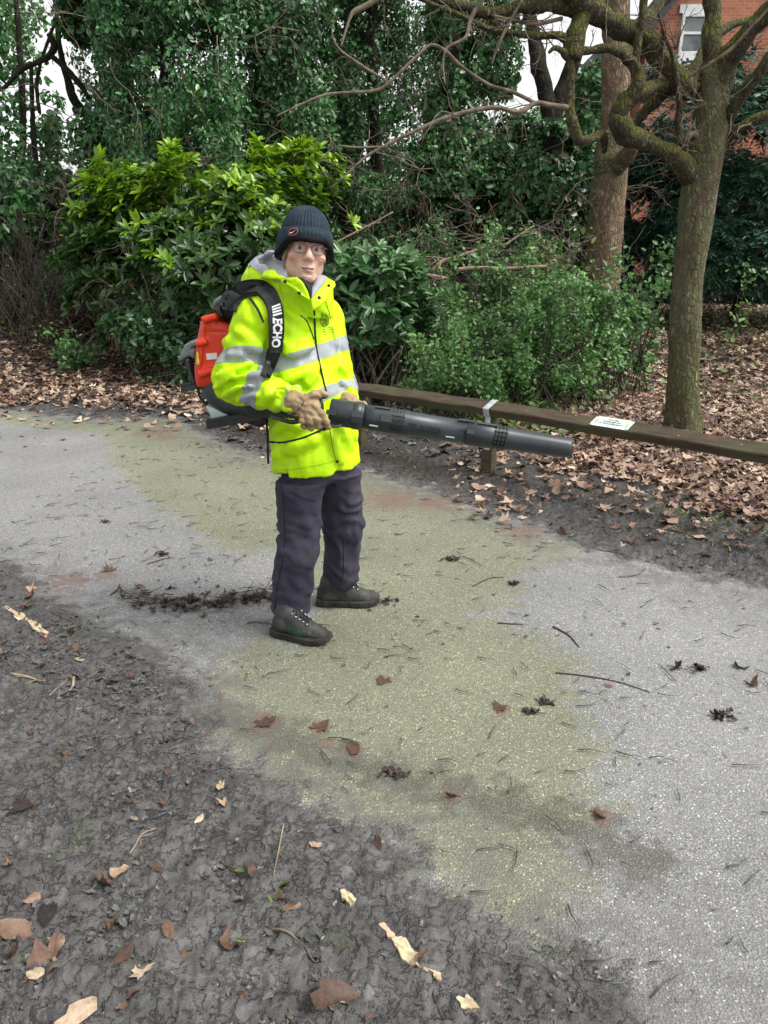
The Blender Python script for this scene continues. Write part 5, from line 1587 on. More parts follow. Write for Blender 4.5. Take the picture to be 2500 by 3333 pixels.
cord([(907, 1550), (922, 1620), (925, 1780), (905, 1900), (893, 1985)], .0016, trousers, 'side_seam', M_BLACKCL, to, .001)
cord([(1118, 1745), (1118, 1860), (1110, 1890)], .0016, trousers, 'side_seam', M_BLACKCL, to, .001)
cord([(945, 1600), (985, 1620), (1030, 1632)], .0016, trousers, 'knee_panel_seam', M_BLACKCL, to, .001)

# ---- boots
def boot(heel, toe, top, seed, green):
    heel, toe = np.array(heel), np.array(toe)
    u = nrm(toe - heel); v = np.array([-u[1], u[0], 0]); L = np.linalg.norm(toe - heel)
    R = np.stack([u, v, UPV])
    loc = lambda P: (P - heel) @ R.T
    sh_ = nrm(np.asarray(top) - heel)
    tl = (np.asarray(top) - heel) @ R.T
    def outline(q, grow=0.):
        t = np.clip(q[:, 0] / L, 0, 1)
        w = np.interp(t, [0, .12, .3, .5, .7, .88, 1], [.030, .040, .041, .044, .052, .045, .026])
        dx = np.maximum(np.maximum(-q[:, 0], q[:, 0] - L), -np.minimum(q[:, 0], L - q[:, 0]) * 1)
        return np.maximum(np.abs(q[:, 1]) - w - grow, dx - grow)
    def sole(P):
        q = loc(P); zc = .018
        top_ = .033 + .010 * sstep(-q[:, 0], -.06, .02) + .010 * sstep(q[:, 0], L - .06, L)
        bot_ = .002 + .016 * sstep(q[:, 0], L - .07, L + .01)
        d = np.maximum(outline(q, .004), np.maximum(q[:, 2] - top_, bot_ - q[:, 2]))
        d = d + .0016 * np.sin(q[:, 0] * 420) * (q[:, 2] < .016) - .002 * np.exp(-((q[:, 2] - .026) / .004) ** 2)
        return d
    def upper(P):
        q = loc(P)
        d = cap(q, [.045, 0, .056], [L * .62, 0, .046], .038, .036)
        d = smin(d, cap(q, [L * .55, 0, .044], [L - .038, 0, .036], .042, .034), .03)
        d = smin(d, cap(q, [.05, 0, .07], [tl[0], tl[1], .15], .040, .048), .03)
        d = smin(d, cap(q, [.06, 0, .12], [L * .52, 0, .070], .040, .032), .03)
        d = np.maximum(d, outline(q, .001) - .004)
        d = np.maximum(d, .028 - q[:, 2])
        d -= .0012 * fbm(P * 60, seed, 2)
        return d
    b = thing('boot', None, None, heel); b.parent = MAN
    b.matrix_parent_inverse = world_of(MAN).inverted()
    lo = np.minimum(heel, toe) - [.11, .11, .0]; hi = np.maximum(heel, toe) + [.11, .11, 0]; lo[2], hi[2] = -.01, .20
    uo, UV, UF = skin_obj('upper', upper, lo, hi, .0055, M_BOOT, b)
    skin_obj('sole', sole, lo, hi, .005, M_SOLE, b)
    lc = MB(); ey = MB()
    tp = lambda a, s: heel + R.T @ np.array([a, s, 0])
    def surf(a, s):
        for z in np.linspace(.17, .03, 90):
            p = heel + R.T @ np.array([a, s, z])
            if upper(p[None])[0] < 0: return p + [0, 0, .003]
        return heel + R.T @ np.array([a, s, .05])
    rows = np.linspace(L * .40, L * .66, 5)
    for i, a in enumerate(rows):
        for s in (-1, 1):
            ey = MB(); ey.tube([surf(a, s * .026), surf(a, s * .026) + [0, 0, .006]], .0045, 6); ey.build('eyelet', M_STEEL, b)
        if i < 4:
            for s in (-1, 1):
                lc.tube(np.array([surf(a + (rows[i + 1] - a) * t, s * .026 * (1 - 2 * t)) for t in np.linspace(0, 1, 6)]), .0024, 4)
        lc.tube(np.array([surf(a, .026 * (1 - 2 * t)) for t in np.linspace(0, 1, 5)]), .0024, 4)
    lc.build('laces', M_BLACKCL, b)
    un = vnormals(UV, UF); q = loc(UV)
    def pan(name, f, m, off):
        V, F = clip_mesh(UV + un * off, UF, f); obj(name, V, [F], m, b)
    if green:
        pan('mesh_panel', np.minimum(np.minimum(q[:, 0] - L * .34, L * .60 - q[:, 0]), np.minimum(.082 - q[:, 2] - .12 * (q[:, 0] - L * .34), np.minimum(q[:, 2] - .036, -q[:, 1] - .012))), M_BOOTG, .0012)
    pan('toe_cap', np.minimum(q[:, 0] - L * .74 - .25 * np.abs(q[:, 1]), .062 - q[:, 2]), M_BOOT, .0015)
    pan('heel_counter', np.minimum(L * .16 - q[:, 0], .085 - q[:, 2]), M_BOOT, .0015)
    return b
boot(G(893, 2062), G(1072, 2096), TR[2], 3, True)
boot(G(1033, 1966), G(1232, 1966), TL[2], 5, False)

# ---- head
HS = np.array([.99, 1.0, .955])
HC = W(993, 812, 2.93)
yaw, roll, pit = math.radians(15), math.radians(6), math.radians(-3)
hf = np.array([math.sin(yaw), -math.cos(yaw), 0]); hl = np.array([math.cos(yaw), math.sin(yaw), 0]); hu = UPV
hf = nrm(hf * math.cos(pit) + hu * -math.sin(pit)); hu = np.cross(hl, hf); hu = hu if hu[2] > 0 else -hu
hl2 = nrm(hl * math.cos(roll) - hu * math.sin(roll)); hu = nrm(hu * math.cos(roll) + hl * math.sin(roll)); hl = hl2
HR = np.stack([hl, hf, hu])
def hloc(P): return ((P - HC) @ HR.T) / HS
def hw(q): return HC + (np.asarray(q, float) * HS) @ HR

def head_l(q):
    x = np.abs(q[:, 0]); m = np.stack([x, q[:, 1], q[:, 2]], 1)
    d = ell(q, (0, -.015, .035), (.076, .096, .092))
    d = smin(d, ell(q, (0, .026, -.048), (.062, .060, .082)), .03)
    d = smin(d, ell(m, (.045, .004, -.068), (.018, .030, .028)), .035)       # jaw angle
    d = smin(d, ell(q, (0, .066, -.108), (.030, .022, .018)), .028)          # chin
    d = smin(d, ell(m, (.042, .060, -.032), (.026, .020, .018)), .026)       # cheekbone
    d = smin(d, cap(m, (.012, .085, .019), (.046, .069, .017), .0105, .0095), .012)   # brow
    d = smax(d, -ell(m, (.031, .096, -.001), (.020, .020, .0125)), .012)     # eye hollow
    d = smin(d, ell(m, (.031, .068, -.002), (.017, .0150, .0120)), .003)     # lids over the eyeball
    d = smax(d, -ell(m, (.0312, .0855, -.0030), (.0115, .010, .0020)), .0016) # lid opening
    d = smin(d, ell(m, (.030, .074, -.018), (.014, .008, .005)), .008)       # bag under the eye
    d = smin(d, cap(q, (0, .083, .006), (0, .103, -.030), .0085, .0120), .012)
    d = smin(d, sph(q, (0, .107, -.037), .0130), .010)
    d = smin(d, ell(m, (.0135, .095, -.040), (.0085, .012, .0085)), .006)
    d = smax(d, -ell(m, (.0075, .104, -.0495), (.0040, .006, .0035)), .003)
    d = smax(d, -ell(m, (.064, .066, -.080), (.012, .018, .022)), .030)      # hollow cheek
    d = smin(d, ell(q, (0, .078, -.074), (.028, .016, .024)), .018)          # muzzle
    for s in (-1, 1):                                                         # folds beside the mouth
        d = smax(d, -chain(q, [(s * .019, .096, -.040), (s * .030, .088, -.062), (s * .034, .080, -.084)], [.0030, .0036, .0026], .002), .004)
    d = smin(d, cap(m, (.0, .0915, -.0735), (.021, .083, -.0755), .0048, .0028), .005)    # upper lip
    d = smin(d, cap(m, (.0, .0905, -.0835), (.019, .083, -.0815), .0058, .0030), .005)    # lower lip
    d = smax(d, -cap(m, (.0, .0985, -.0784), (.025, .086, -.0760), .0029, .0016), .0025)  # mouth line
    d = smax(d, -ell(q, (0, .097, -.0950), (.020, .010, .0045)), .008)
    # ears
    d = smin(d, ell(m, (.0775, -.012, -.012), (.0100, .020, .032)), .008)
    d = smax(d, -ell(m, (.0870, -.006, -.008), (.0050, .010, .018)), .006)
    # neck with its cords, running into the chest
    d = smin(d, cap(q, (0, -.016, -.085), (0, -.052, -.185), .050, .048), .03)
    d = smin(d, cap(m, (.035, .0, -.10), (.012, -.004, -.175), .010, .009), .018)
    d = smin(d, ell(q, (0, -.070, -.205), (.050, .045, .030)), .03)
    w = np.abs(d) < .02
    d[w] -= .0009 * fbm(q[w] * [90, 90, 160], 81, 2) + .0006 * np.sin(q[w][:, 2] * 900) * sstep(q[w][:, 2], .028, .05)
    return d
def head(P): return head_l(hloc(P))
def head_attr(V):
    q = hloc(V); m = np.stack([np.abs(q[:, 0]), q[:, 1], q[:, 2]], 1)
    fl = .75 * np.exp(-(np.linalg.norm((m - [.045, .06, -.035]) / [.022, .04, .020], axis=1)) ** 2) + .65 * np.exp(-(np.linalg.norm((q - [0, .115, -.037]) / [.016, .02, .016], axis=1)) ** 2)
    fl += .5 * np.exp(-(np.linalg.norm((m - [.083, -.01, -.01]) / [.012, .03, .04], axis=1)) ** 2) + .35 * np.exp(-(np.linalg.norm((q - [0, .07, -.118]) / [.03, .04, .02], axis=1)) ** 2)
    lip = np.clip(1.6 * (1 - ((q[:, 2] + .0795) / .0105) ** 2 - (m[:, 0] / .023) ** 2), 0, 1) * (q[:, 1] > .07) * .65
    mo = np.exp(-((q[:, 2] + .0784 - .09 * m[:, 0]) / .0024) ** 2) * (m[:, 0] < .023) * (q[:, 1] > .07)
    return dict(flush=np.clip(fl, 0, 1), lip=np.clip(lip, 0, 1), mouth=mo)
skin_obj('body', head, HC - [.20, .20, .345], HC + [.20, .20, .16], .0026, M_SKIN, MAN, head_attr)
for s in (-1, 1):
    c = np.array([s * .0312, .0705, -.0025])
    e = MB(); th = np.linspace(0, np.pi, 13); ph = np.linspace(0, 2 * np.pi, 20, endpoint=False)
    Vs = np.array([[math.sin(a) * math.cos(b), math.cos(a), math.sin(a) * math.sin(b)] for a in th for b in ph])
    Fs = [[i * 20 + j, i * 20 + (j + 1) % 20, (i + 1) * 20 + (j + 1) % 20, (i + 1) * 20 + j] for i in range(12) for j in range(20)]
    e.add(hw(c + Vs * .0122), Fs)
    eo = e.build('eye', M_EYEW, MAN)
    look = nrm(hloc((np.array([[0, 0, CAM_H]])))[0] - c)
    e2 = MB(); Vi = c + look * .0082 + (Vs * .0074) * [1, .8, 1]
    e2.add(hw(Vi), Fs); e2.build('iris', M_IRIS, eo)
# grey brows and the hair below the hat
rng = np.random.default_rng(9)
for s in (-1, 1):
    hb = MB()
    for i in range(46):
        x = s * rng.uniform(.014, .046)
        p = np.array([x, .088 - .010 * (abs(x) / .046) ** 2, .016 + .004 * math.sin(abs(x) * 60) + rng.normal(0, .0015)])
        hb.tube(hw([p, p + [s * .006, .003, .001 + rng.normal(0, .001)]]), [.0011, .0004], 4)
    hb.build('eyebrow', M_BROW, MAN)
for s in (-1, 1):
    hr = MB()
    for i in range(330):
        t = rng.uniform(0, 1)
        p = np.array([s * (.071 - .022 * t + rng.normal(0, .003)), -.018 - .068 * t + rng.normal(0, .006), -.020 - .035 * rng.uniform(0, 1)])
        d = np.array([s * .002, -.010, -.022]) * rng.uniform(.6, 1.3) + rng.normal(0, .003, 3)
        hr.tube(hw([p, p + d * .5 + [s * .002, 0, 0], p + d]), [.0012, .0011, .0005], 4)
    hr.build('hair', M_HAIR, MAN)

# ---- woolly hat
hatc = np.array([0, -.012, .030]); tilt_ = .16
def hat_pt(th, r_, z, k=(.985, 1.16)):
    x, y = r_ * np.sin(th) * k[0], r_ * np.cos(th) * k[1]
    zz = z + tilt_ * y * 0.55
    return np.stack([x, y + hatc[1] - .02 * (z - .03) * 1.5, zz], -1)
na, nb = 288, 40
th = np.linspace(0, 2 * np.pi, na, endpoint=False)
mb = MB()
prof_r = np.array([.0935, .0935, .0910, .0865, .0795, .0690, .0555, .0420, .0300, .0]); prof_z = np.array([.028, .050, .075, .098, .120, .141, .158, .170, .1755, .172])
prof_z = np.where(prof_z > .05, .05 + (prof_z - .05) * .83, prof_z)
pr = spline(np.c_[prof_r, prof_z, np.zeros(10)], nb)
rows_ = []
for i in range(nb):
    rib = 1 + (.050 * np.abs(np.sin(th * 22)) ** .7 - .025) * min(1, pr[i, 0] / .06)
    wr = 1 + .018 * np.sin(th * 3 + i * .25) * (i / nb)
    rows_.append(hw(hat_pt(th, max(pr[i, 0], .0005) * rib * wr, pr[i, 1])))
V = np.concatenate(rows_); i = np.arange(nb - 1)[:, None] * na; j = np.arange(na)[None]
F = np.stack([i + j, i + (j + 1) % na, i + na + (j + 1) % na, i + na + j], -1).reshape(-1, 4)
mb.add(V, F)
HAT = mb.build('woolly_hat', M_WOOL, MAN)
def cuff_surf(th, t, extra=0.):
    """turned-up brim: t runs from its lower edge to its top edge"""
    th = np.asarray(th, float)
    low = .013 - .050 * sstep(np.abs(np.arctan2(np.sin(th), np.cos(th))), .55, 1.5)
    z = low + (.062 - low) * t
    r_ = .0995 + .007 * np.sin(np.pi * np.clip(t, 0, 1)) + extra + .002 * (1 - t)
    r_ = r_ * (1 + .022 * np.abs(np.sin(th * 22)) * np.clip((t - .25) * 3, 0, 1))
    return hat_pt(th, r_, z)
mb = MB(); nt = 16; rows_ = []
for t in np.linspace(0, 1, nt): rows_.append(hw(cuff_surf(th, t)))
for t in np.linspace(1, 0, nt): rows_.append(hw(cuff_surf(th, t, -.013)))
V = np.concatenate(rows_); n_ = 2 * nt
i = np.arange(n_)[:, None]; 
F = np.stack([i * na + j, i * na + (j + 1) % na, ((i + 1) % n_) * na + (j + 1) % na, ((i + 1) % n_) * na + j], -1).reshape(-1, 4)
mb.add(V, F); mb.build('brim', M_WOOL, HAT)
# dark fleece showing along the lower edge
mb = MB(); thb = np.linspace(0, 2 * np.pi, 160, endpoint=True)
pts = hw(cuff_surf(thb, np.full(160, .12), -.001))
mb.tube(pts, .0120, 10, 0, False, .12, 3); mb.build('fleece_edge', M_WOOLIN, HAT)
# round-cornered badge with a tick
def on_cuff(u, v, lift):
    """badge plane: u to the side, v up, metres, on the front of the brim at the wearer's right"""
    t0 = -.60
    return hw(hat_pt(t0 + np.asarray(u) / .105, .1105 + lift, .038 + np.asarray(v) + .15 * np.asarray(u)))
mb = MB(); a = np.linspace(0, 2 * np.pi, 40, endpoint=False)
bx = .0165 * np.sign(np.cos(a)) * np.abs(np.cos(a)) ** .7; by = .0115 * np.sign(np.sin(a)) * np.abs(np.sin(a)) ** .75
ring = on_cuff(bx, by, .003)
mid = on_cuff(np.array([0.]), np.array([0.]), .0045)
mb.add(np.concatenate([ring, mid]), [[q, (q + 1) % 40, 40] for q in range(40)]); bd = mb.build('badge', M_BLACKCL, HAT)
mb = MB(); cl_ = np.concatenate([ring, ring[:1]]); mb.tube(cl_, .0016, 6); mb.build('badge_edge', M_LOGOR, bd)
sw = np.array([(-.0105, .0008), (-.0088, -.0038), (-.0055, -.0052), (-.001, -.0035), (.0115, .0062), (.002, .0010), (-.0035, -.0010), (-.0065, -.0008), (-.0085, .0018)])
mb = MB(); P_ = on_cuff(sw[:, 0], sw[:, 1], .0055); c_ = on_cuff(np.array([-.0052]), np.array([-.0028]), .0056)
mb.add(np.concatenate([P_, c_]), [[q, (q + 1) % 9, 9] for q in range(9)]); mb.build('badge_tick', M_LOGOW, bd)

# ---- glasses
GL = MB(); lens = MB()
def rim(s):
    a = np.linspace(0, 2 * np.pi, 41)
    x = .0235 * np.sign(np.cos(a)) * np.abs(np.cos(a)) ** .62; z = .0165 * np.sign(np.sin(a)) * np.abs(np.sin(a)) ** .72
    z = z * (1 + .06 * (z > 0)); 
    y = .1035 - .012 * ((s * .0315 + x) / .06) ** 2
    return np.stack([s * .0325 + x, y, z - .006], 1)
for s in (-1, 1):
    r_ = rim(s); GL.tube(hw(r_), .0017, 6, 0, False)
    lens.add(np.concatenate([hw(r_[:-1] * .999), [hw([s * .0325, .0978, -.006])]]), [[q, (q + 1) % 40, 40] for q in range(40)])
    e = r_[np.argmax(r_[:, 0] * s)]
    GL.tube(hw(spline(np.array([[s * .0555, .0925, .003], [s * .0650, .084, .004], [s * .0755, .060, .003], [s * .080, .0, .002], [s * .082, -.02, -.006]]), 16)), .0011, 6)
GL.tube(hw(spline(np.array([[-.0105, .0985, .0015], [0, .1015, .0045], [.0105, .0985, .0015]]), 8)), .0011, 6)
for s in (-1, 1): GL.tube(hw(np.array([[s * .0108, .0975, -.003], [s * .0095, .0955, -.008], [s * .0088, .094, -.012]])), .0011, 4)
gl_o = GL.build('glasses', M_METAL, MAN)
def _lens(k):
    N = k
    g = k.node('ShaderNodeBsdfGlossy', Roughness=.03); t = k.node('ShaderNodeBsdfTransparent')
    f = k.node('ShaderNodeFresnel', IOR=1.45)
    mx = k.node('ShaderNodeMixShader'); k.link(f.outputs[0], mx.inputs[0]); k.link(t.outputs[0], mx.inputs[1]); k.link(g.outputs[0], mx.inputs[2])
    k.link(mx.outputs[0], [n for n in mx.id_data.nodes if n.type == 'OUTPUT_MATERIAL'][0].inputs['Surface'])
lens.build('lenses', mat('spectacle_lens', _lens), gl_o)

# ---- gloves
def glove(parts, palm, cuff_, lo, hi, seed, name='glove'):
    def f(P):
        d = palm(P)
        for pts, rad in parts:
            d = smin(d, chain(P, pts, [q * .95 for q in rad], .006), .0035)
        d = smin(d, cuff_(P), .012)
        w = np.abs(d) < .02
        d[w] -= .0018 * fbm(P[w] * 45, seed, 2) + .0014 * np.sin((P[w] @ np.array([50., 40., 260.])) + 3 * fbm(P[w] * 25, seed + 2, 2))
        return d
    return skin_obj(name, f, lo, hi, .0038, M_GLOVE, MAN)[0]
YH = 2.62
w_ = W
rp = lambda P: smin(ell(P, w_(1003, 1327, YH), (.040, .026, .050), np.array([nrm(np.array([.75, 0, -.65])), [0, 1, 0], nrm(np.array([.65, 0, .75]))])), sph(P, w_(1020, 1352, YH), .026), .03)
rc = lambda P: cap(P, w_(962, 1311, YH + .03), w_(990, 1318, YH + .01), .045, .034)
rfing = [([w_(1024, 1320, YH - .016), w_(1046, 1348, YH - .022), w_(1062, 1374, YH - .012), w_(1068, 1392, YH + .012)], [.0145, .0140, .0125, .0110]),
         ([w_(1014, 1340, YH - .020), w_(1030, 1366, YH - .030), w_(1038, 1386, YH - .010), w_(1040, 1378, YH + .025)], [.0150, .0150, .0135, .0120]),
         ([w_(1000, 1345, YH - .018), w_(1010, 1372, YH - .032), w_(1014, 1391, YH - .012), w_(1018, 1382, YH + .024)], [.0150, .0150, .0135, .0120]),
         ([w_(984, 1342, YH - .010), w_(986, 1370, YH - .024), w_(990, 1386, YH - .004), w_(1000, 1376, YH + .024)], [.0145, .0145, .0130, .0115]),
         ([w_(996, 1300, YH), w_(1022, 1286, YH - .004), w_(1046, 1280, YH + .010), w_(1060, 1284, YH + .022)], [.0190, .0165, .0145, .0120])]
glr = glove(rfing, rp, rc, w_(955, 1400, YH) - [.03, .07, .03], w_(1075, 1265, YH) + [.03, .09, .02], 11)
cuffp = [hit([(x, y)], lambda P: np.minimum(rc(P), rp(P)), 2.3, 3.0)[0] for x, y in ((992, 1282), (990, 1302), (982, 1322), (966, 1338), (954, 1348))]
V, F = tube(spline(np.array(cuffp), 16), .0032, 6); obj('cuff_binding', V, F, mat('brown_binding', _cloth((.10, .06, .03), (.12, .075, .04))), glr)
YL = 2.88
lp = lambda P: ell(P, w_(1150, 1322, YL), (.040, .028, .026))
lc_ = lambda P: cap(P, w_(1130, 1306, YL + .08), w_(1146, 1316, YL + .01), .042, .030)
lf = []
for i, x in enumerate((1152, 1166, 1180, 1192)):
    lf.append(([w_(x - 4, 1306, YL), w_(x + 3, 1316, YL - .085), w_(x + 5, 1345, YL - .108), w_(x + 4, 1372, YL - .085)], [.0150, .0140, .0125, .0110]))
    lf[-1] = ([w_(x - 8, 1318, YL), w_(x + 2, 1332, YL - .02), w_(x + 8, 1352, YL - .022), w_(x + 6, 1384, YL - .05)], [.0150, .0145, .0130, .0110])
lf.append(([w_(1138, 1322, YL - .01), w_(1148, 1326, YL - .04), w_(1160, 1332, YL - .06)], [.0170, .0150, .0120]))
glove(lf, lp, lc_, w_(1110, 1400, YL) - [.03, .14, .0], w_(1215, 1265, YL) + [.03, .13, .02], 13)

# ================================================================ BACKPACK BLOWER, RAIL FENCE, PLAQUE
M_ORANGE = M_plain('orange_plastic', (.74, .045, .012), .38, nscale=8, namp=.08, bump=.08, bscale=300)
M_BLKPL = M_plain('black_plastic', (.020, .023, .025), .42, nscale=20, namp=.25, bump=.12, bscale=400)
M_GREYPL = M_plain('dark_grey_plastic', (.030, .038, .041), .45, nscale=20, namp=.2, bump=.12, bscale=400)
M_ENGPL = M_plain('grey_green_plastic', (.14, .19, .175), .5, nscale=20, namp=.2, bump=.12, bscale=400)
M_TANK = M_plain('cloudy_white_tank', (.50, .62, .57), .4, nscale=9, namp=.07, bump=.05)
M_FOAM = mat('black_harness_padding', _cloth((.020, .022, .023), (.030, .031, .032), .8, 500, .25, 20.0))
M_WEB = mat('black_webbing', _cloth((.012, .012, .014), (.018, .018, .020), .7, 900, .25, 30.0))
M_LABELP = M_plain('white_label', (.72, .78, .76), .5, nscale=40, namp=.08, bump=0)
M_LABELY = M_plain('yellow_label', (.75, .60, .06), .5, nscale=60, namp=.3, bump=0)

BL = thing('backpack_blower', 'backpack leaf blower with orange engine cover and long black tube, carried by the man', 'leaf blower', (-.55, 2.95, .9))
def rsurf(name, f, lo, hi, h, m, parent=BL, attrs=None):
    return skin_obj(name, f, lo, hi, h, m, parent, attrs)

# fan housing: a wide shell standing against the wearer's back, axis fore and aft
PB = W(720, 1150, 3.02)
def poly_prism(P, px, Y0, Y1, rnd):
    """rounded block: measured outline swept in depth between Y0 and Y1"""
    # the outline is taken at the middle depth and kept parallel, so the block has straight sides
    Ym = (Y0 + Y1) / 2
    pl = np.array([[W(x, y, Ym)[0], W(x, y, Ym)[2]] for x, y in px])
    d2 = -sd_poly(P[:, [0, 2]], pl) + rnd
    dz = np.abs(P[:, 1] - Ym) - abs(Y1 - Y0) / 2 + rnd
    q = np.stack([np.maximum(d2, 0), np.maximum(dz, 0)], -1)
    return np.linalg.norm(q, axis=-1) + np.minimum(np.maximum(d2, dz), 0) - rnd
cov = [(668, 1040), (702, 1024), (722, 1036), (790, 1060), (800, 1150), (790, 1236), (735, 1242), (690, 1250), (656, 1250), (650, 1225), (648, 1190), (652, 1140), (659, 1090)]
def cover(P):
    d = poly_prism(P, cov, 2.95, 3.16, .030)
    for px in ([(656, 1030), (704, 1018), (716, 1036), (668, 1052)], [(640, 1108), (676, 1100), (682, 1118), (644, 1128)], [(650, 1206), (690, 1192), (745, 1195), (745, 1212), (690, 1216), (652, 1230)]):
        d = smin(d, poly_prism(P, px, 2.925, 3.0, .008), .008)
    for px in ([(662, 1060), (672, 1058), (664, 1140), (656, 1200), (650, 1200), (656, 1130)],):
        d = smin(d, poly_prism(P, px, 2.938, 2.98, .004), .006)
    d = smax(d, -poly_prism(P, [(676, 1080), (735, 1080), (735, 1085), (676, 1085)], 2.90, 2.957, .002), .004)
    return d
lo = W(630, 1290, 3.06) - [.02, .18, .02]; hi = W(810, 1005, 3.06) + [.02, .18, .02]
rsurf('engine_cover', cover, lo, hi, .006, M_ORANGE)
ml = MB()
P4 = hit([(671, 1151), (706, 1148), (708, 1168), (674, 1171)], cover, 2.6, 3.3); nn_ = grad(cover, P4)
ml.add(np.concatenate([P4 + nn_ * .003, P4 - nn_ * .002]), [[0, 1, 2, 3], [7, 6, 5, 4], [0, 4, 5, 1], [1, 5, 6, 2], [2, 6, 7, 3], [3, 7, 4, 0]]); ml.build('rating_label', M_LABELP, BL, False)
ml = MB(); P4 = hit([(641, 1148), (647, 1146), (648, 1186), (642, 1188)], lambda P: cover(P) - .001, 2.6, 3.3); nn_ = grad(cover, P4)
ml.add(np.concatenate([P4 + nn_ * .003, P4 - nn_ * .002]), [[0, 1, 2, 3], [7, 6, 5, 4], [0, 4, 5, 1], [1, 5, 6, 2], [2, 6, 7, 3], [3, 7, 4, 0]]); ml.build('warning_label', M_LABELY, BL, False)
# engine behind, with its slotted guard and fins
eng = [(602, 1160), (624, 1112), (646, 1100), (660, 1110), (655, 1160), (640, 1150), (606, 1168)]
def guard(P):
    d = poly_prism(P, eng, 3.06, 3.30, .008)
    for i in range(4):
        x = 618 + i * 8
        d = smax(d, -poly_prism(P, [(x, 1140), (x + 12, 1118), (x + 15, 1118), (x + 3, 1142)], 3.02, 3.085, .001), .003)
    return d
rsurf('engine_guard', guard, W(590, 1185, 3.18) - [.02, .16, 0], W(670, 1085, 3.18) + [.02, .16, .02], .005, M_ENGPL)
mb = MB()
a0, a1 = W(616, 1170, 3.12), W(640, 1250, 3.08)
for i in range(9):
    c = a0 + (a1 - a0) * i / 8.0 + [.03, .04, 0]
    mb.box(c, (.045, .07, .0035))
mb.box((a0 + a1) / 2 + [.05, .06, 0], (.022, .05, .065)); mb.build('cylinder_fins', M_BLKPL, BL, False)
mb = MB(); mb.tube(spline(np.array([W(610, 1168, 3.05), W(622, 1220, 3.04), W(636, 1256, 3.03)]), 10), .009, 8)
mb.tube(spline(np.array([W(645, 1262, 3.02), W(650, 1290, 3.02), W(672, 1320, 3.02), W(700, 1342, 3.02)]), 12), .006, 8); mb.build('frame_bar', M_BLKPL, BL)
mb = MB(); Rb = np.array([nrm(np.array([1, -.25, .22])), nrm(np.array([.25, 1, 0])), [0, 0, 1.]])
mb.box(W(630, 1246, 3.10) , (.028, .06, .007), Rb); mb.box(W(636, 1258, 3.07), (.035, .06, .009), Rb); mb.build('throttle_plate', M_GREYPL, BL, False)
# elbow pipe leaving the housing and running forward under the arm
pe = np.array([W(704, 1240, 3.01), W(709, 1276, 3.00), W(742, 1306, 2.98), W(795, 1318, 2.94), W(860, 1322, 2.86), W(920, 1322, 2.76), W(985, 1332, 2.725), W(1045, 1335, 2.71)])
re_ = np.array([.055, .055, .052, .048, .046, .044, .045, .046])
sp_ = spline(np.c_[pe, re_], 90)
ridge = np.where(np.arange(90) > 38, .003 * np.sin(np.arange(90) * 2.1), 0)
V, F = tube(sp_[:40, :3], sp_[:40, 3], 28); obj('elbow_pipe', V, F, M_GREYPL, BL)
V, F = tube(sp_[38:, :3], sp_[38:, 3] * .93 + ridge[38:], 28); obj('flexible_hose', V, F, M_BLKPL, BL)
# tank, base and foot
def tank(P): return poly_prism(P, [(684, 1308), (700, 1310), (745, 1322), (790, 1335), (786, 1350), (740, 1350), (706, 1354)], 2.96, 3.16, .014)
rsurf('fuel_tank', tank, W(675, 1370, 3.06) - [.02, .13, 0], W(800, 1295, 3.06) + [.02, .13, .02], .006, M_TANK)
mb = MB()
mb.tube(spline(np.array([W(664, 1294, 3.0), W(720, 1296, 2.98), W(770, 1298, 2.96)]), 8), .006, 8); mb.build('tank_rail', M_BLKPL, BL)
def base(P):
    d = poly_prism(P, [(668, 1296), (770, 1298), (860, 1322), (900, 1352), (860, 1378), (790, 1356), (740, 1324), (700, 1312)], 3.03, 3.24, .010)
    return d
rsurf('base_frame', base, W(655, 1400, 3.08) - [.02, .15, 0], W(915, 1280, 3.08) + [.02, .15, .02], .007, M_BLKPL)
f0, f1 = W(683, 1378, 2.96), W(860, 1345, 2.92)
ax0 = nrm(f1 - f0); ay0 = nrm(np.cross(UPV, ax0)); az0 = np.cross(ax0, ay0)
mb = MB(); mb.box((f0 + f1) / 2, (np.linalg.norm(f1 - f0) / 2, .035, .018), np.stack([ax0, ay0, az0])); mb.build('foot_bar', M_BLKPL, BL, False)
mb = MB(); mb.tube(spline(np.array([W(768, 1300, 2.93), W(772, 1322, 2.92), W(780, 1340, 2.92), W(790, 1345, 2.92)]), 10), .006, 6); mb.build('spring_clip', M_ENGPL, BL)
# top of the back pad and carrying handle
def pad(P): return poly_prism(P, [(706, 990), (722, 966), (760, 950), (800, 950), (800, 1040), (720, 1026)], 2.98, 3.2, .02)
rsurf('back_pad', pad, W(695, 1055, 3.1) - [.02, .15, 0], W(815, 930, 3.1) + [.02, .15, .02], .007, M_FOAM)
mb = MB(); mb.tube(spline(np.array([W(706, 1008, 3.0), W(702, 990, 2.98), W(716, 976, 2.97), W(740, 968, 2.97), W(752, 975, 2.98)]), 16), .012, 10); mb.build('carry_handle', M_ENGPL, BL)
mb = MB(); mb.tube(spline(np.array([W(706, 992, 2.98), W(712, 1010, 2.97), W(722, 1030, 2.97)]), 8), .010, 8); mb.build('strap_anchor', M_GREYPL, BL)
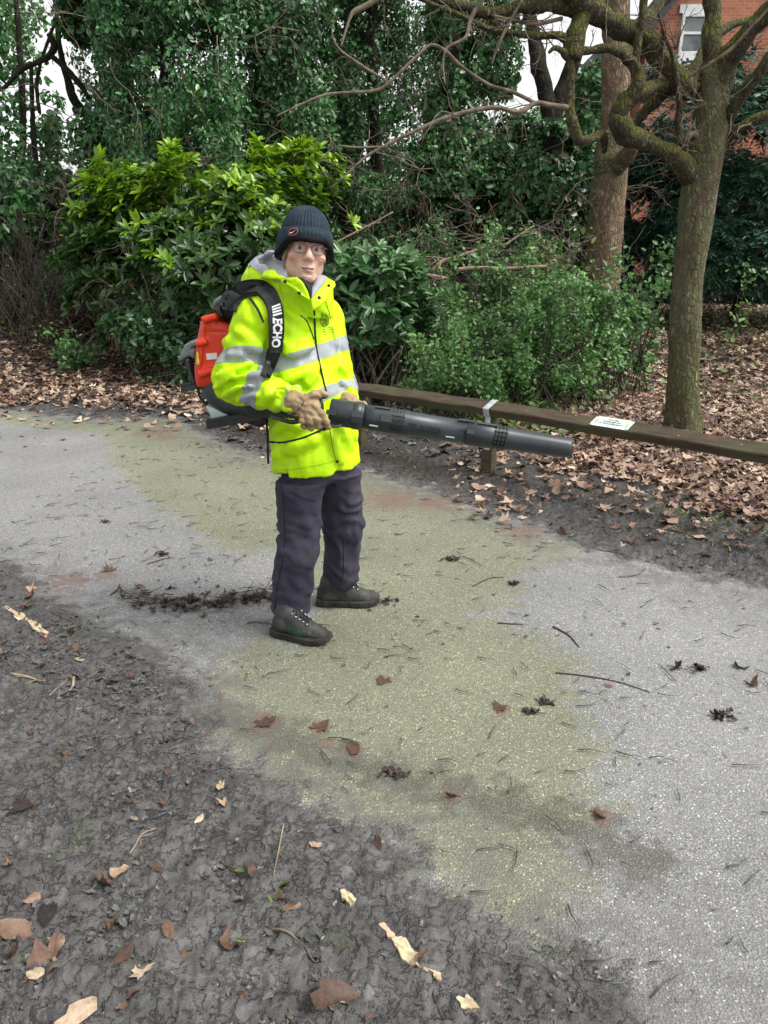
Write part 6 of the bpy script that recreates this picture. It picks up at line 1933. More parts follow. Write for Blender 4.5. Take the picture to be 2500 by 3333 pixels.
# shoulder strap over the cloth, then the webbing below it
so, stop_, sN = ribbon([(742, 1010), (752, 980), (776, 952), (812, 936), (848, 936), (876, 962), (892, 1000), (898, 1050), (899, 1100), (896, 1145)], [24, 24, 24, 25, 26, 24, 24, 24, 24, 22], jacket0, .003, .018, 'shoulder_strap', M_FOAM, BL, 60)
ribbon([(893, 1140), (886, 1165), (878, 1195), (868, 1225)], [22, 20, 16, 12], jacket0, .004, .014, 'strap_end', M_WEB, BL, 20)
ribbon([(876, 1170), (866, 1200), (858, 1225)], [9, 9, 9], jacket0, .012, .010, 'strap_buckle', M_BLKPL, BL, 12)
ribbon([(806, 960), (828, 990), (845, 1020), (858, 1050)], [4, 4, 4, 3], jacket0, .002, .004, 'load_strap', M_WEB, BL, 24)
# lettering down the strap: three bars and the word
TV_, TF_ = text_mesh('ECHO', .18)
def on_strap(u, v):
    """u: 0..1 along the strap's lettered length, v: -1..1 across it"""
    n, k = stop_.shape[:2]
    a = np.clip((.60 + .365 * u) * (n - 1), 0, n - 1.001); b = np.clip((v + 1) / 2 * (k - 1), 0, k - 1.001)
    i, j = a.astype(int), b.astype(int); fa, fb = (a - i)[:, None], (b - j)[:, None]
    p = stop_[i, j] * (1 - fa) * (1 - fb) + stop_[i + 1, j] * fa * (1 - fb) + stop_[i, j + 1] * (1 - fa) * fb + stop_[i + 1, j + 1] * fa * fb
    return p + sN[i, j] * .0016
w0, w1 = TV_[:, 0].min(), TV_[:, 0].max(); h1 = TV_[:, 1].max()
mb = MB()
mb.add(on_strap(.27 + .70 * (TV_[:, 0] - w0) / (w1 - w0), .50 - 1.18 * TV_[:, 1] / h1), TF_)
for i in range(4):
    a = .005 + i * .060
    q = np.array([[a + .025, .50], [a + .062, .50], [a + .035, -.68], [a - .002, -.68]])
    qq = np.concatenate([q[0] + (q[3] - q[0]) * t for t in np.linspace(0, 1, 6)[:, None]]).reshape(-1, 2); rr2 = np.concatenate([q[1] + (q[2] - q[1]) * t for t in np.linspace(0, 1, 6)[:, None]]).reshape(-1, 2)
    V = on_strap(np.r_[qq[:, 0], rr2[:, 0]], np.r_[qq[:, 1], rr2[:, 1]])
    mb.add(V, [[t, t + 6, t + 7, t + 1] for t in range(5)])
mb.build('strap_lettering', M_LOGOW, so, False)
# cable from the base to the grip
mb = MB(); mb.tube(spline(np.array([W(885, 1354, 2.72), W(920, 1366, 2.68), W(950, 1374, 2.66), W(975, 1370, 2.65)]), 14), .009, 8)
mb.tube(spline(np.array([W(1066, 1380, 2.62), W(1085, 1388, 2.64), W(1105, 1386, 2.66), W(1116, 1376, 2.68)]), 12), .0055, 8); mb.build('control_cable', M_BLKPL, BL)
mb = MB(); mb.tube(spline(np.array([W(1036, 1305, 2.64), W(1046, 1294, 2.645), W(1060, 1290, 2.66)]), 10), .008, 8)
mb.tube(spline(np.array([W(1030, 1325, 2.645), W(1046, 1368, 2.64), W(1062, 1398, 2.64)]), 10), .013, 10); mb.build('control_grip', M_BLKPL, BL)

# the blower tube: stepped sections along one straight line
TA, TB = W(1038, 1334, 2.715), W(1856, 1459, 2.66)
tax = nrm(TB - TA); tl_ = np.linalg.norm(TB - TA)
def sec(name, t0, t1, prof, m=M_GREYPL, k=40):
    ts = np.array([p[0] for p in prof]); rs = np.array([p[1] for p in prof])
    pts = TA + tax * tl_ * (t0 + (t1 - t0) * ts)[:, None]
    V, F = tube(pts, rs, k, True)
    return obj(name, V, F, m, BL)
M_TUBE = M_plain('tube_black_plastic', (.024, .030, .034), .38, nscale=14, namp=.15, bump=.10, bscale=350)
sec('pipe_collar', .0, .045, [(0, .030), (.0, .044), (.1, .050), (.9, .051), (1, .048)], M_TUBE)
sec('pipe_section', .045, .18, [(0, .047), (.05, .050), (.95, .0485), (1, .047)], M_TUBE)
sec('pipe_collar', .135, .172, [(0, .047), (.08, .0515), (.9, .0515), (1, .047)], M_TUBE)
sec('pipe_section', .172, .60, [(0, .0455), (.12, .0455), (.25, .0475), (.42, .0475), (.45, .0445), (1, .0435)], M_TUBE)
sec('pipe_section', .585, 1.0, [(0, .0425), (.01, .0460), (.24, .0455), (.27, .0425), (.6, .0400), (.96, .0372), (.985, .0362), (1, .033), (1, .028), (.97, .027)], M_TUBE)
# clasp ribs, lugs, raised mark on the pipe
tu = nrm(np.cross(tax, [0, -1, 0])); tu = tu if tu[2] > 0 else -tu; tn = np.cross(tax, tu); tn = tn if tn[1] < 0 else -tn
def on_pipe(t, a, r): return TA + tax * tl_ * t + (tn * math.cos(a) + tu * math.sin(a)) * r
rb = MB()
for t0, r in ((.295, .0475), (.70, .0455)):
    for j in range(4):
        for i in range(5):
            a = -.55 + i * .32
            c = on_pipe(t0 + j * .0135, a, r + .002)
            nn2 = tn * math.cos(a) + tu * math.sin(a); up2 = -tn * math.sin(a) + tu * math.cos(a)
            rb.box(c, (.0042, .0058, .0025), np.stack([tax, up2, nn2]))
        p = np.array([on_pipe(t0 + j * .0135, a, r + .0008) for a in np.linspace(-1.4, 1.5, 14)])
        rb.tube(p, .0022, 4)
rb.build('clasp_ribs', M_BLKPL, BL, False)
for t, a, L_, w2 in ((.055, .15, .018, .008), (.155, .3, .018, .011), (.155, -.1, .018, .011), (.27, .35, .02, .014), (.60, .3, .015, .008), (.25, 1.2, .028, .005), (.66, 1.15, .035, .005), (.58, 1.2, .028, .005)):
    nn2 = tn * math.cos(a) + tu * math.sin(a); up2 = -tn * math.sin(a) + tu * math.cos(a)
    lg = MB(); lg.box(on_pipe(t, a, .0515 if t < .2 else .0475), (L_, w2, .004), np.stack([tax, up2, nn2])); lg.build('pipe_lug', M_GREYPL, BL, False)
for t in (.225, .525):
    nn2 = tn * math.cos(-.42) + tu * math.sin(-.42); up2 = tn * math.sin(.42) + tu * math.cos(-.42)
    wm = MB(); wm.box(on_pipe(t, -.42, .0462 if t < .3 else .0440), (.016, .0022, .0012), np.stack([tax, up2, nn2])); wm.build('wear_mark', M_LABELP, BL, False)
mv, mf = text_mesh('ECHO', .3)
u_ = (mv[:, 0] - mv[:, 0].min()) / (mv[:, 0].max() - mv[:, 0].min()); v_ = mv[:, 1] / mv[:, 1].max()
V = np.array([on_pipe(.40 + .085 * a, -.30 + .55 * b, .0466) for a, b in zip(u_, v_)])
mb = MB(); mb.add(V, mf)
for i in range(4):
    q = [(.378 - i * .0095 + .0, -.30), (.384 - i * .0095, -.30), (.390 - i * .0095, .25), (.384 - i * .0095, .25)]
    mb.add(np.array([on_pipe(t, a, .0472) for t, a in q]), [[0, 1, 2, 3]])
mb.build('moulded_lettering', M_BLKPL, BL, False)

# ---- knee rail fence
def _wood(k):
    pos = k.pos()
    n = k.noise(3, 5, .6, k.scalev(pos, (1, 1, 4)))
    g = k.noise(1.0, 4, .6, k.scalev(pos, (6, 6, 90)))
    col = k.mix(k.smooth(g, .3, .7), (.042, .030, .020), (.085, .062, .042))
    col = k.mix(k.m('MULTIPLY', k.smooth(n, .42, .62), .8), col, k.mix(g, (.050, .052, .024), (.085, .088, .045)))
    col = k.mix(k.m('MULTIPLY', k.smooth(k.noise(7, 4), .60, .70), .6), col, (.14, .055, .045))
    k.bsdf(col, .8, k.bump(g, .5, .004), 0, .25)
M_RAIL = mat('weathered_rail_wood', _wood)
M_GALV = M_plain('galvanised_strap', (.46, .50, .49), .5, .3, nscale=30, namp=.25)
FE = thing('rail_fence', 'low wooden knee rail on a square post with a grey metal strap beside the verge', 'fence', G(1600, 1552))
pb_ = G(1600, 1548)
zr = .545
q0 = np.array([W(1600, 1352, pb_[1] + .02)[0], pb_[1] + .05, zr])
zq = W(1600, 1330, pb_[1] + .05)[2]
q0[2] = zq
q1 = W(1160, 1278, 6.15); q1[2] = zq + .01; 
# keep the far and near ends level with the post top
q1 = np.array([XZ(1150, zq - .0, 6.45)[0], 6.45, zq])
q2 = np.array([XZ(2560, zq, 4.05)[0], 4.05, zq]); q2 = q2 + (q2 - q0) * .35
def beam(a, b, hw2, hh, roll_, name, m, parent):
    x = nrm(b - a); y = nrm(np.cross(UPV, x)); z = np.cross(x, y)
    if y[1] < 0: y, z = -y, np.cross(x, -y)
    z = z if z[2] > 0 else -z
    c_, s_ = math.cos(roll_), math.sin(roll_)
    y2 = y * c_ + z * s_; z2 = z * c_ - y * s_
    n = 60; be = .007
    sec2 = [(-hw2 + be, -hh), (hw2 - be, -hh), (hw2, -hh + be), (hw2, hh - be), (hw2 - be, hh), (-hw2 + be, hh), (-hw2, hh - be), (-hw2, -hh + be)]
    V = np.concatenate([[a + (b - a) * t + y2 * u * (1 + .02 * math.sin(t * 40)) + z2 * v + z2 * .004 * math.sin(t * 17 + u * 9) for u, v in sec2] for t in np.linspace(0, 1, n)])
    i = np.arange(n - 1)[:, None] * 8; j = np.arange(8)[None]
    F = np.stack([i + j, i + (j + 1) % 8, i + 8 + (j + 1) % 8, i + 8 + j], -1).reshape(-1, 4)
    e = [[3, 2, 1, 0], [7, 4, 3, 0], [7, 6, 5, 4]]; L0 = (n - 1) * 8
    F = np.concatenate([F, e, [[L0 + q for q in r[::-1]] for r in e]])
    return obj(name, V, F, m, parent, None, False), x, y2, z2
HW2, HH = .062, .033
_, bx1, by1, bz1 = beam(q0 + nrm(q0 - q1) * .02, q1, HW2, HH, math.radians(22), 'rail', M_RAIL, FE)
_, bx2, by2, bz2 = beam(q0 + nrm(q2 - q0) * .012, q2, HW2, HH, math.radians(22), 'rail', M_RAIL, FE)
pz = zq - .05
def fpost(x, y, name='post'):
    mb = MB(); mb.box((x, y, pz / 2 - .1), (.043, .043, pz / 2 + .1), np.stack([[.83, -.55, 0], [.55, .83, 0], [0, 0, 1]]))
    return mb.build(name, M_RAIL, FE, False)
fpost(q0[0], q0[1] + .01)
e1 = q1 + (q0 - q1) * .05; fpost(e1[0], e1[1])
e2 = q2 + (q0 - q2) * .05; fpost(e2[0], e2[1])
mb = MB()
yy = np.array([by1 * u + bz1 * v for u, v in ((-HW2 - .004, -HH), (-HW2 - .004, HH + .003), (HW2 + .004, HH + .003), (HW2 + .004, -HH))])
c0 = q0 + bx1 * 0.0
for a, b in zip(yy[:-1], yy[1:]):
    s_ = nrm(q2 - q1) * .026
    v = np.array([c0 + a - s_, c0 + a + s_, c0 + b + s_, c0 + b - s_]); nn2 = nrm(np.cross(v[1] - v[0], v[3] - v[0]))
    if nn2 @ ((a + b) / 2) < 0: nn2 = -nn2
    mb.add(np.concatenate([v + nn2 * .003, v]), [[0, 1, 2, 3], [7, 6, 5, 4], [0, 4, 5, 1], [1, 5, 6, 2], [2, 6, 7, 3], [3, 7, 4, 0]])
fy = -nrm(np.array([.55, .83, 0])); fx = np.array([.83, -.55, 0])
pc = np.array([q0[0], q0[1] + .01, 0]) + fy * .046
mb.box((pc[0], pc[1], pz - .12), (.022, .002, .135), np.stack([fx, -fy, [0, 0, 1]]))
mb.build('metal_strap', M_GALV, FE, False)
nl = MB(); rngn = np.random.default_rng(12)
for i in range(7):
    t = .12 + .8 * i / 6; p = q0 + (q2 - q0) * t + bz2 * (HH + .001) + by2 * rngn.uniform(-.03, .03)
    nl.tube([p, p + bz2 * .003], .004, 6)
nl.build('nail_heads', M_GALV, FE)

# ---- plaque screwed to the rail's upper face
SG = None
tm = None
for t in np.linspace(0, 1, 400):
    p = q0 + (q2 - q0) * t; d_ = p[1] * CT - (p[2] - CAM_H) * ST
    if 1250 + FOC * p[0] / d_ > 1992: tm = t; break
sc_ = q0 + (q2 - q0) * tm + bz2 * (HH + .004)
SG = thing('sign', 'small white metal plaque with yellow daffodils and three lines of writing fixed to the rail', 'sign', sc_)
xr = bx2 if bx2[0] > 0 else -bx2
yr = by2                                     # points away from the path
sl, sh2 = .135, .056
def sgn(u, v, lift=0.): return sc_ + xr * u + yr * v + bz2 * lift
mb = MB(); cor_ = []
for cx_, cy_, a0_ in ((1, 1, 0), (-1, 1, 90), (-1, -1, 180), (1, -1, 270)):
    for a in np.radians(np.linspace(a0_, a0_ + 90, 6)):
        cor_.append((cx_ * (sl - .012) + .012 * math.cos(a), cy_ * (sh2 - .012) + .012 * math.sin(a)))
top_ = np.array([sgn(u, v, .003) for u, v in cor_]); bot_ = np.array([sgn(u, v, 0) for u, v in cor_]); n_ = len(cor_)
mb.add(np.concatenate([top_, bot_, [sgn(0, 0, .003)]]), [[i, (i + 1) % n_, 2 * n_] for i in range(n_)])
mb.add(np.concatenate([top_, bot_]), [[i, n_ + i, n_ + (i + 1) % n_, (i + 1) % n_] for i in range(n_)])
mb.build('plate', M_plain('enamel_white', (.66, .76, .73), .35, nscale=20, namp=.08, bump=0), SG, False)
M_INK = M_plain('sign_ink', (.10, .12, .11), .6, bump=0)
for li, (txt, v0, hgt, wd_) in enumerate((('BULB AREA', .022, .016, .080), ('PLEASE KEEP OFF', -.002, .016, .124), ('LET THE FLOWERS GROW', -.026, .016, .170))):
    V, F = text_mesh(txt)
    V = V - V.min(0); V[:, 0] *= wd_ / V[:, 0].max(); V[:, 1] *= hgt / V[:, 1].max()
    obj('lettering', np.array([sgn(a - wd_ / 2, b + v0, .0042) for a, b in V[:, :2]]), F, M_INK, SG)
M_DAFF = M_plain('daffodil_yellow', (.80, .66, .10), .5, bump=0); M_STEMG = M_plain('stem_green', (.10, .22, .17), .5, bump=0)
for s in (-1, 1):
    mb = MB(); cu, cv = s * .108, .018 if s < 0 else .010
    for k_ in range(6):
        a = k_ * math.pi / 3
        pe_ = [(cu, cv), (cu + .010 * math.cos(a - .5), cv + .010 * math.sin(a - .5)), (cu + .019 * math.cos(a), cv + .019 * math.sin(a)), (cu + .010 * math.cos(a + .5), cv + .010 * math.sin(a + .5))]
        mb.add([sgn(u, v, .0042) for u, v in pe_], [[0, 1, 2, 3]])
    mb.build('flower_print', M_DAFF, SG, False)
    mb = MB()
    for dx in (-.004, .0, .005):
        mb.add([sgn(cu + dx, cv - .016, .0040), sgn(cu + dx + .003, cv - .016, .0040), sgn(cu + dx * 2.2 + .003, -.040, .0040), sgn(cu + dx * 2.2, -.040, .0040)], [[0, 1, 2, 3]])
    mb.build('stem_print', M_STEMG, SG, False)
for u, v in ((-.124, -.049), (-.124, .049), (.124, -.049), (.124, .049)):
    mb = MB(); mb.tube([sgn(u, v, .003), sgn(u, v, .006)], .0038, 8); mb.build('screw', M_GREYPL, SG)

# ================================================================ SMALL THINGS ON THE PATH AND MUD
def sgz(x, y):
    """height of the ground surface at a point, mud relief included"""
    d = np.abs(GV[:, 0] - x) + np.abs(GV[:, 1] - y)
    k = np.argpartition(d, 4)[:4]
    return float(GV[k, 2].max())

# remains of the cream painted line showing through the mud
M_PAINT = None
def _paint(k):
    n = k.noise(30, 5, .7)
    col = k.mix(k.smooth(n, .40, .62), (.56, .50, .32), (.36, .27, .17))
    col = k.mix(k.smooth(k.noise(9, 4), .5, .62), col, (.50, .34, .24))
    k.bsdf(col, .7, k.bump(k.noise(120, 4), .5, .003), 0, .3)
M_PAINT = mat('worn_cream_paint', _paint)
def paint_patch(px, seed):
    rng = np.random.default_rng(seed)
    P = np.array([G(*p)[:2] for p in px])
    # frayed outline
    Q = []
    for a, b in zip(P, np.roll(P, -1, 0)):
        for t in np.linspace(0, 1, 9)[:-1]:
            Q.append(a + (b - a) * t)
    Q = np.array(Q); c = Q.mean(0)
    Q = Q + (Q - c) / np.linalg.norm(Q - c, axis=1, keepdims=True) * (.011 * np.array([fbm(np.array([q[0] * 55, q[1] * 55, seed + .5]), 3, 3) for q in Q]))[:, None]
    mb = MB(); n = len(Q)
    z = np.array([sgz(*q) for q in Q]); zm = sgz(*c) + .002
    top = np.c_[Q, .5 * z + .5 * zm + .002]; low = np.c_[Q, z - .004]
    mb.add(np.concatenate([top, [np.r_[c, zm + .0015]], low]), [[i, (i + 1) % n, n] for i in range(n)])
    mb.add(np.concatenate([top, low]), [[i, n + i, n + (i + 1) % n, (i + 1) % n] for i in range(n)])
    return mb
def painted(label, pieces, seed):
    t = thing('painted_line', label, 'painted line', G(*pieces[0][0]), 'worn cream painted line along the path edge')
    for i, p in enumerate(pieces): paint_patch(p, seed + i).build('paint_patch', M_PAINT, t, False)
painted('long worn cream paint strip on the mud near the bottom of the photo', [[(1236, 3030), (1252, 3022), (1278, 3052), (1282, 3070), (1262, 3066)], [(1272, 3070), (1306, 3062), (1362, 3120), (1402, 3178), (1382, 3180), (1338, 3148), (1290, 3104)], [(1396, 3178), (1416, 3172), (1436, 3204), (1420, 3208)]], 3)
painted('small cream paint scrap above the long worn strip', [[(1114, 2924), (1130, 2916), (1158, 2952), (1140, 2962), (1122, 2944)]], 13)
painted('rounded cream paint scrap near the bottom edge of the photo', [[(1492, 3270), (1520, 3256), (1560, 3302), (1530, 3306), (1498, 3296)]], 23)
painted('pale worn paint strip on the mud at the far left edge', [[(14, 1988), (24, 1982), (64, 2002), (56, 2012)], [(50, 2012), (70, 2002), (94, 2018), (82, 2030), (60, 2024)], [(90, 2032), (112, 2028), (160, 2068), (156, 2082), (138, 2078), (104, 2050)]], 33)

# single fallen leaves
def _leaf1(k):
    col = k.ramp(k.attr('rnd').outputs['Fac'], [(0, (.022, .018, .018)), (.2, (.06, .036, .028)), (.4, (.135, .075, .048)), (.6, (.26, .165, .11)), (.8, (.45, .32, .22)), (1, (.62, .54, .38))])
    n = k.noise(70, 5, .65)
    col = k.mix(1.0, col, k.ramp(n, [(.3, (.55, .53, .52)), (.55, (1, 1, 1)), (.75, (1.2, 1.15, 1.1))]), 'MULTIPLY')
    col = k.mix(k.m('MULTIPLY', k.smooth(k.noise(24, 4, .6), .55, .7), .6), col, (.06, .05, .046))
    k.bsdf(col, .55, k.bump(k.noise(160, 4, .6), .6, .003), 0, .4, .08)
M_LEAF1 = mat('single_fallen_leaf', _leaf1)
def fallen_leaf(px, py, size, a, shape, label, seed, curl=.5, tilt=.3, grp='fallen leaves lying singly on the path and mud', rot=None):
    rng = np.random.default_rng(seed)
    g = G(px, py); z = sgz(g[0], g[1])
    if shape == 'maple': tpl = maple_tpl(rng, curl, True)
    elif shape == 'oval': tpl = oval_tpl(rng, curl)
    else:
        n = 14; t = np.linspace(0, 1, n); w_ = .16 * np.sin(np.pi * t) ** .8
        V = np.concatenate([np.c_[t - .5, w_, .35 * curl * w_ + .12 * curl * (t - .5) ** 2], np.c_[t - .5, 0 * t, .12 * curl * (t - .5) ** 2], np.c_[t - .5, -w_, .35 * curl * w_ + .12 * curl * (t - .5) ** 2]])
        tpl = (V, np.array([[i + r * n, i + 1 + r * n, i + 1 + (r + 1) * n, i + (r + 1) * n] for r in (0, 1) for i in range(n - 1)]))
    N = nrm(np.array([[0, 0, 1.0]]) + tilt * rng.standard_normal((1, 3)))
    ang = rng.uniform(0, 6.28) if rot is None else rot
    D = np.array([[math.cos(ang), math.sin(ang), 0.]]); D = nrm(D - N * (D @ N.T))
    mb = MB(); place(mb, tpl, np.array([[g[0], g[1], z]]), D, N, size, np.array([a]))
    V = mb.V[0]; mb.V[0] = V + [0, 0, z + .002 - np.percentile(V[:, 2], 25)]
    o = mb.build('fallen_leaf', M_LEAF1)
    return tag(o, label, 'leaf', grp)
FL = [(160, 3140, .125, .42, 'maple', 'large curled brown leaf at the bottom left corner', .9, .5),
      (60, 3050, .085, .50, 'oval', 'flat tan leaf beside the grey slate shaped leaf at the left edge', .4, .3),
      (160, 2980, .13, .02, 'long', 'long dark grey leaf lying like a blade on the near mud', .2, .1),
      (190, 3080, .06, .80, 'maple', 'pale torn leaf above the large curled brown one', .8, .5),
      (470, 3195, .065, .86, 'maple', 'cream torn leaf on the mud left of the long paint strip', .5, .3),
      (255, 3330, .085, .84, 'oval', 'big cream leaf cut by the bottom edge of the photo', .4, .1),
      (1078, 3270, .115, .27, 'oval', 'dark brown curled leaf at the bottom centre', 1.0, .5),
      (400, 3130, .07, .33, 'oval', 'brown spotted leaf pressed flat in the near mud', .4, .2),
      (745, 3090, .055, .36, 'oval', 'upright brown leaf scrap at the centre of the near mud', 1.2, .9),
      (60, 2640, .10, .08, 'maple', 'greyish pink leaf on the mud at the left edge', .3, .15),
      (730, 2620, .055, .74, 'maple', 'small tan star shaped leaf near the green path edge', .5, .3),
      (718, 2575, .045, .80, 'oval', 'tan scrap just above the small star shaped leaf', .6, .4),
      (400, 2860, .07, .72, 'maple', 'crumpled pale tan leaf in the middle of the near mud', .9, .5),
      (345, 2880, .06, .36, 'maple', 'brown crumpled leaf left of the pale tan one', .9, .5),
      (950, 2975, .05, .70, 'oval', 'small cupped tan leaf right of the pale straw', .9, .5),
      (110, 2930, .055, .62, 'oval', 'ring shaped curled tan leaf near the left edge', 1.4, .5),
      (375, 3020, .05, .45, 'oval', 'brown upright leaf in the lower left mud', 1.2, .8),
      (260, 2155, .09, .84, 'long', 'long pale yellow leaf pointing down beside the left paint strip', .5, .2),
      (255, 2120, .06, .40, 'maple', 'brown curled leaf touching the long pale yellow one', 1.0, .6),
      (95, 1945, .09, .42, 'maple', 'curled brown leaf above the far left paint strip', .9, .5),
      (105, 1925, .06, .72, 'maple', 'pale leaf on the pile above the far left paint strip', .9, .5),
      (85, 1985, .09, .30, 'maple', 'dark brown leaf half covering the far left paint strip', .7, .4),
      (455, 1915, .07, .35, 'maple', 'brown leaf standing at the end of the dark leaf trail', 1.0, .7),
      (500, 1960, .07, .36, 'maple', 'brown leaf lying in the dark leaf trail left of the boots', .8, .5),
      (360, 1855, .09, .34, 'maple', 'crumpled brown leaf on the grey path left of the trousers', .9, .5),
      (145, 2100, .06, .25, 'oval', 'dark maroon leaf right of the left paint strip', .8, .4),
      (2445, 2230, .07, .36, 'maple', 'curled brown leaf on the path at the right edge', 1.2, .6),
      (2205, 2180, .085, .04, 'maple', 'black crumpled leaf standing on the grey path at the right', 1.3, .7),
      (2410, 2175, .07, .04, 'maple', 'black crumpled leaf above the curled brown one at the right', 1.0, .5),
      (1980, 2235, .035, .42, 'oval', 'small tan leaf at the end of the long twig', .3, .1),
      (2340, 2335, .05, .05, 'oval', 'small black leaf low on the right of the path', .8, .3),
      (1700, 1668, .085, .74, 'maple', 'tan leaf at the path edge below the tube', .6, .4),
      (1825, 1545, .09, .84, 'maple', 'large pale leaf on the mud below the tube end', .6, .35),
      (1880, 1555, .08, .45, 'maple', 'orange brown leaf beside the large pale one below the tube end', .8, .5),
      (1980, 1600, .075, .72, 'maple', 'tan leaf standing on the mud left of the leaf drift', 1.0, .6),
      (2010, 1725, .075, .40, 'maple', 'brown leaf on the mud edge at right below the rail', .7, .4),
      (2060, 1772, .09, .28, 'maple', 'dark red brown crumpled leaf at the path edge right of centre', 1.0, .6),
      (1830, 1740, .085, .35, 'maple', 'reddish brown leaf pair at the path edge', 1.0, .6),
      (1370, 1385, .10, .22, 'maple', 'red leaf on the dark soil below the rail', .8, .5),
      (1255, 1480, .08, .78, 'maple', 'pale star shaped leaf on the dark soil right of the jacket', .5, .3),
      (930, 1335, .08, .40, 'oval', 'rust coloured leaf on the dark soil left of the white tank', .6, .3),
      (142, 1448, .07, .95, 'maple', 'pale yellow leaf on the path at the far left', .3, .1),
      (855, 1490, .05, 1.0, 'oval', 'white scrap on the path left of the jacket hem', .4, .2),
      (1250, 2215, .085, .28, 'maple', 'red brown leaf pressed on the green path below the boots', .2, .08),
      (1625, 2310, .075, .30, 'maple', 'red brown leaf pressed on the green path right of centre', .2, .08),
      (1040, 2370, .09, .36, 'maple', 'light brown leaf pressed at the start of the dark smear', .25, .1),
      (1150, 2435, .085, .30, 'oval', 'brown leaf pressed beside the dark smear', .2, .08),
      (860, 2350, .10, .27, 'maple', 'ragged brown leaf pressed at the left end of the dark smear', .2, .08),
      (1470, 2592, .06, .30, 'maple', 'small brown leaf in the dark smear on the green path', .4, .2),
      (1955, 2650, .065, .30, 'maple', 'brown leaf in the dark smear at the right', .6, .3)]
for i, (x, y, s, a, shp, lab, cu, ti) in enumerate(FL):
    fallen_leaf(x, y, s, a, shp, lab, 100 + i, cu, ti)
rng = np.random.default_rng(21)
MUDF = lambda P: sd_poly(P, MUD_NEAR)
cand = np.c_[rng.uniform(-1.6, .6, 900), rng.uniform(1.15, 3.6, 900)]
cand = cand[MUDF(cand) > .05][:72]
for i, (x, y) in enumerate(cand):
    d_ = y * CT + CAM_H * ST; v_ = y * ST - CAM_H * CT
    a = rng.choice([.28, .38, .5, .7, .9], p=[.38, .27, .2, .10, .05])
    lab = {.28: 'small dark brown leaf scrap among others on the near mud', .38: 'small brown leaf scrap among others on the near mud', .5: 'small tan leaf scrap among others on the near mud', .7: 'small pale tan leaf scrap among others on the near mud', .9: 'small cream leaf scrap among others on the near mud'}[a]
    fallen_leaf(1250 + FOC * x / d_, 1666.5 - FOC * v_ / d_, rng.uniform(.018, .05), a, rng.choice(['maple', 'oval']), lab, 300 + i, rng.uniform(.4, 1.2), .45, 'small leaf scraps on the near mud')

# twigs lying about
def twig(px, rad, label, m, seed, a=0, grp='twigs lying on the path and mud'):
    rng = np.random.default_rng(seed)
    P = np.array([G(*p) for p in px]); q = spline(P, max(6, 4 * len(px)))
    q[:, 2] = [sgz(*p[:2]) + rad * .8 for p in q]; q[1:-1, 2] = (q[:-2, 2] + q[1:-1, 2] + q[2:, 2]) / 3 + .001
    mb = MB(); mb.tube(q, np.linspace(rad, rad * .55, len(q)), 6, 0, True, .15, seed)
    for k in range(2):
        i = rng.integers(2, len(q) - 1); d = nrm(q[i] - q[i - 1] + .7 * rng.standard_normal(3) * [1, 1, .2])
        mb.tube([q[i], q[i] + d * .02, q[i] + d * .04 + [0, 0, .002]], [rad * .5, rad * .4, rad * .2], 4)
    return tag(mb.build('twig', m), label, 'twig', grp)
twig([(1808, 2192), (1900, 2202), (2010, 2222), (2116, 2255)], .0032, 'long thin dark twig lying across the grey path at the right', M_TWIG_DARK, 1)
twig([(1800, 2042), (1850, 2070), (1885, 2108)], .004, 'short forked twig above the long thin one', M_TWIG_DARK, 2)
twig([(2015, 1880), (2060, 1876), (2095, 1862), (2100, 1850)], .004, 'curved pale twig near the path edge at the right', M_TWIG, 3)
twig([(1540, 1910), (1590, 1885), (1640, 1880)], .003, 'thin curved twig right of the left boot', M_TWIG_DARK, 4)
twig([(1620, 2030), (1700, 2034)], .0035, 'straight dark twig lying on the green path edge', M_TWIG_DARK, 5)
twig([(925, 2698), (908, 2790), (892, 2880)], .0022, 'pale straw standing out on the near mud', M_TWIG_PALE, 6)
twig([(880, 3030), (930, 3050), (975, 3080), (1020, 3130)], .0035, 'bent grey twig left of the long paint strip', M_TWIG, 7)
twig([(40, 2214), (90, 2220), (150, 2232)], .005, 'thick grey twig on the mud at the left', M_TWIG_PALE, 8)
twig([(244, 2222), (238, 2240), (228, 2258)], .006, 'short stubby pale twig on the mud at the left', M_TWIG_PALE, 9)
twig([(165, 2290), (205, 2245), (225, 2222)], .0028, 'thin pale twig below the stubby one', M_TWIG_PALE, 10)
twig([(168, 2005), (200, 2018), (238, 2032)], .003, 'straight reddish twig right of the left paint strip', M_TWIG, 11)
twig([(805, 2030), (840, 2026), (888, 2034)], .0038, 'brown twig pointing at the heel of the near boot', M_TWIG, 12)
twig([(852, 1940), (872, 1905), (890, 1880)], .0028, 'thin bent twig behind the near trouser leg', M_TWIG_DARK, 13)
twig([(480, 1838), (530, 1822), (565, 1816)], .0035, 'dark twig on the grey path left of the trousers', M_TWIG_DARK, 14)
twig([(360, 1940), (385, 1920), (390, 1905)], .005, 'dark curved bark strip left of the leaf trail', M_TWIG_DARK, 15)
twig([(1945, 1790), (2000, 1800), (2060, 1818)], .0035, 'thin pale twig at the mud edge right of centre', M_TWIG, 16)
twig([(2340, 1590), (2420, 1612), (2500, 1628)], .011, 'thick dark stick in the leaf drift at the right edge', M_TWIG_DARK, 17)
twig([(425, 2785), (455, 2745), (510, 2700)], .0022, 'fine pale straw on the mud left of the big straw', M_TWIG_PALE, 18)
twig([(720, 2820), (755, 2840), (790, 2862)], .0028, 'short dark twig on the mud at centre left', M_TWIG_DARK, 19)
twig([(262, 1305), (400, 1335), (560, 1352), (690, 1342)], .006, 'pale curved stick behind the blower on the dark soil', M_TWIG_PALE, 20) if False else None

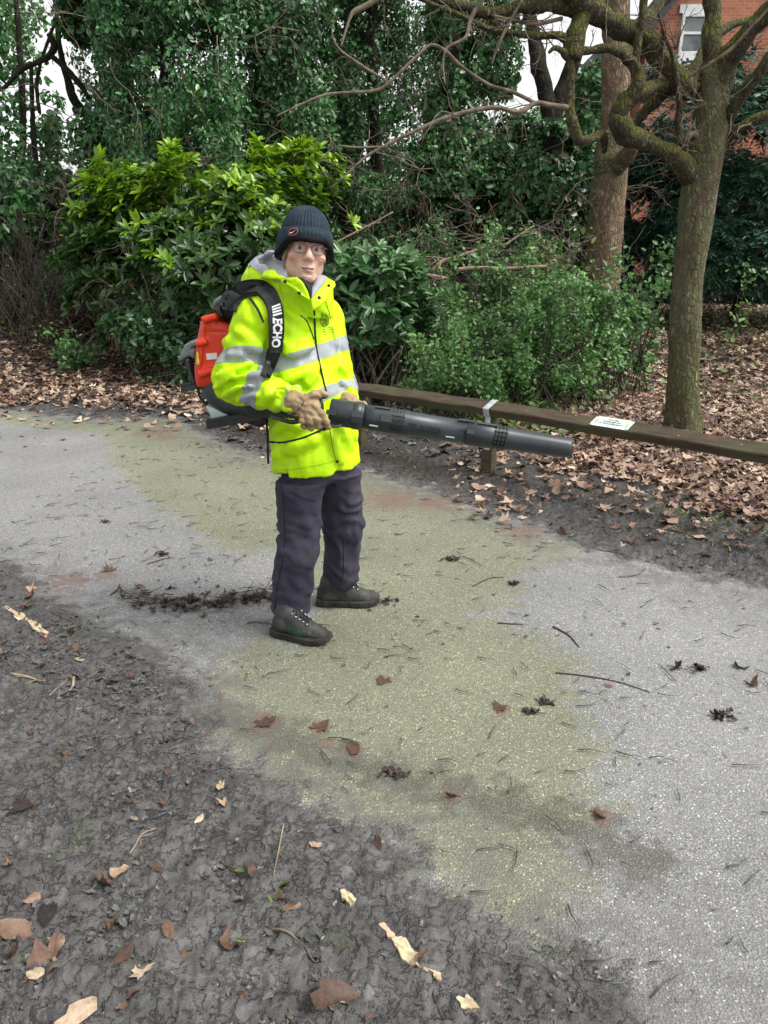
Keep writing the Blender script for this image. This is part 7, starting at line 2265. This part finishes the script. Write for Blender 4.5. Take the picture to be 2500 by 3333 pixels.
# the ridge of rotted leaf swept together beside the boots
rng = np.random.default_rng(33)
mb = MB(); tpls = [maple_tpl(rng, .9) for _ in range(6)]
line = np.array([G(x * K_D, y * K_D)[:2] for x, y in [(292, 1290), (350, 1302), (410, 1308), (470, 1300), (530, 1290), (580, 1288)]])
L_ = spline(np.c_[line, np.zeros(6)], 400)[:, :2]
P = L_[rng.integers(0, 400, 420)] + rng.normal(0, .030, (420, 2)) * np.array([1.8, 1.15]) * (1 + 1.6 * (rng.uniform(0, 1, (420, 1)) > .75)); P = np.c_[P, .003 + .007 * rng.uniform(0, 1, 420)]
P = P[fbm(P * [14, 14, 0] + .4, 5, 2) > -.15]
for q in range(6):
    k = np.arange(len(P)) % 6 == q; n = k.sum()
    N = nrm(np.array([0, 0, 1.]) + .2 * rng.standard_normal((n, 3)))
    place(mb, tpls[q], P[k], np.cross(N, rand_dir(rng, n)), N, rng.uniform(.012, .045, n), np.clip(rng.beta(1.0, 3.2, n) * .6, 0, .5))
for i in range(45):
    p = np.append(L_[rng.integers(0, 400)] + rng.normal(0, .035, 2), .012); d = nrm(np.append(rng.normal(0, 1, 2) * [1, .4], .1))
    mb.tube([p, p + d * .04 + rng.normal(0, .004, 3), p + d * .08], [.0025, .002, .001], 4, .15)
tag(mb.build('leaf_trail', M_LEAF1), 'dark ridge of rotted leaves swept together left of the boots', 'leaf trail', None, 'stuff')
# lumps of dark muck here and there on the path
for i, (x, y, s, lab) in enumerate([(350, 1198, .05, 'dark clod on the grey path left of the trousers'), (975, 1210, .055, 'flattened dark clod right of the trousers'), (1520, 1800, .0, ''), (1178, 1518, .045, 'dark clod on the algae right of centre'), (1145, 1538, .04, 'small dark clod beside the red brown leaf right of centre'), (1558, 1548, .05, 'dark clod low on the right of the path'), (1510, 1446, .045, 'dark clod at the right of the path'), (835, 1300, .05, 'muck in front of the far boot toe'), (858, 1676, .05, 'dark clod in the smear on the green path'), (1110, 1262, .045, 'dark lump above the long twig'), (228, 1128, .035, 'small stone like clod on the grey path at left')]):
    if not s: continue
    g = G(x * K_D, y * K_D)
    rg = np.random.default_rng(500 + i); mb = MB(); n = 16
    tp = [oval_tpl(rg, 1.3) for _ in range(3)]
    for q in range(3):
        N = nrm(np.array([0, 0, 1.]) + .4 * rg.standard_normal((n // 2, 3))); P = np.c_[g[0] + rg.normal(0, s * .35, n // 2), g[1] + rg.normal(0, s * .3, n // 2), .003 + rg.uniform(0, s * .18, n // 2)]
        place(mb, tp[q], P, np.cross(N, rand_dir(rg, n // 2)), N, s * rg.uniform(.25, .6, n // 2), rg.uniform(.0, .2, n // 2))
    tag(mb.build('muck_clod', M_LEAF1), lab, 'clod', 'dark clods on the path')
